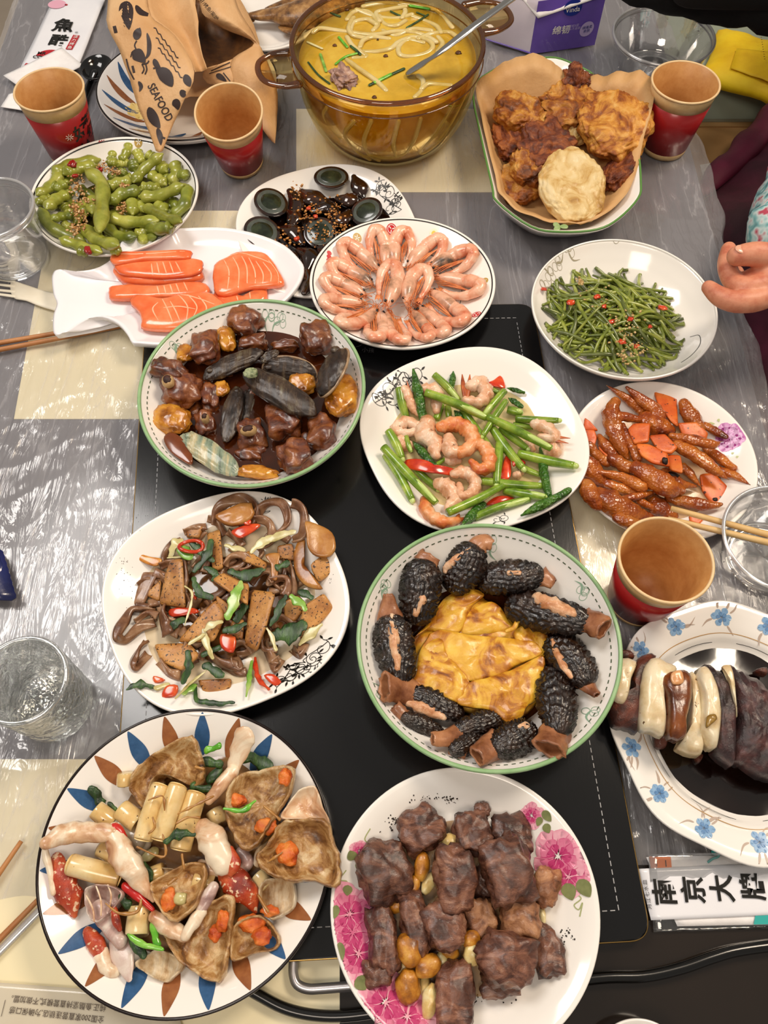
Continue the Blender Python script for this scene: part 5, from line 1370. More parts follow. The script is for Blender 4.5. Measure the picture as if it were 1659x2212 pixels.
for x, y, rx, ry, h in ((1070, 470, 44, 34, .028), (1222, 605, 60, 44, .026), (1330, 745, 62, 50, .026), (720, 980, 36, 52, .028), (1000, 1090, 34, 50, .020), (960, 1150, 34, 40, .018), (1150, 1100, 70, 46, .014), (1200, 1170, 50, 40, .014), (1320, 350, 34, 40, .026), (1240, 1040, 40, 26, .016)):
    px, py = ZM(x, y); k = ZM.k * pxm(px, py, .05); c = D_crab.on(px, py, h)
    fd('crab_roe', blob(c, (rx * k, ry * k, .003), 0, sub=3, amp=.3, amp2=.1, seed=x), ROE, D_crab, 'orange crab roe lump', 'crab roe', 'crab roe', DC)
chunks(D_crab, ZM, [(780, 975, 36, 30, 0, .026)], LEEKY, 'pale yellow vegetable cube', 'vegetable', None, DC, name='vegetable_cube', sub=2)
for i, (p, w, h, m) in enumerate([(((1005, 515), (1100, 520), (1165, 475)), 26, .036, SCAL), (((515, 1160), (590, 1210), (690, 1235)), 34, .022, SCAL), (((640, 1110), (660, 1215)), 40, .020, SCAL), (((920, 215), (975, 190)), 40, .020, SCAL), (((705, 685), (770, 650), (850, 645)), 46, .036, LEEK), (((540, 1190), (590, 1265)), 46, .014, LEEK),
    (((850, 395), (930, 415)), 40, .020, LEEK), (((900, 270), (980, 285)), 50, .016, LEEK), (((940, 370), (980, 320)), 50, .014, LEEK), (((1130, 250), (1230, 295)), 70, .008, LEEK), (((330, 420), (370, 480)), 54, .004, LEEK), (((590, 810), (625, 865)), 50, .016, LEEK), (((480, 970), (510, 1010)), 44, .020, LEEK), (((420, 490), (445, 515)), 30, .012, LEEK), (((590, 780), (650, 730)), 50, .010, LEEKY)]):
    strip(D_crab, ZM, p, w, h, m, 'scallion_piece', 'green scallion piece', 'scallion', 'scallions on the crab', DC, i=i, th=.0016)
for i, (p, h) in enumerate([(((620, 470), (690, 450), (700, 520)), .040), (((770, 540), (850, 500), (950, 450)), .040), (((560, 710), (700, 760), (690, 640)), .036), (((400, 1000), (470, 1050), (560, 1040), (580, 980)), .030), (((1210, 500), (1290, 570)), .040), (((790, 750), (800, 820)), .030), (((1180, 960), (1230, 1040)), .024), (((760, 590), (820, 560), (880, 560)), .040), (((640, 560), (650, 610), (620, 640)), .042), (((720, 900), (760, 870)), .03), (((860, 300), (900, 310)), .03), (((1240, 780), (1300, 740)), .03)]):
    strip(D_crab, ZM, p, 14, h, GING, 'ginger_strip', 'thin brown ginger strip', 'ginger', 'ginger strips on the crab', DC, i=i, th=.0009, taper=.7)

# ------------------------------------------------------------------ chicken feet plate
CKF = mat('braised_chicken_foot', ['#5a1f08', '#8f3f12', '#b0601f', '#c58038'], pos=[.28, .43, .58, .78], scale=50, rough=.25, coat=.6, bump=.8, bscale=420, bdist=.0006, vor='F1', tint=.12)
CARR = mat('braised_carrot', ['#b0420e', '#cc5a18', '#dc7a2c'], scale=40, rough=.42, coat=.12, bump=.3, speck='#4a1c08', sp_scale=240, sp_lo=.66, tint=.1)
DK = 'the chicken feet plate'
D_ck.liquid('oily_sauce', .66, D_ck.tab[1][1] + .0012, mat('amber_oil', '#c9964a', rough=.08, coat=.8, alpha=.5), 'thin amber sauce under the chicken feet', 'sauce', seed=7)
def foot(toes, h, i, lab='glossy braised chicken foot', grp='braised chicken feet'):
    """first entry is the shank/palm; the others are toes merged as parts"""
    root = None
    for j, (pts, rad, hh) in enumerate(toes):
        k = ZI.k * pxm(*ZI(*pts[0]), .04)
        w = [D_ck.on(*ZI(*p), h + hh + r * k * .8) for p, r in zip(pts, rad)]
        g = tube(w, [r * k for r in rad], seg=16, sub=7, flat=.85, wob=.28, wf=180, seed=i * 3 + j)
        if root is None: root = fd('chicken_foot', g, CKF, D_ck, lab, 'chicken foot', grp, DK)
        else: mk('toe', g, CKF, root)
        if rad[-1] < 20:
            d = (w[-1] - w[-2]).normalized(); mk('claw', tube([w[-1] - d * .001, w[-1] + d * .003], [rad[-1] * k * .7, .0003], seg=6, sub=2), mat('toe_claw', ['#7a4a22', '#a8733c'], scale=90, rough=.35), root)
foot([(((150, 930), (190, 1010), (240, 1090)), (70, 80, 50), 0)], 0, 1)
foot([(((160, 760), (240, 850), (300, 880)), (90, 80, 60), 0), (((170, 590), (240, 680), (320, 730)), (40, 45, 40), .008)], .001, 2)
foot([(((250, 1010), (370, 1080), (520, 1160), (660, 1200)), (80, 112, 92, 56), 0), (((480, 1030), (580, 1010), (700, 978)), (32, 36, 14), .014), (((590, 1060), (650, 1085), (690, 1110)), (40, 36, 26), .008)], 0, 3)
foot([(((700, 1040), (760, 1110), (860, 1180)), (62, 86, 54), 0), (((830, 1030), (1000, 1062), (1150, 1090), (1265, 1080)), (38, 52, 46, 20), .006)], 0, 4)
foot([(((250, 520), (310, 600), (400, 700)), (32, 55, 38), 0)], .008, 5)
foot([(((950, 770), (1020, 840), (1085, 920)), (40, 36, 10), .0), (((800, 830), (900, 900), (1050, 930)), (60, 56, 14), .0)], .006, 6)
foot([(((1150, 620), (1260, 700), (1370, 780)), (44, 46, 34), .002)], .0, 7)
foot([(((1230, 800), (1380, 840), (1490, 905)), (48, 38, 9), .0)], 0, 8)
foot([(((640, 380), (740, 430), (830, 470)), (80, 95, 60), .002), (((480, 105), (590, 195), (700, 280), (740, 340)), (14, 44, 60, 70), .006)], .004, 9)
foot([(((600, 300), (480, 195), (330, 100)), (46, 40, 9), .002)], .002, 10)
foot([(((960, 240), (1010, 340), (1080, 440)), (50, 76, 60), .002), (((1130, 420), (1220, 470), (1305, 515)), (34, 38, 26), .002)], .002, 11)
foot([(((380, 230), (350, 330), (370, 450), (430, 590), (490, 690)), (50, 74, 76, 60, 24), .006), (((440, 420), (510, 560), (570, 690)), (28, 42, 44), .010), (((380, 350), (470, 350), (570, 370)), (50, 44, 30), .012)], .006, 12)
foot([(((1000, 600), (900, 560), (850, 510)), (40, 40, 24), .010), (((850, 505), (1000, 535), (1190, 580), (1255, 560)), (24, 46, 42, 8), .014), (((900, 590), (1050, 670), (1200, 780), (1310, 860)), (50, 62, 50, 9), .010)], .006, 13)
foot([(((560, 780), (690, 850), (830, 935), (930, 960)), (70, 96, 92, 44), .008), (((250, 810), (430, 850), (600, 930)), (26, 46, 60), .008), (((320, 910), (480, 965), (620, 990)), (44, 50, 40), .002), (((360, 700), (470, 760), (580, 800)), (54, 60, 56), .006)], .006, 14)
foot([(((400, 1190), (520, 1240), (640, 1250)), (50, 60, 36), .0)], .0, 15)
for i, (ol, h, tl) in enumerate([(((120, 440), (210, 458), (232, 520), (215, 590), (148, 600)), .010, (0, .1)), (((125, 360), (170, 385), (245, 455), (120, 450)), .008, (0, .2)), (((690, 70), (790, 115), (905, 185), (905, 440), (850, 400), (745, 260)), .006, (-.1, -.1)), (((905, 405), (1060, 398), (1165, 480), (1155, 525), (950, 500)), .018, (0, .2)),
    (((1085, 830), (1200, 820), (1328, 930), (1285, 1112), (1185, 1055), (1110, 960)), .002, (0, .1)), (((490, 445), (535, 400), (680, 400), (665, 560), (545, 572)), .024, (.05, 0)), (((665, 500), (800, 488), (912, 600), (860, 655), (750, 640)), .024, (0, 0)), (((555, 570), (655, 570), (825, 650), (850, 762), (700, 735), (600, 668)), .027, (0, 0)), (((815, 650), (930, 668), (950, 832), (840, 785)), .022, (.2, -.1)),
    (((1000, 1170), (1130, 1195), (1090, 1245), (1010, 1220)), .002, (0, 0)), (((230, 500), (290, 520), (330, 700), (250, 620)), .010, (0, 0))]):
    slabt(ol, h, tl, CARR, 'glossy orange carrot slice', D_ck, ZI, 'carrot_slice', .0026, DK, 'carrot slices', 'carrot')
chunks(D_ck, ZI, [(798, 715, 24, 30, 0, .031), (1218, 1040, 26, 16, 0, .008), (870, 835, 50, 22, -.3, .014)], mat('star_anise_black', '#1d1008', rough=.5), 'black spice fragment', 'spice', None, DK, name='spice_bit', sub=2)
# ------------------------------------------------------------------ pork belly plate
FAT = mat('pork_fat', ['#b9986a', '#dcc79e', '#e9dcbe'], pos=[.26, .46, .62], scale=50, rough=.25, coat=.5, bump=.3, bscale=160, sss=.25, speck='#5c3a1c', sp_scale=260, sp_lo=.70)
CRST = mat('dark_pork_crust', ['#140806', '#3a160c', '#6b2d16', '#91491f'], pos=[.3, .46, .6, .76], scale=42, dist=1, rough=.28, coat=.5, bump=1, bscale=200, bdist=.0014)
PSKN = mat('pork_skin_brown', ['#2e1206', '#5c2a10', '#8a4c20'], scale=40, rough=.2, coat=.6, bump=.4)
PURP = mat('dark_purple_meat', ['#100607', '#33171a', '#643632'], pos=[.3, .5, .7], scale=60, rough=.3, coat=.8, bump=1, bscale=150, bdist=.0022)
SOY = mat('black_soy_sauce', ['#0d0403', '#180804'], scale=10, rough=.04, coat=.9)
DP = 'the pork plate'
D_pork.liquid('soy_or_gap_shade', .655, D_pork.tab[1][1] + .003, SOY, 'glossy black soy sauce filling the pork plate', 'sauce', amp=.02)
def slice3(name, ol, z, th, m, lab, tilt=(0, 0), cat='pork', grp=None, amp=.0008, jag=.05, pe=5, Z=ZL, D=D_pork, dish=DP, fr=150):
    w = [P(*Z(x, y), z + th) for x, y in ol]
    return fd(name, pebble(w, z, th, pe=pe, rings=8, sub=4, amp=amp, fr=fr, seed=R_.uniform(0, 60), tilt=tilt, edge=.6, jag=jag), m, D, lab, cat, grp, dish)
slice3('pork_slab', ((1040, 520), (1160, 555), (1340, 660), (1500, 800), (1650, 1000), (1700, 1300), (1600, 1480), (1480, 1470), (1340, 1430), (1200, 1340), (1105, 1310), (1110, 1100), (1100, 800)), .020, .028, PURP, 'large dark purple roasted pork slab', amp=.005)
slice3('pork_slice', ((870, 500), (960, 540), (1050, 620), (1105, 760), (1125, 1000), (1120, 1310), (1060, 1310), (960, 1220), (940, 900), (900, 650)), .022, .030, PURP, 'dark purple lean pork slice', amp=.002)
slice3('fat_slice', ((985, 550), (1050, 545), (1085, 680), (1108, 960), (1085, 860), (1030, 640)), .048, .006, FAT, 'thin pale strip of pork fat')
slice3('fat_slice', ((800, 600), (870, 515), (945, 640), (985, 790), (998, 950), (970, 1200), (900, 1180), (830, 1080), (835, 800)), .030, .026, FAT, 'white fat slice right of skin slice', amp=.001)
slice3('pork_slice', ((735, 590), (800, 620), (835, 900), (850, 1230), (760, 1250), (650, 1200), (700, 1100), (730, 850)), .024, .025, FAT, 'stained fatty pork slice', amp=.002)
slice3('pork_bit', ((760, 1255), (835, 1270), (790, 1345)), .005, .010, CRST, 'small brown pork bit')
slice3('pork_bit', ((890, 1190), (960, 1240), (1060, 1300), (960, 1310), (900, 1250)), .010, .010, CRST, 'long brown pork bit')
slice3('pork_slice', ((140, 420), (240, 420), (275, 480), (170, 485)), .030, .012, CRST, 'black crust at slice top')
slice3('pork_slice', ((85, 820), (190, 850), (270, 720), (260, 620), (300, 490), (370, 430), (470, 440), (400, 540), (345, 700), (335, 1050), (230, 1040), (110, 1000)), .022, .022, CRST, 'charred brown pork slice')
slice3('fat_slice', ((150, 480), (300, 495), (258, 640), (235, 770), (190, 852), (110, 790), (125, 600)), .032, .018, FAT, 'leftmost white fat slice')
slice3('pork_bit', ((445, 1080), (545, 1100), (530, 1210), (450, 1200)), .008, .012, CRST, 'square brown pork bit')
slice3('fat_slice', ((370, 545), (440, 460), (520, 480), (640, 550), (560, 620), (530, 760), (545, 1080), (430, 1065), (335, 1010), (340, 740)), .034, .022, FAT, 'broad white fat slice')
slice3('pork_skin_slice', ((520, 600), (640, 560), (740, 580), (752, 800), (712, 1000), (712, 1110), (620, 1135), (560, 1060), (545, 800), (505, 680)), .040, .022, PSKN, 'glossy brown pork skin slice')
slice3('pork_bit', ((570, 610), (650, 590), (665, 690), (580, 700)), .0615, .003, mat('orange_fat', ['#c98a54', '#e0ae7e'], scale=90, rough=.3, coat=.4), 'orange fat patch on the skin slice')
slice3('pork_bit', ((860, 960), (920, 940), (940, 980), (890, 1030), (855, 1050)), .056, .004, mat('bay_leaf_piece', ['#6b4a1a', '#97752f'], scale=90, rough=.3, coat=.4), 'small browned leaf fragment')
slice3('pork_bit', ((1270, 570), (1350, 560), (1350, 620), (1270, 600)), .012, .012, CRST, 'flat brown pork bit')

# ------------------------------------------------------------------ century egg plate
JEL = mat('century_egg_jelly', ['#120a08', '#2b1509', '#4a240d'], pos=[.35, .55, .75], scale=30, rough=.08, coat=.9, spec=.6)
YOLK = mat('century_egg_yolk', ['#0f150c', '#20281a', '#343c26'], scale=60, rough=.18, coat=.6)
YRNG = mat('century_egg_grey_ring', ['#3c423c', '#5a605a'], scale=60, rough=.2, coat=.6)
DE = 'the century egg plate'
D_egg.liquid('soy_or_gap_shade', .70, D_egg.tab[1][1] + .0012, SOY, 'dark soy sauce under the century eggs', 'sauce', seed=12, amp=.12, off=(.05, -.05))
def halfegg(x, y, rx, ry, h, rot, tilt, lab, face=1):
    px, py = ZE(x, y); k = ZE.k * pxm(px, py, .04); r = (rx * k, ry * k / .68, ry * k * .9); c = D_egg.on(px, py, h + r[2] * .35)
    mt = Matrix.Rotation(rot, 3, 'Z') @ Matrix.Rotation(tilt[0], 3, 'X') @ Matrix.Rotation(tilt[1], 3, 'Y')
    v, f = ico(4)
    out = [mt @ Vector((q.x * r[0], q.y * r[1], (q.z if q.z < 0 else q.z * .04) * r[2])) + c for q in v]
    o = fd('century_egg_half', (out, list(f)), JEL, D_egg, lab, 'egg', None, DE)
    out = [mt @ Vector((q.x * r[0] * .84, q.y * r[1] * .84, q.z * r[2] * .10)) + c + mt @ Vector((0, 0, r[2] * .02)) for q in v]
    mk('grey_ring', (out, list(f)), YRNG, o)
    out = [mt @ Vector((q.x * r[0] * .66, q.y * r[1] * .64, q.z * r[2] * .16)) + c + mt @ Vector((0, 0, r[2] * .025)) for q in v]
    mk('yolk', (out, list(f)), YOLK, o)
def wedge(pts, r, h, lab, m=JEL):
    k = ZE.k * pxm(*ZE(*pts[0]), .04)
    w = [D_egg.on(*ZE(x, y), h + r * k * .5) for x, y in pts]
    n = len(pts)
    return fd('century_egg_wedge', tube(w, [r * k * .35] + [r * k] * (n - 2) + [r * k * .35], seg=16, sub=6, flat=.6, wob=.2, wf=90, seed=pts[0][0]), m, D_egg, lab, 'egg', 'century egg wedges', DE)
for p, r, h in ((((430, 190), (470, 260), (430, 350)), 56, .002), (((500, 190), (560, 230), (640, 250)), 62, .003), (((700, 230), (760, 240), (800, 210)), 58, .002), (((790, 110), (820, 170), (840, 220)), 50, .002), (((560, 300), (640, 280), (700, 320)), 56, .002), (((380, 400), (450, 420), (500, 480)), 60, .0),
                (((480, 520), (540, 560), (520, 640)), 60, .0), (((520, 620), (530, 700), (510, 760)), 52, .0), (((600, 520), (640, 560), (600, 640)), 56, .0), (((420, 300), (460, 330), (440, 380)), 44, .004), (((760, 300), (720, 350), (660, 350)), 50, .002), (((400, 520), (440, 560), (470, 620)), 46, 0)):
    wedge(p, r, h, 'glossy dark brown egg wedge')
halfegg(662, 110, 100, 52, .010, 0, (.15, 0), 'topmost century egg half')
halfegg(325, 250, 98, 72, .008, .15, (.1, .25), 'open century egg half with grey ring')
halfegg(275, 415, 105, 78, .008, 0, (.05, .25), 'open century egg half with grey ring')
halfegg(858, 300, 98, 62, .008, -.15, (.25, -.3), 'dark green century egg half')
halfegg(600, 420, 95, 66, .006, 0, (.3, .0), 'garlic-filled century egg half')
GCR = mat('fried_garlic_crumbs', ['#7a3e14', '#b97832', '#dca765'], scale=300, rough=.35, coat=.4)
grains('fried_garlic', D_egg, ZE, [(540, 270, 50, 45), (690, 300, 35, 30), (600, 430, 60, 30), (470, 200, 20, 20), (390, 470, 40, 40), (560, 340, 50, 30), (720, 400, 30, 20)], 330, .0016, GCR, 'fried garlic crumbs scattered over the century eggs', 'garlic', seed=3, h=lambda: R_.uniform(.008, .016), sub=1)
chunks(D_egg, ZE, [(535, 285, 16, 12, 0, .020), (470, 455, 18, 14, .4, .016), (575, 330, 14, 12, 0, .018)], CHIL, 'tiny red chilli bit', 'chilli', 'chilli bits on century eggs', DE, name='chilli_bit', sub=2)

# ------------------------------------------------------------------ shrimp plate
SHR = mat('cooked_shrimp_shell', ['#c96a48', '#e39a78', '#efbc9e', '#f3d0b8'], pos=[.28, .42, .56, .74], scale=55, rough=.25, coat=.55, bump=.3, bscale=300, sss=.2, tint=.07)
SHH = mat('shrimp_head', ['#55483e', '#b08468', '#dfa98a', '#ecc4aa'], pos=[.28, .4, .52, .7], scale=45, rough=.3, coat=.5, bump=.3, sss=.15)
SHL = mat('shrimp_legs', ['#c4622e', '#e0935c'], scale=120, rough=.35, coat=.3)
EYE = mat('black_shrimp_eye', '#0b0808', rough=.15, coat=.6)
DS = 'the shrimp plate'
def shrimp(outer, inner, w, side, h, i):
    """cooked shrimp curled so that its bend points outward; head on 'side' of the inner end"""
    D, Z = D_shr, ZE
    O = D.on(*Z(*outer), h); I = D.on(*Z(*inner), h); y = (O - I); y.z = 0; L_ = y.length; y.normalize(); x = Vector((y.y, -y.x, 0)) * side
    k = Z.k * pxm(*Z(*inner), .03); ww = w * k
    def q(a, b, r=0): 
        p = I + x * a * ww * 1.15 + y * b * L_
        return Vector((p.x, p.y, D.surf(p.x, p.y) + h + r))
    rb = ww * .50
    body = [q(.42, .42, rb * .9), q(.48, .62, rb), q(.30, .84, rb * .95), q(-.08, .90, rb * .9), q(-.46, .74, rb * .8), q(-.56, .50, rb * .6), q(-.50, .28, rb * .45)]
    path = smooth(body, 7); n = len(path); rr = []
    for j in range(n):
        t = j / (n - 1); s = (t * 6.2) % 1
        rr.append(rb * interp([(0, .95), (.25, 1.0), (.6, .8), (1, .38)], t) * (1.04 - .16 * s))
    o = fd('cooked_shrimp', tube(path, rr, seg=16, sub=1, flat=.86), SHR, D, 'pink cooked shrimp', 'shrimp', 'cooked shrimp in a ring', DS)
    hd = [q(.44, .50, rb * .95), q(.36, .30, rb * .95), q(.20, .12, rb * .8), q(.02, -.05, rb * .6)]
    mk('head', tube(hd, [rb * .95, rb * 1.0, rb * .72, rb * .12], seg=16, sub=6, flat=.9), SHH, o)
    for s in (-1, 1):
        e = q(.14, .06, rb * 1.0) + x * s * rb * .45 + Vector((0, 0, .001))
        if s == 1 or i % 3 == 0: mk('eye', blob(e, (.0017,) * 3, sub=2, amp=0, amp2=0), EYE, o)
    fan = M(); T = q(-.50, .28, rb * .4)
    for s in (-.5, 0, .5): fan.add(tube([T, T - y * ww * .25 + x * s * ww * .2, T - y * ww * .55 + x * s * ww * .45], [rb * .25, rb * .28, rb * .05], seg=8, sub=3, flat=.3))
    mk('tail_fan', fan, SHL, o, kind='stuff')
    legs = M(); rr_ = random.Random(i)
    for j in range(9):
        t = j / 8; a = q(lerp(.25, -.2, t), lerp(.35, .78, t), rb * .9); b = q(lerp(.05, -.28, t) + rr_.uniform(-.06, .06), lerp(.1, .42, t), rb * 1.2); c = q(lerp(-.1, -.3, t) + rr_.uniform(-.1, .1), lerp(-.12, .22, t), rb * .7)
        legs.add(tube([a, b, c], [.0007, .0006, .0003], seg=5, sub=4))
    for j in range(4):
        a = q(.05, .0, rb); b = q(rr_.uniform(-.6, .5), rr_.uniform(-.2, .2), rb * 1.3); c = q(rr_.uniform(-1, .8), rr_.uniform(-.35, .5), rb * .5)
        legs.add(tube([a, b, c], [.0005, .0004, .0002], seg=5, sub=5))
    mk('legs_and_feelers', legs, SHL, o, kind='stuff')
for i, (o_, n_, w, s, h) in enumerate([((905, 400), (955, 640), 78, 1, .001), ((1080, 415), (1030, 630), 84, -1, .001), ((1300, 465), (1100, 640), 82, -1, .0015), ((1480, 545), (1215, 650), 84, -1, .002), ((1520, 760), (1240, 700), 84, -1, .001), ((1420, 950), (1200, 770), 84, -1, .002), ((1310, 1010), (1140, 860), 72, -1, .000),
    ((1215, 1040), (1100, 870), 66, -1, .001), ((1075, 1062), (980, 880), 74, 1, .001), ((905, 1050), (925, 880), 78, -1, .0015), ((690, 960), (910, 860), 78, -1, .001), ((595, 830), (850, 840), 76, 1, .000), ((600, 690), (850, 800), 80, 1, .002), ((640, 600), (890, 740), 78, 1, .001), ((705, 490), (920, 660), 82, 1, .0015),
    ((1000, 600), (970, 850), 84, 1, .013), ((1195, 635), (1090, 840), 84, -1, .011)]):
    shrimp(o_, n_, w, s, h, i)

# ------------------------------------------------------------------ green bean bowl
BEAN = mat('green_bean', ['#4a581a', '#75822c', '#9ca244'], pos=[.3, .5, .68], scale=45, rough=.22, coat=.6, bump=.25, bscale=250, tint=.22)
BEAND = mat('dark_green_bean', ['#2f3a17', '#56602a', '#75803c'], pos=[.3, .5, .68], scale=45, rough=.25, coat=.5, bump=.25, bscale=250, tint=.2)
rb_ = random.Random(11)
def bean_h(x, y):
    dx = (x - D_bean.c.x) / D_bean.rx + .08; dy = (y - D_bean.c.y) / D_bean.ry + .02
    r = math.hypot(dx, dy)
    return .016 + .028 * max(0, 1 - (r / .82) ** 2.2)
NB = 215
for i in range(NB):
    lay = (i / NB)
    a = rb_.uniform(0, 2 * PI); rr = math.sqrt(rb_.uniform(0, 1)) * .62
    cx = D_bean.c.x + D_bean.rx * (rr * math.cos(a) - .08); cy = D_bean.c.y + D_bean.ry * (rr * math.sin(a) - .03)
    d = rb_.gauss(-.9, .75) if rb_.random() < .6 else rb_.uniform(0, PI)
    L_ = rb_.uniform(.022, .042); bend = rb_.uniform(-.35, .35) if rb_.random() < .8 else rb_.uniform(-1, 1)
    pts = []
    for t in (-1, -.5, 0, .5, 1):
        an = d + bend * t; px_ = cx + math.cos(an) * L_ * t; py_ = cy + math.sin(an) * L_ * t
        for _ in range(6):
            r = math.hypot((px_ - D_bean.c.x) / D_bean.rx + .07, (py_ - D_bean.c.y) / D_bean.ry + .02)
            if r > .80: px_ = D_bean.c.x - .07 * D_bean.rx + (px_ - D_bean.c.x + .07 * D_bean.rx) * .8 / r; py_ = D_bean.c.y + (py_ - D_bean.c.y) * .8 / r
        top = bean_h(px_, py_); bot = D_bean.surf(px_, py_) + .0025
        z = max(bot, lerp(bot, top, .35 + .65 * lay) + rb_.uniform(-.0012, .0012))
        pts.append(Vector((px_, py_, z)))
    r0 = rb_.uniform(.0015, .0022)
    fd('green_bean', tube(pts, [r0 * .75, r0, r0, r0, r0 * .8], seg=8, sub=4, wob=.25, wf=140, seed=i, cap='flat'), BEAN if rb_.random() < .72 else BEAND, D_bean, 'stir-fried green bean', 'green bean', 'stir-fried green beans in the white bowl', 'the pile')
chunks(D_bean, ZF, [(525, 740, 22, 18, 0, .034), (350, 780, 26, 18, .3, .030), (960, 815, 30, 20, -.4, .036), (690, 1040, 26, 18, 0, .034), (570, 805, 18, 14, 0, .036), (745, 890, 20, 14, 0, .038), (170, 690, 18, 16, 0, .004), (620, 905, 18, 14, 0, .036), (785, 1070, 18, 14, 0, .034), (875, 940, 16, 14, 0, .036)], CHIL, 'red chilli flake', 'chilli', 'chilli flakes on the green beans', 'the pile', name='chilli_flake', sub=2, box=.8, amp=.5, zf=.35)
grains('minced_garlic', D_bean, ZF, [(560, 760, 60, 50), (720, 1000, 50, 60), (780, 1090, 40, 40), (720, 1150, 30, 20), (410, 640, 15, 15), (700, 900, 60, 40)], 170, .0014, mat('pale_garlic_bits', ['#a9813f', '#d8bd85'], scale=200, rough=.35, coat=.4), 'minced garlic sprinkled over the green beans', 'garlic', seed=8, h=lambda: R_.uniform(.030, .040))

# ------------------------------------------------------------------ edamame bowl
EDA = mat('edamame_pod', ['#6f7420', '#969a38', '#b4b254'], pos=[.3, .5, .7], scale=40, rough=.24, coat=.55, bump=.25, bscale=300, sss=.1, tint=.14)
EDAD = mat('dark_edamame_pod', ['#535e1c', '#7b832c', '#9aa042'], pos=[.3, .5, .7], scale=40, rough=.28, coat=.5, bump=.3, bscale=300, tint=.12)
DD = 'the edamame bowl'
D_eda.liquid('soy_or_gap_shade', .60, D_eda.tab[1][1] + .001, mat('olive_gap_shade', ['#2e2a10', '#4a4418'], scale=20, rough=.1, coat=.7), 'dark olive base added to shade gaps under the edamame pods', 'sauce', seed=6)  # added dark base, its colour stands in for shade between the pods
def pod(pts, r, h, i):
    Z, D = ZD, D_eda
    k = Z.k * pxm(*Z(*pts[0]), .035) * r
    w = [D.on(*Z(x, y), h + k * .75) for x, y in pts]
    path = smooth(w, 8); n = len(path); nb = 3 if n > 14 else 2; rr = []
    for j in range(n):
        t = j / (n - 1); env = min(1, math.sin(PI * min(1, max(0, t * .94 + .03))) * 1.9) ** .6
        rr.append(k * env * (1 + .11 * math.cos(t * nb * 2 * PI + PI)))
    v, f = tube(path, rr, seg=14, sub=1, flat=.8)
    o = fd('edamame_pod', (v, f), EDA if i % 4 else EDAD, D, 'plump green edamame pod', 'edamame', 'edamame pods in the bowl', DD)
PODS = [(((930, 590), (850, 600)), 40, 0), (((830, 900), (900, 905)), 38, 0), (((1290, 520), (1320, 580)), 38, .002), (((460, 700), (530, 740)), 40, 0), (((1100, 180), (1150, 210)), 40, .001), (((800, 240), (880, 250)), 42, .002), (((930, 300), (900, 350)), 42, .002), (((580, 900), (660, 920)), 40, 0), (((520, 600), (560, 650)), 40, .002), (((830, 200), (840, 250)), 36, 0),
    (((1340, 330), (1400, 340)), 42, .0), (((1360, 420), (1390, 480)), 40, 0), (((900, 740), (980, 760)), 44, 0), (((620, 540), (640, 640)), 50, .002), (((840, 330), (860, 380)), 44, .004), (((700, 500), (690, 620)), 52, .006), (((1200, 760), (1290, 730)), 46, 0), (((470, 560), (500, 600)), 40, .002),
    (((300, 590), (365, 710), (500, 790), (630, 832)), 48, .001), (((450, 815), (600, 870), (755, 915)), 42, .0), (((280, 550), (330, 520), (370, 500)), 38, .001), (((280, 485), (370, 430), (460, 320)), 46, .001), (((380, 410), (430, 430), (490, 400)), 44, .005), (((400, 330), (520, 270), (740, 225)), 52, .001), (((480, 330), (580, 290), (720, 270)), 52, .008), (((350, 590), (420, 520), (510, 480)), 48, .008), (((390, 670), (460, 650), (540, 640)), 38, .008),
    (((1020, 155), (1040, 200), (1080, 250)), 40, .001), (((965, 105), (945, 170), (900, 240)), 36, .001), (((885, 100), (860, 150), (830, 200)), 34, .0), (((990, 230), (1010, 310)), 44, .004), (((1190, 265), (1245, 310)), 50, .003), (((1300, 245), (1320, 320), (1270, 400)), 48, .002), (((1120, 330), (1180, 370), (1235, 410)), 46, .006), (((1285, 640), (1375, 560), (1405, 420)), 48, .002),
    (((1165, 560), (1240, 600)), 48, .006), (((1050, 540), (1075, 610)), 42, .006), (((985, 520), (990, 630)), 48, .008), (((1110, 730), (1200, 740), (1280, 730)), 52, .004), (((1010, 790), (1100, 750)), 46, .003), (((800, 430), (880, 400), (985, 385)), 48, .010), (((1050, 430), (1120, 430), (1190, 440)), 44, .011), (((820, 550), (910, 480), (1050, 450)), 50, .012), (((1045, 500), (1200, 490), (1365, 415)), 50, .012), (((1080, 570), (1200, 640), (1350, 690)), 44, .012),
    (((815, 650), (960, 690), (1180, 680)), 50, .010), (((795, 720), (890, 800), (1010, 800)), 46, .007), (((625, 730), (720, 820), (880, 865)), 52, .008), (((1000, 390), (1080, 290), (1210, 185)), 42, .014), (((645, 300), (755, 400), (765, 560), (745, 760)), 52, .020)]
re_ = random.Random(9); EX = []
for k in range(30):
    a = re_.uniform(0, 6.28); r = math.sqrt(re_.random()); x = 850 + 500 * r * math.cos(a); y = 540 + 310 * r * math.sin(a); d = re_.uniform(0, 6.28); L_ = re_.uniform(50, 110)
    EX.append((((x - L_ * math.cos(d), y - L_ * .8 * math.sin(d)), (x + 15 * math.sin(d), y), (x + L_ * math.cos(d), y + L_ * .8 * math.sin(d))), re_.uniform(36, 46), -.001))
for i, (p, r, h) in enumerate(EX + PODS): pod(p, r, h + .002, i)
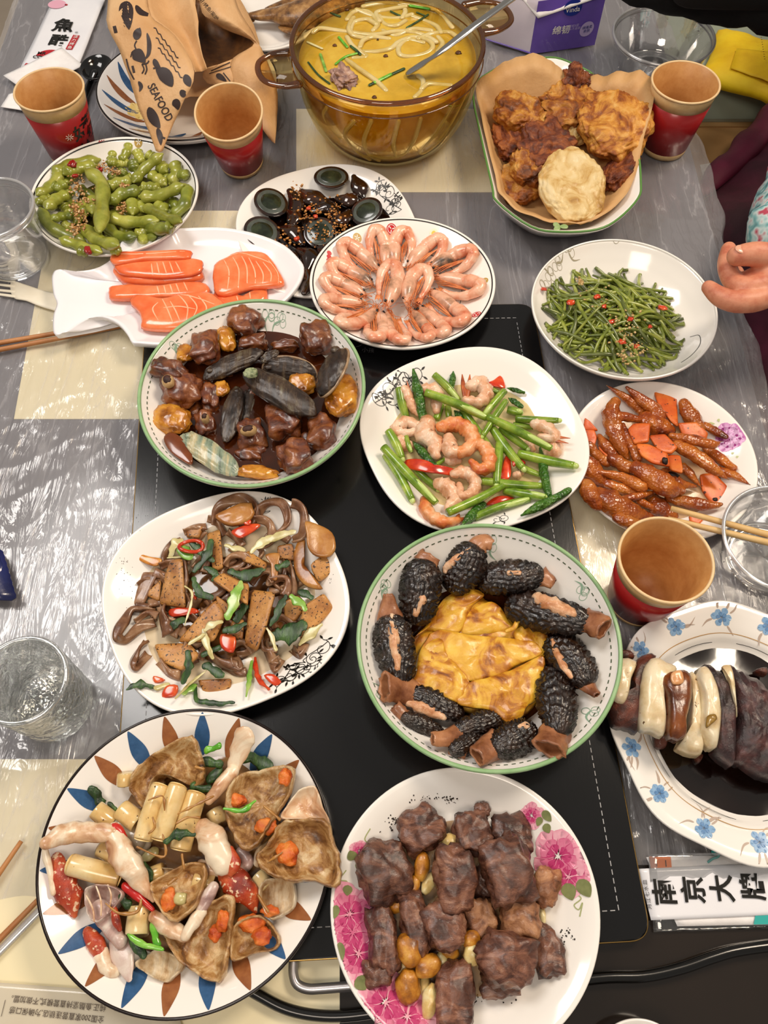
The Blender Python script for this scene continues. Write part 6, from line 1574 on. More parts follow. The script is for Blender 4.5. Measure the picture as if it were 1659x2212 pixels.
grains('minced_garlic', D_eda, ZD, [(570, 400, 40, 35), (600, 470, 30, 40), (680, 530, 25, 20), (770, 280, 35, 20), (560, 600, 20, 30), (600, 640, 25, 20), (850, 320, 25, 15), (560, 750, 20, 25), (750, 430, 20, 15), (920, 420, 25, 10), (620, 720, 30, 30), (910, 590, 20, 20)], 420, .0017, mat('garlic_in_soy', ['#8a4f1e', '#c28e52', '#e6cfa0'], scale=260, rough=.3, coat=.5), 'chopped garlic in soy piled on the edamame', 'garlic', seed=2, h=lambda: R_.uniform(.014, .026))
chunks(D_eda, ZD, [(540, 260, 36, 28, 0, .020), (745, 300, 26, 24, .3, .020), (655, 900, 26, 34, .4, .010), (560, 345, 24, 16, 0, .024)], mat('dark_red_chilli', ['#6e0f0a', '#a8211a'], scale=90, rough=.2, coat=.5), 'dark red chilli piece', 'chilli', 'chilli pieces on the edamame', DD, name='chilli_piece', sub=3)
# ------------------------------------------------------------------ fritters in paper-lined octagonal bowl
oct_px = [ZC(22, 465), ZC(110, 400), ZC(215, 345), ZC(340, 330), ZC(470, 325), ZC(590, 370), ZC(690, 430), ZC(850, 620), ZC(925, 830), ZC(945, 1020), ZC(930, 1110), ZC(820, 1225), ZC(700, 1285), ZC(500, 1300), ZC(330, 1270), ZC(140, 1130), ZC(112, 1040), ZC(40, 720), ZC(8, 560)]
ZR = .052
ow = [P(x, y, ZR) for x, y in oct_px]
ocn = sum(ow, Vector()) / len(ow)
oo = smooth(ow, 4, True)
def ring_from(o, c, prof):
    v = []; f = []; n = len(o)
    for s, z in prof:
        for p in o: q = c + (p - c) * s; v.append(Vector((q.x, q.y, z)))
    for k in range(len(prof) - 1):
        for i in range(n): f.append((k * n + i, k * n + (i + 1) % n, (k + 1) * n + (i + 1) % n, (k + 1) * n + i))
    f.append(tuple(reversed(range(n)))); f.append(tuple((len(prof) - 1) * n + i for i in range(n)))
    return v, f
fb = mk('octagonal_bowl', ring_from(oo, ocn, [(.1, .008), (.55, .008), (.68, .012), (.86, .034), (.98, ZR - .001), (1.0, ZR), (1.012, ZR - .001), (1.0, ZR - .004), (.88, .026), (.70, .004), (.66, .0025), (.60, .0025), (.58, .004)]), CER, label='white octagonal serving bowl with green rim line, lined with brown paper', cat='bowl')
mk('rim_band', tube([ocn + (Vector((p.x, p.y, ZR)) - ocn) * 1.002 for p in oo], .0013, seg=8, sub=1, closed=True), mat('leaf_green_rim', '#5c8a45', rough=.25), fb)
CLV = mat('clover_print', ['#7f9a5a', '#a0b680'], scale=90, rough=.3)
c0 = P(*ZC(488, 1272), ZR - .006)
for a in (0, 2.1, 4.2):
    mk('printed_clover', blob(c0 + Vector((math.cos(a) * .0055, math.sin(a) * .003, .0004)), (.0052, .0036, .0006), a, sub=2, amp=.1), CLV, fb)
KRAFT = mat('kraft_paper', ['#b98a55', '#c99d68', '#d4ab78'], scale=14, rough=.55, bump=.5, bscale=60, bdist=.002, detail=6)
pl_px = [(ZC(22, 480), .058), (ZC(110, 400), .070), (ZC(200, 340), .078), (ZC(340, 302), .084), (ZC(440, 345), .078), (ZC(520, 400), .068), (ZC(640, 432), .062), (ZC(760, 418), .072), (ZC(900, 400), .082), (ZC(1000, 430), .084), (ZC(1018, 560), .078), (ZC(960, 780), .062), (ZC(925, 950), .050), (ZC(850, 1110), .046), (ZC(700, 1225), .045), (ZC(540, 1255), .045), (ZC(330, 1215), .045), (ZC(170, 1110), .048), (ZC(120, 950), .050), (ZC(60, 700), .054)]
pw = smooth([P(p[0], p[1], z) for p, z in pl_px], 6, True)
def liner():
    v = []; f = []; n = len(pw); c = Vector((ocn.x, ocn.y, .010)); pr = [(.05, 0), (.5, .02), (.64, .12), (.78, .42), (.9, .74), (1, 1)]
    for side in (0, 1):
        for s, t in pr:
            for i, p in enumerate(pw):
                w_ = nz((i * .35, s * 2, 1), 1.0) * .004 * s
                q = Vector((lerp(c.x, p.x, s), lerp(c.y, p.y, s), lerp(c.z, p.z, t))) + Vector((0, 0, w_ + .0006 * side))
                # stay inside the bowl wall
                d = (Vector((p.x, p.y, 0)) - Vector((c.x, c.y, 0)))
                v.append(q)
    R = len(pr)
    for side in (0, 1):
        for k in range(R - 1):
            for i in range(n):
                b = side * R * n
                f.append((b + k * n + i, b + k * n + (i + 1) % n, b + (k + 1) * n + (i + 1) % n, b + (k + 1) * n + i))
    for i in range(n): f.append(((R - 1) * n + i, (R - 1) * n + (i + 1) % n, (2 * R - 1) * n + (i + 1) % n, (2 * R - 1) * n + i))
    f.append(tuple(range(n))); f.append(tuple(R * n + i for i in range(n)))
    return v, f
mk('paper_liner', liner(), KRAFT, label='crinkled brown parchment paper liner under the fritters', cat='paper')
FRI = mat('golden_batter', ['#4e2208', '#96500f', '#c98a34', '#e0b468'], pos=[.30, .44, .56, .72], scale=38, dist=1.3, rough=.42, bump=1, bscale=170, detail=8, bdist=.0014, coat=.15, tint=.08)
FRID = mat('dark_batter', ['#34130a', '#6e3116', '#a35a26', '#c98a4a'], pos=[.30, .46, .6, .78], scale=45, dist=1.6, rough=.42, bump=1, bscale=190, detail=8, bdist=.0018, coat=.15)
FRIP = mat('pale_batter', ['#8a5a20', '#bf9650', '#d9bd84', '#e2cfa4'], pos=[.28, .4, .52, .7], scale=34, dist=1, rough=.45, bump=.8, bscale=160, detail=8, coat=.15)
class _F:  # stand-in dish for labels
    pass
D_fri = _F(); D_fri.c = Vector((ocn.x, ocn.y, 0)); D_fri.rx = D_fri.ry = max((p - ocn).length for p in ow) * .9
def fritter(x, y, rx, ry, rot, z, tilt, m, lab, i, th=.011, rough=.12):
    px, py = ZC(x, y); k = ZC.k * pxm(px, py, z); c = P(px, py, z)
    v, f = ico(5); out = []
    mt = Matrix.Rotation(rot, 3, 'Z') @ Matrix.Rotation(tilt[0], 3, 'X') @ Matrix.Rotation(tilt[1], 3, 'Y')
    R0 = rx * k; R1 = ry * k / .72
    for q in v:
        e = math.hypot(q.x, q.y)
        n1 = nz((q.x, q.y, q.z * .5), 2.2, i * 3); n2 = nz(q, 6, i * 5); n3 = abs(nz(q, 13, i)) 
        s = 1 + rough * n1 * 1.3 + rough * .8 * n2 * e ** 3
        zz = math.copysign(abs(q.z) ** .62, q.z) * th * (1 + .35 * n1) + (.0016 * n2 + .0022 * n3 * (.4 + e)) * (1 if q.z > 0 else .4) - .12 * th * (1 - e)
        out.append(mt @ Vector((q.x * R0 * s, q.y * R1 * s, zz)) + c)
    return fd('eggplant_fritter', (out, list(f)), m, D_fri, lab, 'fritter', None, 'the octagonal bowl')
fritter(220, 800, 110, 100, .2, .030, (.1, .1), FRID, 'dark crinkly battered fritter', 1, .014, .3)
fritter(575, 745, 70, 60, 0, .030, (0, 0), FRIP, 'small pale fritter glimpsed between others', 2, .010)
fritter(830, 960, 85, 125, -.5, .034, (0, -.5), FRID, 'tilted dark-edged fritter', 3, .012, .2)
fritter(260, 1035, 122, 92, -.5, .028, (.3, .0), FRI, 'pale golden crescent fritter', 4, .011, .15)
fritter(265, 638, 145, 92, -.15, .046, (.1, .15), FRI, 'golden fritter with dark side', 5, .015, .15)
fritter(560, 600, 160, 100, -.2, .044, (.2, 0), FRI, 'golden fritter with crunchy knob', 6, .014, .3)
fritter(570, 455, 70, 62, 0, .058, (.8, 0), FRID, 'crunchy brown batter knob', 7, .012, .4)
fritter(680, 470, 50, 34, 0, .054, (.4, 0), FRID, 'small crunchy batter knob', 17, .008, .4)
fritter(800, 700, 190, 160, .35, .054, (.15, -.25), FRI, 'large golden fritter leaning right', 8, .014, .14)
fritter(420, 840, 150, 118, -.2, .050, (.2, .1), FRID, 'orange-brown lumpy fritter', 9, .014, .3)
fritter(315, 940, 105, 82, .2, .046, (.3, .1), FRI, 'orange lobe of fritter', 10, .012, .2)
fritter(560, 1045, 185, 170, .1, .050, (.25, -.03), FRIP, 'large pale round fritter in front', 11, .010, .07)

# ------------------------------------------------------------------ fish-shaped plate with salmon
ZF_ = .028
fish_px = [ZD(890, 880), ZD(905, 840), ZD(960, 815), ZD(1250, 790), ZD(1300, 745), ZD(1380, 735), (470, 491), (520, 497), (570, 510), (615, 530), (645, 558), (657, 578), (652, 603), (635, 630), (610, 655), (560, 690), (480, 715), (420, 725), (395, 738), (345, 745), (300, 742), ZD(985, 1590), ZD(950, 1530), ZD(880, 1450), ZD(760, 1400), ZD(640, 1420), ZD(540, 1470), ZD(460, 1525), ZD(410, 1530), ZD(395, 1480), ZD(400, 1380), ZD(425, 1300), ZD(400, 1230), ZD(388, 1130), ZD(395, 1075), ZD(430, 1045), ZD(560, 1060), ZD(700, 1040), ZD(800, 990), ZD(860, 930)]
fw = [P(x, y, ZF_) for x, y in fish_px]
fo = smooth(fw, 3, True)
body_c = P(440, 610, ZF_)
def fish_plate():
    v = []; f = []; n = len(fo); c = body_c
    pr = [(1, ZF_), (.985, ZF_ + .0008), (.95, ZF_ - .0005), (.88, ZF_ - .006), (.75, ZF_ - .010), (.5, ZF_ - .012), (.2, ZF_ - .012)]
    for s, z in pr:
        for p in fo: q = c + (p - c) * s; v.append(Vector((q.x, q.y, z)))
    b0 = len(v)
    for s, z in [(.995, ZF_ - .006), (.80, ZF_ - .014), (.6, ZF_ - .020), (.45, .004), (.44, .0025), (.38, .0025)]:
        for p in fo: q = c + (p - c) * s; v.append(Vector((q.x, q.y, z)))
    for k in range(len(pr) - 1):
        for i in range(n): f.append((k * n + i, k * n + (i + 1) % n, (k + 1) * n + (i + 1) % n, (k + 1) * n + i))
    f.append(tuple((len(pr) - 1) * n + i for i in range(n)))
    for k in range(5):
        for i in range(n): f.append((b0 + k * n + i, b0 + k * n + (i + 1) % n, b0 + (k + 1) * n + (i + 1) % n, b0 + (k + 1) * n + i))
    f.append(tuple(b0 + 5 * n + i for i in range(n)))
    for i in range(n): f.append((i, (i + 1) % n, b0 + (i + 1) % n, b0 + i))
    return v, f
mk('fish_shaped_plate', fish_plate(), mat('white_melamine', '#f2eff2', rough=.2, coat=.4), label='white fish-shaped plate with forked tail, holding salmon slices', cat='plate')
SAL = mat('raw_salmon', ['#e5602c', '#f07c48', '#f59868'], scale=25, rough=.18, coat=.6, bump=.25, bscale=120, sss=.3)
SALL = mat('salmon_fat_line', ['#f6b083', '#f8c6a2'], scale=60, rough=.2, coat=.6, sss=.2)
D_sal = _F(); D_sal.c = body_c; D_sal.rx = D_sal.ry = .10
zs = ZF_ - .011
def salmon(ol, z, th, lines, lab, i, tilt=(0, 0), curve=.0):
    w = [P(x, y, z + th) for x, y in ol]
    cy_ = sum(p.y for p in w) / len(w)
    o = fd('salmon_slice', pebble(w, z, th, pe=7, rings=8, sub=4, amp=.0008, fr=60, seed=i, edge=.55, jag=.02, tilt=tilt), SAL, D_sal, lab, 'salmon', None, 'the fish plate')
    me = o.data; o0 = Vector(o['_o'])
    from mathutils.bvhtree import BVHTree
    bv = BVHTree.FromPolygons([v.co + o0 for v in me.vertices], [tuple(p.vertices) for p in me.polygons])
    for L in lines:
        pts = smooth([P(x, y, z + th) for x, y in L], 6); q = []
        for p in pts:
            h = bv.ray_cast(Vector((p.x, p.y, .2)), Vector((0, 0, -1)))
            if h[0] is not None: q.append(h[0] + Vector((0, 0, .0001)))
        if len(q) > 2:
            n = len(q); wd = .0007; vv = []; ff = []
            for j, p in enumerate(q):
                d = (q[min(j + 1, n - 1)] - q[max(j - 1, 0)]); s = Vector((-d.y, d.x, 0)).normalized() * wd * (.35 + .65 * math.sin(PI * (j + .5) / n))
                vv += [p - s, p + s]
            for j in range(n - 1): ff.append((2 * j, 2 * j + 1, 2 * j + 3, 2 * j + 2))
            mk('fat_line', (vv, ff), SALL, o, fixn=False)
def zl(*a): return [ZD(*p) for p in a]
def ze(*a): return [ZE(*p) for p in a]
salmon(ze((0, 740), (100, 780), (280, 760), (300, 700), (290, 790), (150, 830), (30, 830)), zs, .008, [ze((120, 730), (140, 800)), ze((200, 720), (210, 790))], 'lower salmon slice right of centre', 1)
salmon(ze((0, 590), (70, 545), (130, 515), (270, 512), (330, 560), (370, 620), (400, 690), (330, 710), (210, 720), (60, 760), (0, 720)), zs + .007, .008,
       [ze((60, 570), (90, 640), (80, 740)), ze((110, 555), (145, 630), (140, 735)), ze((160, 550), (190, 620), (190, 725)), ze((200, 560), (235, 640), (235, 720)), ze((240, 580), (280, 650), (275, 715)), ze((280, 585), (325, 650), (320, 705)), ze((310, 570), (360, 640), (365, 700)), ze((60, 560), (150, 530), (250, 560), (330, 590))], 'right-hand salmon slice with curved fat lines', 2)
salmon(zl((830, 1000), (1100, 980), (1450, 960), (1500, 1010), (1490, 1090), (1200, 1130), (950, 1120), (870, 1080)), zs, .011, [zl((1100, 1070), (1140, 1120)), zl((1180, 1070), (1230, 1120))], 'lower long salmon slice at back', 3)
salmon(zl((815, 930), (850, 905), (1100, 895), (1400, 885), (1425, 915), (1380, 950), (1100, 960), (880, 990), (820, 970)), zs + .014, .006, [zl((900, 930), (1100, 925), (1380, 905))], 'topmost smooth salmon slice at back', 4)
salmon(zl((850, 990), (1000, 975), (1300, 950), (1490, 955), (1510, 1000), (1480, 1050), (1300, 1090), (1000, 1080), (880, 1050)), zs + .010, .006, [zl((1170, 990), (1190, 1080)), zl((1215, 985), (1245, 1080)), zl((1265, 985), (1295, 1070)), zl((1310, 985), (1350, 1060)), zl((1130, 1000), (1140, 1080))], 'middle long salmon slice at back', 5)
salmon(zl((945, 1115), (1150, 1110), (1490, 1070), (1480, 1110), (1200, 1150), (960, 1150)), zs, .006, [], 'thin dark salmon sliver', 6)
salmon(zl((800, 1180), (815, 1150), (950, 1145), (1200, 1150), (1500, 1120), (1560, 1190), (1400, 1230), (1150, 1240), (960, 1250), (830, 1245), (800, 1220)), zs + .003, .008, [zl((1220, 1150), (1240, 1230)), zl((1265, 1145), (1290, 1220)), zl((1310, 1140), (1340, 1215)), zl((1170, 1160), (1190, 1230)), zl((1370, 1135), (1400, 1200))], 'horizontal salmon slice in middle', 7)
salmon(zl((960, 1270), (1000, 1215), (1200, 1240), (1400, 1200), (1560, 1195), (1659, 1260), (1700, 1330), (1560, 1400), (1300, 1470), (1060, 1462), (1045, 1400), (1020, 1330)), zs + .006, .009,
       [zl((1210, 1260), (1250, 1340), (1290, 1440)), zl((1270, 1280), (1310, 1350), (1340, 1420)), zl((1180, 1290), (1140, 1340), (1180, 1420)), zl((1330, 1230), (1400, 1320), (1390, 1420)), zl((1400, 1230), (1470, 1320), (1440, 1400)), zl((1480, 1240), (1540, 1320), (1520, 1390)), zl((1340, 1225), (1450, 1250), (1600, 1300)), zl((1220, 1330), (1330, 1320), (1460, 1340))], 'large front salmon slice with branching fat lines', 8)

# ------------------------------------------------------------------ soup pot
AMB = clear_mat('amber_glass', '#8a5a10', fac=.02, rough=.03, tint=(.99, .88, .58), edge=.12)
AMBD = clear_mat('amber_glass_rim', '#5a3206', fac=.10, rough=.03, tint=(.72, .45, .18), edge=.4, diff=.22)
ZP_ = .118
pt = P(837, 90, ZP_); 
yt = P(837, -24, ZP_).y; yb = P(837, 218, ZP_).y; pyc = proj((0, (yt + yb) / 2, ZP_))[1]
PXL = P(627, pyc, ZP_).x; PXR = P(1047, pyc, ZP_).x
pc = Vector(((PXL + PXR) / 2, (yt + yb) / 2, 0)); PR = (PXR - PXL) / 2
def L3(prof, seg=96, c=None): return lathe([(r, z) for r, z in prof], c or pc, seg)
wall_o = [(.0, .003), (.55, .003), (.66, .006), (.76, .016), (.86, .036), (.93, .06), (.965, .085), (.985, .108), (1.0, ZP_)]
wall_i = [(.955, ZP_), (.945, .105), (.925, .085), (.89, .06), (.82, .038), (.72, .019), (.62, .010), (0, .008)]
pot = mk('soup_pot', L3([(max(r, .001) * PR, z) for r, z in wall_o] + [(max(r, .001) * PR, z) for r, z in wall_i]), AMB, label='amber glass pot of noodle soup with two loop handles', cat='pot', origin=pc)
mk('rim', tube([pc + Vector((PR * .985 * math.cos(a), PR * .985 * math.sin(a), ZP_)) for a in [k * PI / 36 for k in range(72)]], .0030, seg=10, sub=1, closed=True), AMBD, pot)
mk('moulded_line', tube([pc + Vector((PR * 1.0 * math.cos(a), PR * 1.0 * math.sin(a), ZP_ - .017)) for a in [k * PI / 36 for k in range(72)]], .0008, seg=6, sub=1, closed=True), AMBD, pot)
def handle(px_out, px_a, px_b, z):
    A = P(*px_a, z); B = P(*px_b, z); O = P(*px_out, z); mid = (A + B) / 2; out = O - mid
    lo = [A, A + out * .45, mid + out * .88 + (A - mid) * .62, O, mid + out * .88 + (B - mid) * .62, B + out * .45, B]
    mk('loop_handle', tube(lo, [.0055, .0040, .0036, .0036, .0036, .0040, .0055], seg=10, sub=6, flat=.8), AMBD, pot)
    pth = smooth(lo, 5); n = len(pth)
    v = [p + Vector((0, 0, .0006)) for p in pth] + [p - Vector((0, 0, .0006)) for p in pth]
    f = [tuple(range(n)), tuple(reversed(range(n, 2 * n)))] + [(i, (i + 1) % n, n + (i + 1) % n, n + i) for i in range(n)]
    mk('handle_web', (v, f), AMB, pot)
handle(ZB(52, 445), ZB(235, 325), ZB(300, 520), ZP_ - .012)
handle(ZB(1600, 75), ZB(1330, 30), ZB(1440, 205), ZP_ - .012)
def soup_m():
    m = mat('soup_broth', ['#b08a22', '#cba232', '#d8b64a'], scale=18, rough=.06, coat=.25, sss=.45, detail=5)
    return m
ZS_ = ZP_ - .018
pr = [(r * .985, z + .0006) for r, z in reversed(wall_i) if z < ZS_ - .004]
pr = [(max(r, .01), z) for r, z in pr] + [(.925, ZS_ - .0005), (.925, ZS_), (.6, ZS_), (.3, ZS_), (.01, ZS_)]
mk('noodle_broth', L3([(r * PR, z) for r, z in pr]), soup_m(), label='cloudy yellow broth filling the amber glass pot', cat='soup', origin=pc)
NOO = mat('pale_noodle', ['#bfa454', '#d2bc7c', '#dccb98'], pos=[.3, .5, .7], scale=30, rough=.2, coat=.6, sss=.2)
D_pot = _F(); D_pot.c = pc; D_pot.rx = D_pot.ry = PR
def noodle(pts, r, i, dz=0.0):
    w = [P(*ZB(x, y), ZS_ + dz + .0012 * math.sin(j * 1.7 + i)) for j, (x, y) in enumerate(pts)]
    fd('udon_noodle', tube(w, r, seg=8, sub=6, flat=.7), NOO, D_pot, 'pale thick noodle', 'noodle', 'udon noodles at the broth surface', 'the soup pot')
for i, p in enumerate([((390, 200), (430, 175), (520, 185), (620, 200), (760, 215), (900, 195), (1010, 200), (1100, 230), (1150, 260)), ((600, 120), (640, 75), (720, 70), (770, 110), (790, 150), (760, 190)), ((660, 60), (760, 100), (900, 115), (1000, 90)), ((620, 190), (640, 140), (720, 120), (780, 150)), ((800, 100), (830, 150), (900, 160), (960, 130)),
    ((690, 320), (780, 320), (870, 300), (920, 260), (1010, 230), (1100, 250), (1130, 290), (1090, 330), (1000, 350), (930, 340), (920, 290), (980, 250), (1070, 265)), ((680, 290), (700, 250), (760, 230), (860, 240)), ((600, 230), (640, 290), (720, 350), (640, 360)), ((700, 40), (820, 20), (930, 30), (960, 70), (940, 110)),
    ((1040, 240), (1120, 210), (1230, 200), (1290, 240)), ((1150, 60), (1200, 110), (1250, 170)), ((1160, 230), (1190, 270), (1160, 320)), ((600, 370), (680, 430), (780, 500), (840, 560)), ((1060, 550), (1100, 520), (1170, 525), (1240, 530)), ((1040, 470), (1070, 500), (1060, 560), (1020, 600)), ((800, 130), (780, 80), (850, 60), (960, 40)), ((1000, 100), (1080, 130), (1150, 160), (1180, 200)), ((820, 190), (900, 220), (1000, 180), (1120, 190)), ((640, 110), (610, 170), (640, 220), (740, 240)), ((930, 20), (1060, 40), (1140, 60))]):
    noodle(p, .0033, i, -.0004 if i % 3 else .0006)
# noodles pressed against the inside of the glass
def wall_pt(a, z, off=-.0025):
    r = interp([(z_, r_) for r_, z_ in reversed(wall_i)], z) * PR * .985 + off + .0018
    return pc + Vector((r * math.cos(a), r * math.sin(a), z))
for i, p in enumerate([((-1.75, .09), (-1.85, .06), (-1.83, .035), (-1.7, .020)), ((-1.95, .085), (-2.1, .06), (-2.0, .035), (-1.85, .018)), ((-1.2, .088), (-1.25, .06), (-1.35, .035), (-1.6, .028), (-1.8, .032)), ((-.75, .09), (-.95, .06), (-1.1, .035), (-1.0, .022), (-.8, .03), (-.7, .05), (-.85, .07)), ((-.5, .085), (-.7, .06), (-.85, .040)), ((-1.45, .09), (-1.5, .06), (-1.45, .03)), ((-2.3, .09), (-2.4, .07), (-2.2, .05))]):
    fd('udon_noodle', tube([wall_pt(a, z) for a, z in p], .0032, seg=8, sub=7), NOO, D_pot, 'noodle against the glass wall', 'noodle', 'udon noodles seen through the glass', 'the soup pot')
for i, (p, r, m) in enumerate([(((500, 80), (530, 92), (555, 100)), .0016, LEEK), (((355, 260), (400, 280), (445, 300)), .0016, LEEKY), (((550, 230), (575, 260), (600, 290)), .0018, SCAL), (((435, 335), (450, 380), (470, 440)), .0018, LEEKL), (((625, 285), (655, 310), (680, 335)), .0020, LEEK), (((530, 395), (590, 350), (660, 330)), .0016, SCAL), (((360, 385), (420, 460), (490, 515)), .0013, LEEK),
    (((740, 525), (830, 480), (950, 425)), .0020, LEEK), (((970, 170), (1040, 130), (1100, 90)), .0014, LEEK), (((990, 35), (1050, 45), (1105, 55)), .0022, SCAL), (((870, 70), (900, 85), (925, 95)), .0014, LEEK), (((1030, 75), (1055, 85), (1080, 95)), .0010, LEEK), (((770, 510), (820, 485), (870, 460)), .0024, SCAL)]):
    w = [P(*ZB(x, y), ZS_ + .0012) for x, y in p]
    fd('scallion_strip', tube(w, r, seg=8, sub=4, flat=.6), m, D_pot, 'floating green scallion strip', 'scallion', 'scallions floating in the soup', 'the soup pot')
c = P(*ZB(575, 480), ZS_ + .003)
fd('meat_piece', blob(c, (.0135, .0175, .008), .5, (.1, .1), .3, .35, 1.8, .14, 5, 3, 5), mat('pinkish_boiled_meat', ['#4a3236', '#86645c', '#b48c78', '#caa98e'], pos=[.3, .45, .6, .75], scale=80, rough=.3, coat=.5, bump=1, bscale=200), D_pot, 'pinkish boiled meat lump', 'meat', None, 'the soup pot')
for x, y, r in ((840, 345, .003), (525, 280, .0028), (600, 60, .003), (770, 600, .003), (1290, 325, .004), (790, 245, .0015), (950, 85, .002)):
    fd('spice_bit', blob(P(*ZB(x, y), ZS_ + .0006), (r, r * .8, .0012), .3, sub=2, amp=.4), mat('brown_spice', ['#3a2010', '#6a4020'], scale=200, rough=.4), D_pot, 'small brown floating bit', 'spice', 'brown bits in the soup', 'the soup pot')
grains_m = mat('oil_droplet', '#d8bd62', rough=.05, coat=.9)
# ladle
STEEL = mat('polished_steel', '#c9c7c4', metal=1, rough=.16)
lp = [P(*ZB(905, 470), ZS_ + .000), P(*ZB(985, 445), ZS_ + .006), P(*ZB(1080, 385), ZS_ + .018), P(*ZB(1190, 310), ZS_ + .034), P(*ZB(1400, 150), ZS_ + .055), P(*ZB(1640, -25), ZS_ + .085)]
lad = thing('ladle', lp[1], 'stainless steel ladle resting in the noodle soup', 'ladle')
mk('handle', tube(lp[1:], [.0055, .0060, .0048, .0058, .0065], seg=12, sub=8, flat=.35), STEEL, lad)
bc = P(*ZB(960, 500), ZS_ - .006)
bm_ = M(); vv, ff = lathe([(.001, -.016), (.018, -.013), (.028, -.006), (.032, .004), (.0305, .004), (.0265, -.005), (.017, -.0115), (.001, -.0145)], bc, 40)
mk('bowl', (vv, ff), STEEL, lad)
# ------------------------------------------------------------------ paper cups
KIN = mat('kraft_cup_inside', ['#b98147', '#c79257'], scale=120, rough=.4, bump=.1, bscale=400)
KOUT = mat('kraft_cup_outside', ['#cfa873', '#dab986'], scale=120, rough=.4)
CRD = mat('red_cup_band', ['#9c1a1c', '#ad2122'], scale=20, rough=.3, coat=.2)
COLA = mat('dark_cola', '#2a0f0a', rough=.05, coat=.9)
def cup(bbox, h, label, tilt=0.0, liquid=None, tx=0.0):
    l, r, t, b = bbox; cx = (l + r) / 2
    yt, yb = P(cx, t, h).y, P(cx, b, h).y; cy = (yt + yb) / 2; py = proj((0, cy, h))[1]
    x0, x1 = P(l, py, h).x, P(r, py, h).x; R = (x1 - x0) / 2
    c = Vector(((x0 + x1) / 2, cy, 0))
    if tilt:
        # leaning towards the viewer: pivot at the near edge of the base
        R = (x1 - x0) / 2; mt = Matrix.Rotation(tilt, 3, 'X'); top = Vector((c.x, cy, h))
        c = top - mt @ Vector((0, 0, h)); 
        low = min((mt @ Vector((0, R * .69 * s, 0))).z for s in (-1, 1)) + c.z
        c = c + Vector((0, 0, .003 - low))
    else: mt = Matrix.Identity(3); c.z = .0025
    def rad(z): return R * (.69 + .30 * z / h)
    root = mk('paper_cup', lathe([(rad(0) - .001, 0), (rad(h * .5), h * .5), (rad(h), h - .001), (R + .0006, h + .0006), (rad(h) - .0012, h), (rad(h * .5) - .0014, h * .5), (rad(.006) - .0014, .006), (.0008, .006)], c, 64, axis=mt), KIN, label=label, cat='cup', origin=c)
    mk('rim', tube([c + mt @ Vector((R * math.cos(a), R * math.sin(a), h)) for a in [k * PI / 32 for k in range(64)]], .0014, seg=8, sub=1, closed=True), mat('kraft_rim', ['#dcb988', '#e6c89a'], scale=90, rough=.35), root)
    def band(name, z0, z1, m, off=.0005):
        mk(name, lathe([(rad(z0) + off, z0), (rad((z0 + z1) / 2) + off, (z0 + z1) / 2), (rad(z1) + off, z1), (rad(z1) - .0002, z1), (rad(z0) - .0002, z0)], c, 64, axis=mt), m, root)
    band('upper_band', h * .80, h * .98, KOUT); band('red_sleeve', h * .085, h * .80, CRD, .0006); band('lower_band', 0, h * .085, KOUT)
    if liquid:
        z = h * liquid; mk('cola', lathe([(.001, z - .002), (rad(z) - .0018, z - .002), (rad(z) - .0016, z), (.001, z)], c, 48, axis=mt), COLA, label='dark cola inside the %s' % label.split(',')[0], cat='drink')
    return root, c, rad, mt
cA, cc, crad, _ = cup((34, 181, 151, 246), .088, 'red paper cup with black brushwork, half full of cola', liquid=.42)
def on_cup(a0, z0, s=1): return lambda x, y: cc + Vector(((crad(z0 + y) + .0011) * math.cos(a0 + x / .034), (crad(z0 + y) + .0011) * math.sin(a0 + x / .034), z0 + y))
lettering('好', .022, on_cup(-.62, .046), BLK, cA, bold=.0004)
lettering('村', .018, on_cup(-.62, .022), BLK, cA, bold=.0004)
lettering('精彩', .013, on_cup(-.15, .056), BLK, cA, bold=.0003); lettering('幻', .020, on_cup(-.12, .036), BLK, cA, bold=.0004)
PKP = mat('pale_peach_print', '#e3a67c', rough=.3)
fm = M()
for k in range(4):
    q = on_cup(-1.02 + .14 * math.cos(k * PI / 2 + .6), .020 + .005 * math.sin(k * PI / 2 + .6))(0, 0); fm.add(blob(q, (.0042, .0042, .0042), sub=2, amp=0, amp2=0))
mk('flower_print', fm, PKP, cA, kind='stuff')
sm = M()
for k in range(8):
    a = k * PI / 4; f_ = on_cup(-1.10, .047); sm.add(tube([f_(.0015 * math.cos(a), .0015 * math.sin(a)), f_(.0045 * math.cos(a), .0045 * math.sin(a))], .0004, seg=4, sub=1))
mk('starburst_print', sm, WHT, cA, kind='stuff')
cup((424, 568, 191, 319), .086, 'empty red paper cup tilted forward beside the bag', tilt=math.radians(15))
cup((1408, 1552, 135, 230), .088, 'red paper cup at upper right beside the fritters, little cola', liquid=.25)
cup((1336, 1537, 1122, 1305), .088, 'large-looking empty red paper cup right of the morel bowl')

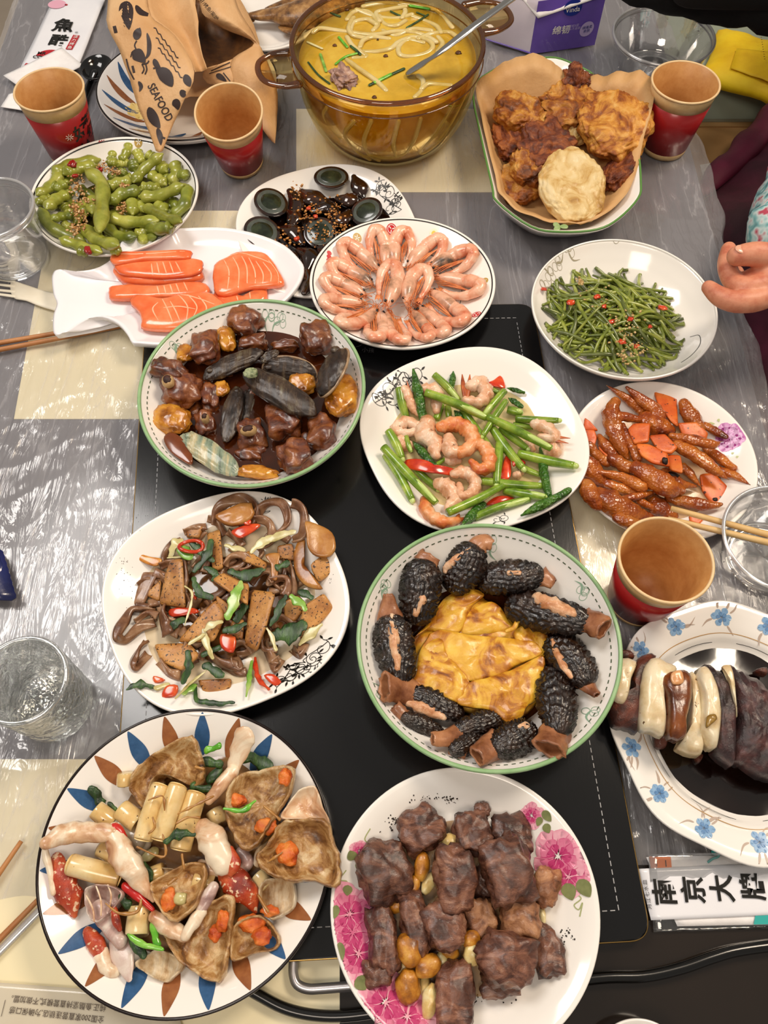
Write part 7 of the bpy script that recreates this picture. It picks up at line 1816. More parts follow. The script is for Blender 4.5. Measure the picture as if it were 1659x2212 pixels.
# ------------------------------------------------------------------ clear plastic and glass
PLA = clear_mat('clear_plastic', '#e8e8ec', fac=.10, rough=.05, edge=.55, diff=.05, bump=.15, bscale=90)
PLR = clear_mat('clear_plastic_rim', '#f0eeee', fac=.28, rough=.08, edge=.6, diff=.28)
def tub(bbox, h, kb, label, lean=0):
    l, r, t, b = bbox; cx = (l + r) / 2; yt, yb = P(cx, t, h).y, P(cx, b, h).y; cy = (yt + yb) / 2; py = proj((0, cy, h))[1]
    x0, x1 = P(l, py, h).x, P(r, py, h).x; R = (x1 - x0) / 2; c = Vector(((x0 + x1) / 2, cy, .0025))
    o = mk('clear_plastic_bowl', lathe([(R, h), (R * .97, h * .93), (R * .90, h * .55), (R * kb, .006), (R * kb * .93, .001), (R * kb * .7, .001), (R * kb * .68, .003), (.001, .003), (.001, .0042), (R * kb * .9, .0042), (R * kb * .98, .007), (R * .885, h * .55), (R * .955, h * .93), (R * .985, h)], c, 72), PLA, label=label, cat='bowl', origin=c)
    for z, q, w in ((h, 1.0, .0018), (h * .90, .965, .0010), (.004, kb * .92, .0010)):
        mk('moulded_ring', tube([c + Vector((R * q * math.cos(a), R * q * math.sin(a), z)) for a in [k * PI / 32 for k in range(64)]], w, seg=8, sub=1, closed=True), PLR, o)
    rr = random.Random(int(abs(l))); dm = M()
    for k in range(26):
        a = rr.uniform(0, 6.28); z = rr.uniform(.1, .9) * h; q = interp([(0, kb), (h * .55, .885), (h, .98)], z) * R
        dm.add(blob(c + Vector((q * math.cos(a), q * math.sin(a), z)), (.0009,) * 3, sub=1, amp=0, amp2=0))
    mk('water_droplets', dm, PLR, o, kind='stuff')
tub((-112, 72, 381, 530), .075, .82, 'clear plastic bowl cut by the left edge beside the edamame')
tub((1325, 1541, 11, 152), .052, .68, 'clear plastic bowl at top right behind the red cup')
tub((1563, 1815, 1055, 1282), .045, .72, 'clear plastic bowl at right edge under the chopsticks')
GLS = clear_mat('rippled_glass', '#dfe3df', fac=.14, rough=.02, edge=.6, bump=1, bscale=85, bdist=.004, diff=.07, tint=(.97, .985, .97))
GLI = clear_mat('smooth_glass', '#eef0ee', fac=.10, rough=.01, edge=.6, diff=.02)
gc = P(50, 1471, .078); gr = 97 * pxm(50, 1471, .078); gc = Vector((gc.x, gc.y, .0025))
def gshape(a, r): return 1
gv, gf = lathe([(.001, 0), (gr * .80, 0), (gr * .90, .004)] + [(gr * (.93 + .07 * t), .004 + .072 * t) for t in [k / 40 for k in range(1, 40)]] + [(gr, .078), (gr * .93, .079)] + [(gr * (.86 + .06 * t), .012 + .065 * t) for t in [k / 20 for k in range(20, -1, -1)]] + [(.001, .011)], gc, 120)
gv = [Vector((p.x + (p.x - gc.x) * .035 * (n_ := nz((p.x * 1, p.y, p.z * 2.4), 95, 3) * (1 if .006 < p.z < .07 and math.hypot(p.x - gc.x, p.y - gc.y) > gr * .9 else 0)), p.y + (p.y - gc.y) * .035 * n_, p.z)) for p in gv]
gl = mk('drinking_glass', (gv, gf), GLS, label='empty clear glass tumbler with rippled bark-like sides', cat='glass', origin=gc)
mk('rim', tube([gc + Vector((gr * .965 * math.cos(a), gr * .965 * math.sin(a), .078)) for a in [k * PI / 32 for k in range(64)]], .0024, seg=10, sub=1, closed=True), GLI, gl)

# ------------------------------------------------------------------ chopsticks, fork, spoon
BAM = mat('pale_bamboo', ['#cda567', '#dfbd83'], scale=30, stretch=(1, 1, 1), rough=.4, bump=.3, bscale=300)
BAMD = mat('brown_bamboo', ['#a2683a', '#bd8350'], scale=40, rough=.4, bump=.3, bscale=300)
def stick(a, b, r0, r1, m, label, group=None):
    A, B = P(*a), P(*b)
    return mk('chopstick', tube([A, A.lerp(B, .5), B], [r0, (r0 + r1) / 2, r1], seg=12, sub=3, cap='flat'), m, label=label, cat='chopstick', group=group)
stick((1449, 1098, .032), (1770, 1185, .052), .0026, .0034, BAM, 'upper pale bamboo chopstick lying over the chicken feet plate')
stick((1443, 1121, .032), (1770, 1198, .052), .0026, .0034, BAM, 'lower pale bamboo chopstick lying over the chicken feet plate')
stick((255, 697, .0062), (-160, 768, .0062), .0022, .0032, BAMD, 'bamboo chopstick under the fish plate tail, farther of two')
stick((262, 705, .0062), (-160, 786, .0062), .0022, .0032, BAMD, 'bamboo chopstick under the fish plate tail, nearer of two')
stick((46, 1817, .0060), (-120, 2060, .0060), .0018, .0028, BAMD, 'brown bamboo chopstick end at left edge above crab plate side')
stick((92, 1934, .0055), (-120, 2150, .0055), .0020, .0030, BAMD, 'brown bamboo chopstick running down-left from under the crab plate')
mk('clear_sleeve', tube([P(100, 1952, .004), P(-120, 2176, .004)], .0030, seg=10, sub=2, flat=.5), PLR, label='flattened clear plastic sleeve beside the lower brown chopstick', cat='wrapper')
FKM = mat('cream_fork', ['#ece2cc', '#f3ecda'], scale=40, rough=.35)
fk = thing('disposable_fork', P(60, 640, .004), 'cream disposable fork under the fish plate tail', 'fork')
def flat_px(pts, z, th, **k): return pebble([P(x, y, z + th) for x, y in pts], z, th, pe=8, rings=3, sub=k.get('sub', 3), edge=.7, amp=k.get('amp', 0))
mk('handle', flat_px([(150, 640), (112, 631), (80, 622), (50, 612), (22, 606), (26, 640), (55, 648), (80, 658), (112, 668), (150, 676)], .0035, .0022), FKM, fk)
for y0, y1 in ((602, 608), (613, 619), (625, 630), (634, 640)):
    mk('tine', tube([P(30, y1, .0048), P(0, y0 + 2, .0045), P(-30, y0 - 2, .0050)], [.0022, .0018, .0009], seg=8, sub=3, flat=.5), FKM, fk)
SPM = mat('black_plastic', '#0c0c0d', rough=.12, coat=.6)
sp_ = thing('soup_spoon', P(200, 150, .004), 'black plastic soup spoon beside the napkin', 'spoon')
scn = P(209, 148, .016); k_ = pxm(209, 148)
mk('bowl', lathe([(.001, -.012), (.012, -.010), (.019, -.003), (.0215, .003), (.0205, .003), (.018, -.002), (.011, -.008), (.001, -.010)], scn, 36, sy=1.25), SPM, sp_)
mk('handle', tube([P(203, 158, .012), P(196, 175, .008), P(188, 192, .006), P(176, 225, .007)], [.006, .0045, .005, .006], seg=12, sub=6, flat=.5), SPM, sp_)

# ------------------------------------------------------------------ napkins and printed packets
NAP = mat('white_tissue', ['#ebe7e6', '#f5f2f1'], scale=60, rough=.7, bump=.3, bscale=400)
def sheet(px4, z, th, m, name, label, cat, nx=12, ny=12, amp=.0012, parent=None, zs=None, **k):
    zz = zs or [z] * 4; c4 = [P(x, y, q) for (x, y), q in zip(px4, zz)]
    return mk(name, slab(c4, th, nx, ny, amp=amp, fr=60, seed=z * 900), m, parent, label=label, cat=cat, **k)
sheet([(2, 232), (20, 205), (100, 185), (110, 248)], .0045, .0012, NAP, 'paper_napkin', 'lower white paper napkin partly under the left cup', 'napkin')
PKT = mat('glossy_white_packet', ['#e6e6ec', '#f1f1f5'], scale=12, rough=.2, coat=.4, bump=.3, bscale=30)
pk = sheet([(45, 152), (168, 152), (252, -60), (146, -60)], .004, .004, PKT, 'chopstick_packet', 'white chopstick packet with black brush lettering at top left', 'packet', amp=.0008)
RDP = mat('crimson_print', '#b3202c', rough=.3); zt = .0092
va = (P(172, 0) - P(88, 150)).normalized(); an = math.atan2(va.y, va.x) - PI / 2
lettering('魚', .031, at_px(137, 56, zt, an * .5), BLK, pk, bold=.0008); lettering('酷', .026, at_px(126, 88, zt, an * .8), BLK, pk, bold=.0008)
lettering('®', .006, at_px(165, 70, zt, an), BLK, pk)
c0 = P(157, 91, zt - .0002); d0 = va * .0165; e0 = Vector((va.y, -va.x, 0)) * .0048
mk('red_tag', ([c0 + d0 - e0, c0 + d0 + e0, c0 - d0 + e0, c0 - d0 - e0], [(0, 1, 2, 3)]), RDP, pk, fixn=False)
for k, ch in enumerate('活力烤鱼'):
    q = c0 + d0 * (.75 - .5 * k); pp = proj(q); lettering(ch, .0072, at_px(pp[0], pp[1], zt + .0003, an), WHT, pk)
for nm, (x, y), r, m, a1 in (('red_sun', (106, 122), .019, RDP, PI), ('pink_blot', (123, 9), .013, mat('soft_pink_print', '#e3a9bd', rough=.3), 2 * PI), ('red_dot', (143, 10), .0022, RDP, 2 * PI)):
    q = P(x, y, zt - .0003); mk(nm, ([q] + [q + Vector((r * math.cos(a1 * k / 24 + an), r * .8 * math.sin(a1 * k / 24 + an), 0)) for k in range(25)], [(0, k, k + 1) for k in range(1, 25)]), m, pk, fixn=False)
lettering('MR\nCOO', .0085, at_px(88, 119, zt, an * .6), BLK, pk, bold=.0002)
mk('red_corner', ([P(56, 136, zt), P(62, 137, zt), P(58, 143, zt), P(52, 141, zt)], [(0, 1, 2, 3)]), RDP, pk, fixn=False)
sheet([(8, 165), (62, 202), (180, 143), (134, 104)], .0098, .0018, NAP, 'paper_napkin', 'upper folded white napkin lying on the chopstick packet', 'napkin', amp=.0006)
# packet bottom right
pb = sheet([(1395, 1852), (1462, 2001), (1720, 1996), (1720, 1844)], .0032, .0022, NAP, 'napkin_packet', 'napkin packet with four large black brush characters, bottom right', 'packet', amp=.0003)
sheet([(1378, 1877), (1406, 1988), (1720, 1974), (1720, 1862)], .0060, .0012, PKT, 'white_band', None, None, amp=.0003, parent=pb)
zt = .0082
for ch, x, y in (('南', 1439, 1927), ('京', 1501, 1922), ('大', 1563, 1919), ('牌', 1629, 1915)):
    lettering(ch, .0195, at_px(x, y, zt, PI / 2 - .03), BLK, pb, bold=.0005)
for k, ch in enumerate('皿水七江月'): lettering(ch, .0038, at_px(1394 + k * 2.4, 1906 + k * 13, zt, PI / 2), BLK, pb)
def quad_px(name, pts, z, m, parent): return mk(name, ([P(x, y, z) for x, y in pts], [tuple(range(len(pts)))]), m, parent, fixn=False, smooth_=False)
quad_px('orange_print', [(1402, 1850), (1449, 1851), (1451, 1874), (1406, 1876)], .0066, mat('orange_print', '#e27a3c', rough=.4), pb)
for x in (1417, 1437): quad_px('door_line', [(x, 1858), (x + 2, 1858), (x + 3, 1872), (x + 1, 1872)], .0070, BLK, pb)
quad_px('teal_print', [(1632, 1976), (1720, 1973), (1720, 1996), (1628, 1997)], .0066, mat('teal_print', '#2fa6a0', rough=.4), pb)
mk('teal_curl', tube([P(x, y, .0068) for x, y in ((1530, 1862), (1540, 1855), (1552, 1850), (1550, 1842), (1538, 1840), (1545, 1846))], .0009, seg=6, sub=5, flat=.3), MATS['teal_print'], pb)
mk('packet_wrapper', slab([P(1400, 1846, .0090), P(1412, 2014, .0026), P(1720, 2004, .0026), P(1720, 1838, .0090)], .0002, 20, 14, amp=.0006, fr=150), clear_mat('cellophane', '#ffffff', fac=.05, rough=.06, bump=.6, bscale=60, bdist=.003), pb)
# wrapper bottom left
wb = sheet([(-60, 2118), (-60, 2300), (420, 2300), (372, 2150)], .0032, .0010, mat('translucent_wrapper', ['#d9cdb4', '#e4dcc9'], scale=8, rough=.2, coat=.4, bump=.3, bscale=40, alpha=.8), 'restaurant_wrapper', 'flat translucent wrapper with upside-down Chinese text at bottom left', 'wrapper', amp=.0004)
TXT = mat('brown_text_print', '#4a3a30', rough=.4)
lettering('纯正,鱼酷坚持直营模式,不做加盟。', .0048, at_px(122, 2166, .0052, PI - .09), TXT, wb)
lettering('全国200家直营连锁店,为确保口感', .0048, at_px(122, 2191, .0052, PI - .09), TXT, wb)
lettering('更多惊喜', .0036, at_px(268, 2180, .0052, PI - .09), TXT, wb)
quad_px('fine_line', [(11, 2160), (12, 2160), (3, 2196), (2, 2196)], .0050, TXT, wb)
# navy packet at left edge
nv = [(-60, 1150), (2, 1186)] + [(2 + 28 * t / 14 + (1.8 if t % 2 else 0), 1190 + 96 * t / 14) for t in range(15)] + [(20, 1293), (-60, 1290)]
mk('snack_packet', prism([P(x, y, .016) for x, y in nv], .010, .0115), mat('navy_foil', ['#141c4a', '#1f2a68'], scale=30, rough=.25, coat=.6, bump=.4, bscale=80), label='navy foil packet with serrated edge at the left edge', cat='packet')
mk('snack_packet_body', blob(P(-60, 1235, .009), (.035, .02, .007), sub=3), MATS['navy_foil'], bpy.data.objects['snack_packet'])

# ------------------------------------------------------------------ cable and wire handle
RUB = mat('black_rubber', '#0a0a0a', rough=.22, coat=.4)
mk('power_cable', tube([P(x, y, .0062) for x, y in ((470, 2085), (520, 2125), (560, 2150), (620, 2180), (690, 2194), (770, 2192), (900, 2170), (1100, 2140), (1290, 2113), (1390, 2109), (1470, 2092), (1540, 2068), (1600, 2052), (1720, 2036))], .0042, seg=12, sub=6), RUB, label='thick black power cable curving below the plates at the bottom', cat='cable')
hp = [P(x, y, .0075) for x, y in ((637, 2050), (634, 2080), (634, 2105), (642, 2126), (665, 2136), (700, 2135), (790, 2128), (860, 2126))]
mk('board_handle', tube(hp, .0036, seg=4, sub=5, flat=.5, cap='flat'), mat('brushed_aluminium', '#d5d0d2', metal=.85, rough=.3), hob)

# ------------------------------------------------------------------ tissue pack
tA, tB, tD = P(1143, 121), P(1283, 101), P(1050, 92)
tC = tB + (tD - tA); TH = .075
PALE = mat('pale_lavender_film', ['#d9cfdc', '#e9e2ea'], scale=10, rough=.25, coat=.4, bump=.4, bscale=30)
VPL = mat('violet_film', ['#6a4fb8', '#7c62c8'], scale=12, rough=.25, coat=.5, bump=.3, bscale=30)
tp = mk('tissue_pack', prism([tA, tB, tC, tD], .003, TH, .006), PALE, label='pale tissue pack with violet front panel behind the fritters', cat='tissue pack', smooth_='auto')
uA = (tB - tA); nA = Vector((uA.y, -uA.x, 0)).normalized()
if nA.y > 0: nA = -nA
def face(u, v, off=.0012): return tA + uA * u + Vector((0, 0, v)) + nA * off
def bulge(u, v): return .004 * math.sin(PI * u) * math.sin(PI * min(1, v / TH))
gridv = [face(i / 12, .003 + (TH - .003) * j / 8, .0008 + bulge(i / 12, .003 + (TH - .003) * j / 8)) for j in range(9) for i in range(13)]
mk('violet_panel', (gridv, [(j * 13 + i, j * 13 + i + 1, (j + 1) * 13 + i + 1, (j + 1) * 13 + i) for j in range(8) for i in range(12)]), VPL, tp)
uL = uA.length
def ft(u0, v0, off=.0022): return lambda x, y: face(u0 + x / uL, v0 + y, off + bulge(u0 + x / uL, v0 + y))
LAV = mat('lavender_print', '#cdbdf0', rough=.3); NAVY = mat('navy_print', '#1c2f8c', rough=.3)
lettering('绵韧', .0125, ft(.40, .034), WHT, tp, bold=.0002)
lettering('超韧3层\n湿水不易破', .0042, ft(.58, .036), LAV, tp)
q = ft(.52, .062, .0020); mk('badge', ([q(0, 0)] + [q(.013 * math.cos(a), .010 * math.sin(a)) for a in [k * PI / 12 for k in range(25)]], [(0, k, k + 1) for k in range(1, 25)]), NAVY, tp, fixn=False)
lettering('Vinda', .0090, ft(.52, .060, .0026), WHT, tp)
q = ft(.80, .030, .0019); mk('round_badge', ([q(0, 0)] + [q(.0105 * math.cos(a), .0105 * math.sin(a)) for a in [k * PI / 12 for k in range(25)]], [(0, k, k + 1) for k in range(1, 25)]), LAV, tp, fixn=False)
lettering('绵美柔\n亲肤', .0050, ft(.80, .030, .0026), NAVY, tp)
mk('edge_line', tube([tD + Vector((0, 0, .005)) - (tC - tD) * .01, tA + Vector((0, 0, .005)) + nA * .001], .0009, seg=6, sub=3), VPL, tp)
dr = nA * .012
mk('pulled_tissue', slab([face(.02, .054, .004), face(.98, .074, .006), tB + Vector((0, 0, TH + .004)) + (tD - tA) * .5, tA + Vector((0, 0, TH + .004)) + (tD - tA) * .5], .0008, 16, 10, amp=.0022, fr=70), NAP, label='white tissue pulled out over the tissue pack', cat='tissue')

# ------------------------------------------------------------------ off the table, right: storage box, carton, yellow bag
GRG = mat('grey_green_plastic', ['#8b9483', '#9aa391'], scale=10, rough=.5)
SBZ = -.10
mk('storage_box', prism(rrect([(.43, P(1600, 186, SBZ).y), (.74, P(1600, 186, SBZ).y), (.74, 1.56), (.43, 1.56)], .02), -TZ, SBZ, .004), GRG, label='grey-green storage box beyond the table corner under the yellow bag', cat='box', smooth_='auto')
CBD = mat('cardboard', ['#a07848', '#b18a59'], scale=9, rough=.6, bump=.2, bscale=80)
CZ = -.16; y1, y0 = min(P(1600, 203, CZ).y, P(1600, 186, SBZ).y - .004), P(1600, 470, CZ).y
cb = mk('cardboard_box', prism([(.43, y0), (.66, y0), (.66, y1), (.43, y1)], -TZ, CZ, .002), CBD, label='brown cardboard carton with white shipping label beside the table', cat='box', smooth_=False)
ys = P(1600, 276, CZ).y
mk('flap', prism([(.432, ys), (.658, ys), (.658, y1 - .002), (.432, y1 - .002)], CZ, CZ + .003), CBD, cb, smooth_=False)
mk('packing_tape', prism([(.434, P(1600, 236, CZ).y), (.658, P(1600, 236, CZ).y), (.658, y1 - .004), (.434, y1 - .004)], CZ + .003, CZ + .0034), clear_mat('packing_tape', '#c9b08a', fac=.12, rough=.1, bump=.6, bscale=60, bdist=.003, diff=.15), cb, smooth_=False)
lb = [P(1512, 356, CZ + .001), P(1560, 348, CZ + .001), P(1556, 398, CZ + .001), P(1525, 405, CZ + .001)]
mk('shipping_label', prism(lb, CZ + .0002, CZ + .0010), mat('label_paper', '#dcd6cc', rough=.5), cb, smooth_=False)
bar = M(); rr = random.Random(2)
for k in range(16):
    u = .1 + .05 * k; a = lb[0].lerp(lb[1], u); b = lb[3].lerp(lb[2], u); p, q = a.lerp(b, .32), a.lerp(b, .52); w = (lb[1] - lb[0]) * rr.choice((.008, .014, .02))
    n0 = len(bar.v); bar.v += [Vector((t.x, t.y, CZ + .0014)) for t in (p, p + w, q + w, q)]; bar.f.append((n0, n0 + 1, n0 + 2, n0 + 3))
mk('barcode', bar, BLK, cb, kind='stuff', fixn=False)
YEL = mat('yellow_nonwoven', ['#d8a800', '#e8bd0a', '#f2cf1c'], scale=14, rough=.6, bump=.3, bscale=600)
YZ = SBZ + .002
yb_ = mk('yellow_bag', pebble([P(x, y, YZ + .03) for x, y in ((1558, 42), (1610, 50), (1659, 66), (1760, 90), (1760, 230), (1659, 183), (1590, 165), (1519, 143), (1530, 120), (1545, 90))], YZ, .035, pe=3, rings=8, sub=3, amp=.004, fr=35, edge=.4), YEL, label='folded bright yellow non-woven bag at the right edge', cat='bag')
mk('flap', slab([P(1578, 147, YZ + .030), P(1591, 106, YZ + .038), P(1760, 122, YZ + .040), P(1760, 215, YZ + .030)], .002, 10, 8, amp=.002, fr=50), YEL, yb_)
stt = M()
for k in range(12): stt.add(blob(P(1643 + k * .8, 70 + k * 5.2, YZ + .044) , (.0012, .0007, .0005), sub=1))
mk('stitching', stt, mat('dark_yellow_stitch', '#8f6d00', rough=.6), yb_, kind='stuff')

# ------------------------------------------------------------------ paper bag on the back plate
from mathutils.bvhtree import BVHTree
KB = mat('kraft_bag_paper', ['#c39461', '#d1a574', '#dcb586'], scale=10, rough=.5, bump=.6, bscale=38, bdist=.003, detail=6)
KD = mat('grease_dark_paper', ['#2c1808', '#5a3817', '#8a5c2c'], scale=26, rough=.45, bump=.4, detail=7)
INK = mat('dark_brown_ink', '#2e1e1b', rough=.5)
bag = thing('paper_bag', P(*ZA(1000, 600), .034), 'crumpled kraft paper bag printed with sea creatures', 'bag')
def grid3(rows, th, name, m, sub=4, amp=.0016, seed=0, parent=bag):
    R = [[P(*ZA(x, y), z) for x, y, z in r] for r in rows]
    R = [smooth(r, sub) for r in R]; nc = len(R[0]); cols = [smooth([r[c] for r in R], sub) for c in range(nc)]; nr = len(cols[0])
    v = []; f = []
    for s in (0, 1):
        for c in range(nc):
            for r in range(nr):
                p = cols[c][r]; a = cols[min(c + 1, nc - 1)][r] - cols[max(c - 1, 0)][r]; b = cols[c][min(r + 1, nr - 1)] - cols[c][max(r - 1, 0)]
                n = a.cross(b); n = n.normalized() if n.length > 1e-12 else Vector((0, 0, 1))
                if n.z < 0: n = -n
                v.append(p + n * (amp * nz(p, 45, seed) + amp * .5 * nz(p, 120, seed)) + n * th * s)
    h = nc * nr
    for c in range(nc - 1):
        for r in range(nr - 1):
            q = (c * nr + r, c * nr + r + 1, (c + 1) * nr + r + 1, (c + 1) * nr + r); f.append(q); f.append(tuple(i + h for i in q[::-1]))
    for c in range(nc - 1):
        for r in (0, nr - 1): f.append((c * nr + r, (c + 1) * nr + r, (c + 1) * nr + r + h, c * nr + r + h))
    for r in range(nr - 1):
        for c in (0, nc - 1): f.append((c * nr + r, c * nr + r + 1, c * nr + r + 1 + h, c * nr + r + h))
    o = mk(name, (v, f), m, parent)
    return o, BVHTree.FromPolygons(v, f)
fr_, bvf = grid3([[(640, -120, .125), (740, -120, .130), (840, -120, .128)], [(620, 120, .112), (750, 110, .120), (870, 90, .120)], [(690, 290, .098), (850, 250, .108), (1010, 205, .110)], [(750, 450, .083), (930, 420, .094), (1125, 420, .098)],
    [(800, 620, .066), (910, 600, .072), (1050, 610, .074)], [(860, 760, .050), (925, 750, .054), (995, 735, .054)], [(903, 872, .0405), (922, 882, .041), (940, 872, .0405)]], .0006, 'printed_front', KB, seed=1)
grid3([[(840, -120, .127), (960, -120, .110), (1080, -120, .127)], [(870, 90, .119), (1000, 100, .104), (1140, 80, .120)], [(1010, 205, .109), (1090, 230, .098), (1150, 240, .108)], [(1125, 420, .097), (1165, 415, .092), (1200, 400, .096)]], .0006, 'folded_gusset', KB, seed=2)
sd, bvs = grid3([[(1150, -120, .125), (1230, -120, .130), (1310, -120, .120)], [(1170, 75, .112), (1280, 90, .118), (1400, 90, .108)], [(1290, 165, .098), (1390, 170, .104), (1460, 190, .092)], [(1470, 250, .088), (1500, 270, .086), (1520, 310, .078)], [(1350, 340, .080), (1470, 380, .080), (1570, 420, .064)],
    [(1330, 440, .068), (1470, 500, .066), (1600, 520, .052)], [(1430, 620, .050), (1520, 640, .048), (1602, 670, .040)], [(1555, 800, .034), (1575, 820, .034), (1590, 830, .034)]], .0006, 'side_flap', KB, seed=3)
fl, bvl = grid3([[(1195, 395, .080), (1270, 370, .080), (1345, 340, .080)], [(1170, 440, .070), (1260, 430, .070), (1345, 430, .070)], [(1200, 480, .058), (1280, 500, .060), (1370, 510, .060)]], .0006, 'lower_flap', KB, seed=4)
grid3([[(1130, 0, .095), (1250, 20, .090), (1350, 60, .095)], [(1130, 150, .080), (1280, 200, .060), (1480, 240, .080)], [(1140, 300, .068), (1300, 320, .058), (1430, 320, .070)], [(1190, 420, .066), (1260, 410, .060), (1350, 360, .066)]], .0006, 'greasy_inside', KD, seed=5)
grid3([[(640, -120, .040), (1000, -120, .036), (1320, -120, .040)], [(760, 200, .036), (1100, 200, .034), (1500, 250, .036)], [(880, 700, .036), (1100, 560, .034), (1400, 600, .036)]], .0006, 'underside', KB, seed=6)
def ray(bv, x, y, off=.0005):
    o = Vector((0, 0, CH)); d = (P(*ZA(x, y), 0) - o).normalized(); h = bv.ray_cast(o, d)
    return None if h[0] is None else h[0] - d * off
def ink(bv, pts, w, name='ink_drawing', m=INK, off=.0006, parent=bag):
    pp = smooth([Vector((x, y, 0)) for x, y in pts], 5) if len(pts) > 2 else [Vector((*pts[0], 0)).lerp(Vector((*pts[1], 0)), k / 4) for k in range(5)]
    n = len(pp); v = []; f = []
    for i, p in enumerate(pp):
        t = (pp[min(i + 1, n - 1)] - pp[max(i - 1, 0)]).normalized(); s = Vector((-t.y, t.x, 0)); ww = w(i / (n - 1)) if callable(w) else w
        for k in (-.5, 0, .5):
            q = p + s * ww * k; h = ray(bv, q.x, q.y, off); v.append(h)
    for i in range(n - 1):
        for k in (0, 1):
            q = (i * 3 + k, i * 3 + k + 1, (i + 1) * 3 + k + 1, (i + 1) * 3 + k)
            if all(v[j] is not None for j in q): f.append(q)
    v = [a if a is not None else Vector((0, 0, 0)) for a in v]
    used = sorted({j for q in f for j in q}); mp = {j: i for i, j in enumerate(used)}
    return ([v[j] for j in used], [tuple(mp[j] for j in q) for q in f])
lf = lambda w, p=.8: (lambda t: w * math.sin(PI * min(1, t * .96 + .02) ** p))
im = M()
for pts, w in ((((770, 300), (800, 320), (840, 360)), lf(75)), (((785, 230), (795, 190), (810, 160)), lf(48)), (((850, 190), (862, 250), (858, 310), (835, 345)), lf(26)), (((790, 235), (778, 262), (790, 290)), 8), (((760, 300), (770, 320)), 7), (((755, 330), (765, 300), (785, 285)), 7),
               (((860, 350), (850, 365), (820, 370)), 8), (((820, 370), (832, 400), (820, 425)), 8), (((840, 365), (848, 400), (838, 430)), 8), (((890, 340), (905, 375), (930, 400)), lf(34)), (((900, 400), (950, 430), (995, 500)), lf(80, 1.1)), (((885, 395), (905, 392)), 10),
               (((700, 20), (730, 60), (745, 170)), lf(85)), (((660, 150), (670, 190)), 20), (((860, 620), (890, 690), (925, 740)), lf(60)), (((910, 740), (925, 790), (930, 840)), lf(34)), (((925, 790), (955, 800)), 12), (((1070, 430), (1085, 470), (1100, 500)), lf(48)), (((1045, 520), (1062, 545), (1075, 550)), lf(40)), (((1000, 580), (1020, 600), (1030, 635)), lf(50)), (((800, 470), (815, 500), (805, 530)), lf(24)), (((765, 380), (775, 420)), 14), (((730, 340), (745, 400), (775, 460)), 9), (((785, 30), (815, 70), (880, 90)), lf(34))):
    im.add(ink(bvf, pts, w))
for r in range(3):
    ox, oy = r * 12, r * 58
    zz = [(888 + ox + k * 13 + (0), 160 + oy + k * 17 - (14 if k % 2 else 0)) for k in range(12)]
    for a, b in zip(zz, zz[1:]): im.add(ink(bvf, (a, b), 6))
for k in range(8):
    for j in range(3): im.add(ink(bvf, ((700 + j * 16 + k * 2, 20 + k * 18), (708 + j * 16 + k * 2, 28 + k * 18)), 3, off=.0009))
for pts, w in (((1040, 0), (1080, 80), (1140, 190)), lf(60)), (((1250, 430), (1275, 445), (1310, 470)), lf(34)), (((1220, 410), (1330, 360)), 6), (((1210, 425), (1335, 385)), 5), (((1290, 420), (1330, 470)), 7):
    for b_ in (bvl, bvs):
        g = ink(b_, pts, w)
        if g[1]: im.add(g); break
mk('ink_drawings', im, INK, bag, kind='stuff', fixn=False)
tv, tf = text_mesh('SEAFOOD', 1.0, .015)
ex = Vector((112, 205, 0)).normalized(); ey = Vector((ex.y, -ex.x, 0)); wd = max(p.x for p in tv) - min(p.x for p in tv); sc_ = 235 / wd
hv = [ray(bvf, 925 + (ex.x * p.x + ey.x * p.y * 1.25) * sc_, 592 + (ex.y * p.x + ey.y * p.y * 1.25) * sc_, .0007) for p in tv]
ok = [q for q in tf if all(hv[j] is not None for j in q)]; hv = [h or Vector() for h in hv]
used = sorted({j for q in ok for j in q}); mp = {j: i for i, j in enumerate(used)}
mk('lettering', ([hv[j] for j in used], [tuple(mp[j] for j in q) for q in ok]), INK, bag, fixn=False, smooth_=False)
tv, tf = text_mesh('/烤虾/烤鱼/炭炉', 1.0, .0)
ex = Vector((125, 150, 0)).normalized(); ey = Vector((ex.y, -ex.x, 0)); wd = max(p.x for p in tv) - min(p.x for p in tv); sc_ = 190 / wd
hv = [ray(bvs, 1195 + (ex.x * p.x + ey.x * p.y) * sc_, 40 + (ex.y * p.x + ey.y * p.y) * sc_, .0007) for p in tv]
ok = [q for q in tf if all(hv[j] is not None for j in q)]; hv = [h or Vector() for h in hv]
if ok:
    used = sorted({j for q in ok for j in q}); mp = {j: i for i, j in enumerate(used)}
    mk('lettering', ([hv[j] for j in used], [tuple(mp[j] for j in q) for q in ok]), INK, bag, fixn=False, smooth_=False)
# whole fish on the oval plate
FSH = mat('fried_fish_skin', ['#3b2412', '#7a5228', '#a87c48', '#c9a06a'], pos=[.3, .45, .6, .75], scale=70, rough=.3, coat=.4, bump=.8, bscale=300, detail=7)
ff_ = thing('fried_fish', P(600, 30, .012), 'brown fried whole fish with its tail toward the paper bag', 'fish')
mk('body', tube([P(545, 34, .022), P(590, 32, .024), P(640, 32, .026), P(700, 20, .028), P(760, 0, .028)], [.007, .013, .024, .028, .020], seg=18, sub=6, flat=.6, wob=.15, wf=80), FSH, ff_)
mk('tail_fin', pebble([P(x, y, .02) for x, y in ((545, 28), (520, 16), (492, 20), (500, 30), (490, 44), (520, 44), (548, 42))], .016, .004, rings=4, amp=.0006), FSH, ff_)
for pts in (((600, 55), (618, 70), (650, 75), (630, 50)), ((570, 18), (600, 2), (640, -10), (620, 16))):
    mk('fin', pebble([P(x, y, .02) for x, y in pts], .018, .003, rings=3, amp=.0006), FSH, ff_)
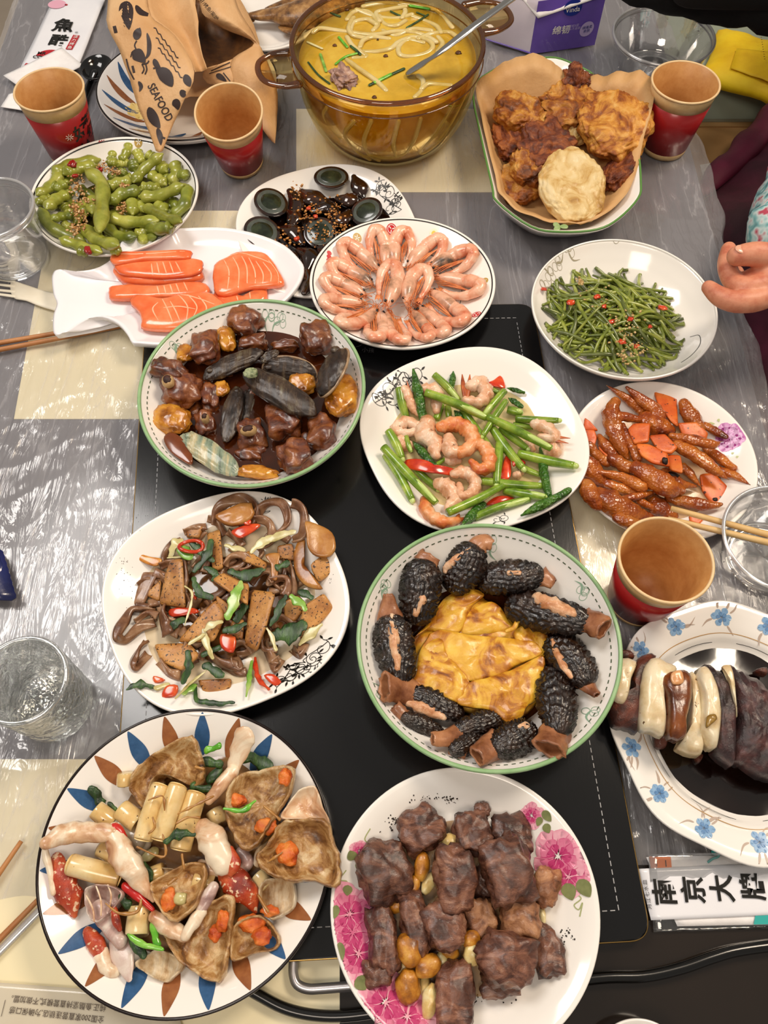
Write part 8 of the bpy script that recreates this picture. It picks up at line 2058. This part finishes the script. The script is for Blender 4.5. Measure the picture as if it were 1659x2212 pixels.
# ------------------------------------------------------------------ people at the right side
MRN = mat('maroon_fabric', ['#2b0714', '#430d22', '#561630'], scale=9, rough=.75, bump=.5, bscale=160, sheen=.3)
SKIN = mat('skin', ['#b9694f', '#cf8a6c', '#d99a7c'], pos=[.3, .5, .7], scale=60, rough=.45, sss=.2, bump=.3, bscale=260)
FLO = mat('teal_floral_fabric', ['#2d5a66', '#7fb3b5', '#c9d6d6', '#b5485c'], pos=[.35, .47, .56, .66], scale=55, rough=.6, detail=2)
BKF = mat('black_fabric', ['#050506', '#0c0c0e'], scale=20, rough=.85, bump=.3, bscale=300)
DKP = mat('dark_trousers', ['#120a10', '#1c1018'], scale=20, rough=.8)
HAIR = mat('black_hair', '#0d0a09', rough=.45)
def skinned(name, joints, bones, m, parent=None, root=0, sub=2):
    me = bpy.data.meshes.new(name); o0 = Vector(parent['_o']) if parent else Vector(joints[root][0])
    me.from_pydata([Vector(p) - o0 for p, r in joints], bones, [])
    o = bpy.data.objects.new(name, me); COL.objects.link(o); me.materials.append(m)
    if parent: o.parent = parent
    else: o.location = o0 + Vector((0, 0, TZ))
    o['_o'] = tuple(o0)
    md = o.modifiers.new('skin', 'SKIN'); md.use_smooth_shade = True
    for i, (p, r) in enumerate(joints):
        d = me.skin_vertices[0].data[i]; d.radius = r if hasattr(r, '__len__') else (r, r); d.use_root = (i == root)
    s = o.modifiers.new('sub', 'SUBSURF'); s.levels = sub; s.render_levels = sub
    return o
def person(at, face_dir, elbow, wrist, label, shirt, trousers, other):
    """seated figure: hip at 'at' (table frame), facing face_dir"""
    F = Vector(face_dir).normalized(); S = Vector((-F.y, F.x, 0)); H = Vector(at)
    t = thing('person', (H.x, H.y, -TZ), label, 'person')
    up = Vector((0, 0, 1)); sh = H + up * .46 + F * .06
    J = [(H, (.15, .12)), (H + up * .18 + F * .01, (.13, .10)), (H + up * .36 + F * .03, (.16, .11)), (sh + up * .02, (.07, .07)), (sh + up * .08 + F * .01, (.05, .05))]
    B = [(0, 1), (1, 2), (2, 3), (3, 4)]
    for s, el, wr in ((1, elbow, wrist), (-1, H + F * .10 - S * .26 + up * .22, H + F * .30 - S * .16 + up * .04)):
        n = len(J); a = sh + S * .17 * s - up * .03
        J += [(a, .055), (Vector(el), .042), (Vector(wr), .030)]; B += [(3, n), (n, n + 1), (n + 1, n + 2)]
    skinned('upper_garment', J[:4] + J[5:], [(0, 1), (1, 2), (2, 3), (3, 4), (4, 5), (5, 6), (3, 7), (7, 8), (8, 9)], shirt, t)
    lj = [(H + up * .02, (.15, .13))]; lb_ = []
    for s in (1, -1):
        n = len(lj); k = H + F * .40 + S * .13 * s + up * .02; an_ = Vector((k.x - F.x * .02, k.y - F.y * .02, -TZ + .09))
        lj += [(H + S * .09 * s + F * .05, .10), (k, .072), (an_, .042)]; lb_ += [(0, n), (n, n + 1), (n + 1, n + 2)]
        fo_ = Vector((an_.x, an_.y, -TZ + .035)); mk('shoe', tube([fo_ - F * .06, fo_ + F * .06, fo_ + F * .17], [.035, .040, .034], seg=12, sub=4, flat=.8), BKF, t)
    skinned('trousers', lj, lb_, trousers, t)
    hd = sh + up * .21 + F * .02
    v, f = ico(4); out = []
    for q in v:
        p = Vector((q.x * .078, q.y * .095, q.z * .115))
        if q.z < 0: p.x *= 1 - .25 * q.z * q.z; p.y *= 1 - .12 * q.z * q.z
        out.append(hd + S * p.x + F * p.y + up * p.z)
    m_ = M(); m_.add((out, list(f))); m_.add(tube([sh + up * .01, sh + up * .08, hd - up * .06], [.055, .048, .050], seg=16, sub=3))
    m_.add(blob(hd + F * .098 - up * .012, (.014, .018, .024), sub=2, amp=0, amp2=0))
    for s in (1, -1): m_.add(blob(hd + S * .078 * s - up * .005, (.010, .018, .030), sub=2, amp=0, amp2=0))
    m_.add(tube([hd + F * .090 - up * .055 - S * .022, hd + F * .094 - up * .058, hd + F * .090 - up * .055 + S * .022], [.003, .006, .003], seg=8, sub=3))
    mk('head', m_, SKIN, t)
    for s in (1, -1): mk('eye', blob(hd + F * .085 + S * .031 * s + up * .012, (.013, .010, .008), sub=2, amp=0, amp2=0), WHT, t); mk('pupil', blob(hd + F * .094 + S * .031 * s + up * .012, (.005, .004, .005), sub=2, amp=0, amp2=0), BLK, t)
    hv = [(p if (p - hd).dot(F) < .035 or (p - hd).z > .062 else hd + (p - hd) * .8) for p in [hd + (q - hd) * 1.09 + up * .004 for q in out]]
    mk('hair', (hv, list(f)), HAIR, t)
    return t, (other or None)
hz = .115
wr_ = P(1745, 596, hz)
pr_, _ = person((.93, .72, -.27), (-1, -.12, 0), P(1935, 440, .06), wr_ + Vector((.012, .010, 0)), 'person in maroon with teal floral sleeve, hand reaching over the table edge', MRN, MRN, None)
# the reaching hand: palm, thumb and four fingers fused into one surface
hm = M()
def hp_(x, y, dz=0): return P(x, y, hz + dz)
hm.add(tube([wr_ + Vector((.03, .012, 0)), wr_, hp_(1705, 600), hp_(1665, 606, .002), hp_(1640, 612)], [.024, .023, .027, .029, .020], seg=20, sub=5, flat=.62))
hm.add(tube([hp_(1715, 575, .010), hp_(1672, 556, .018), hp_(1630, 549, .020), hp_(1592, 553, .018)], [.014, .0125, .0118, .0098], seg=16, sub=6))
hm.add(tube([hp_(1655, 612, .004), hp_(1612, 622, .002), hp_(1583, 606, -.004), hp_(1570, 572, -.004), hp_(1574, 538, -.002)], [.0115, .0105, .0098, .0092, .0075], seg=16, sub=6))
hm.add(tube([hp_(1660, 622, -.004), hp_(1615, 640, -.006), hp_(1592, 622, -.014), hp_(1590, 590, -.016)], [.0115, .0105, .0098, .0078], seg=16, sub=6))
hm.add(tube([hp_(1668, 628, -.008), hp_(1625, 654, -.012), hp_(1604, 640, -.022), hp_(1606, 612, -.026)], [.0110, .0100, .0092, .0072], seg=16, sub=6))
hm.add(tube([hp_(1680, 628, -.002), hp_(1635, 648, .000), hp_(1590, 652, .000), hp_(1556, 641, -.002), hp_(1531, 621, -.004)], [.0120, .0112, .0105, .0096, .0072], seg=16, sub=6))
ho = mk('hand', hm, SKIN, pr_, fixn=False)
rm = ho.modifiers.new('fuse', 'REMESH'); rm.mode = 'VOXEL'; rm.voxel_size = .0016; rm.use_smooth_shade = True
sm_ = ho.modifiers.new('soften', 'SMOOTH'); sm_.iterations = 6; sm_.factor = .5
tn_ = (hp_(1592, 553, .018) + hp_(1600, 552, .018)) / 2
mk('thumbnail', blob(tn_ + Vector((0, 0, .0080)), (.0072, .0058, .0018), .05, (0, .15), sub=3, amp=0, amp2=0), mat('fingernail', '#dba58a', rough=.25, coat=.4), pr_)
mk('floral_sleeve', tube([P(1690, 508, .085), P(1722, 440, .07), P(1800, 330, .06), P(1935, 300, .06)], [.036, .042, .048, .050], seg=20, sub=5, wob=.2, wf=50), FLO, pr_)
ct = [P(x, y, -.07) for x, y in ((1760, 160), (1668, 252), (1640, 292), (1600, 330), (1545, 388), (1520, 412), (1505, 470), (1515, 560), (1540, 760), (1570, 1000), (1800, 1100), (2100, 900), (2100, 200))]
mk('coat', pebble(ct, -.145, .085, pe=2.2, rings=12, sub=4, amp=.010, fr=14, edge=.55), MRN, pr_)
mk('coat_edge', tube([P(x, y, -.085) for x, y in ((1720, 205), (1668, 250), (1640, 288), (1600, 328), (1545, 386), (1520, 412))], [.016, .018, .020, .019, .016, .010], seg=12, sub=6, flat=.7, wob=.3, wf=30), mat('maroon_hem', ['#4a0c24', '#6b1736'], scale=12, rough=.6, bump=.4, bscale=200), pr_)
b2, _ = person((1.15, 1.95, -.27), (-.6, -1, 0), P(1760, -60, .16), P(1440, -40, .14), 'person in black sleeves at the top right edge', BKF, DKP, None)
mk('black_sleeve', tube([P(1360, -62, .12), P(1450, -42, .12), P(1560, -25, .11), P(1680, -16, .12), P(1900, -40, .16)], [.030, .036, .040, .044, .060], seg=18, sub=6, wob=.2, wf=40), BKF, b2)
finish_labels()
# drop helper properties
for o in bpy.data.objects:
    if '_o' in o.keys(): del o['_o']
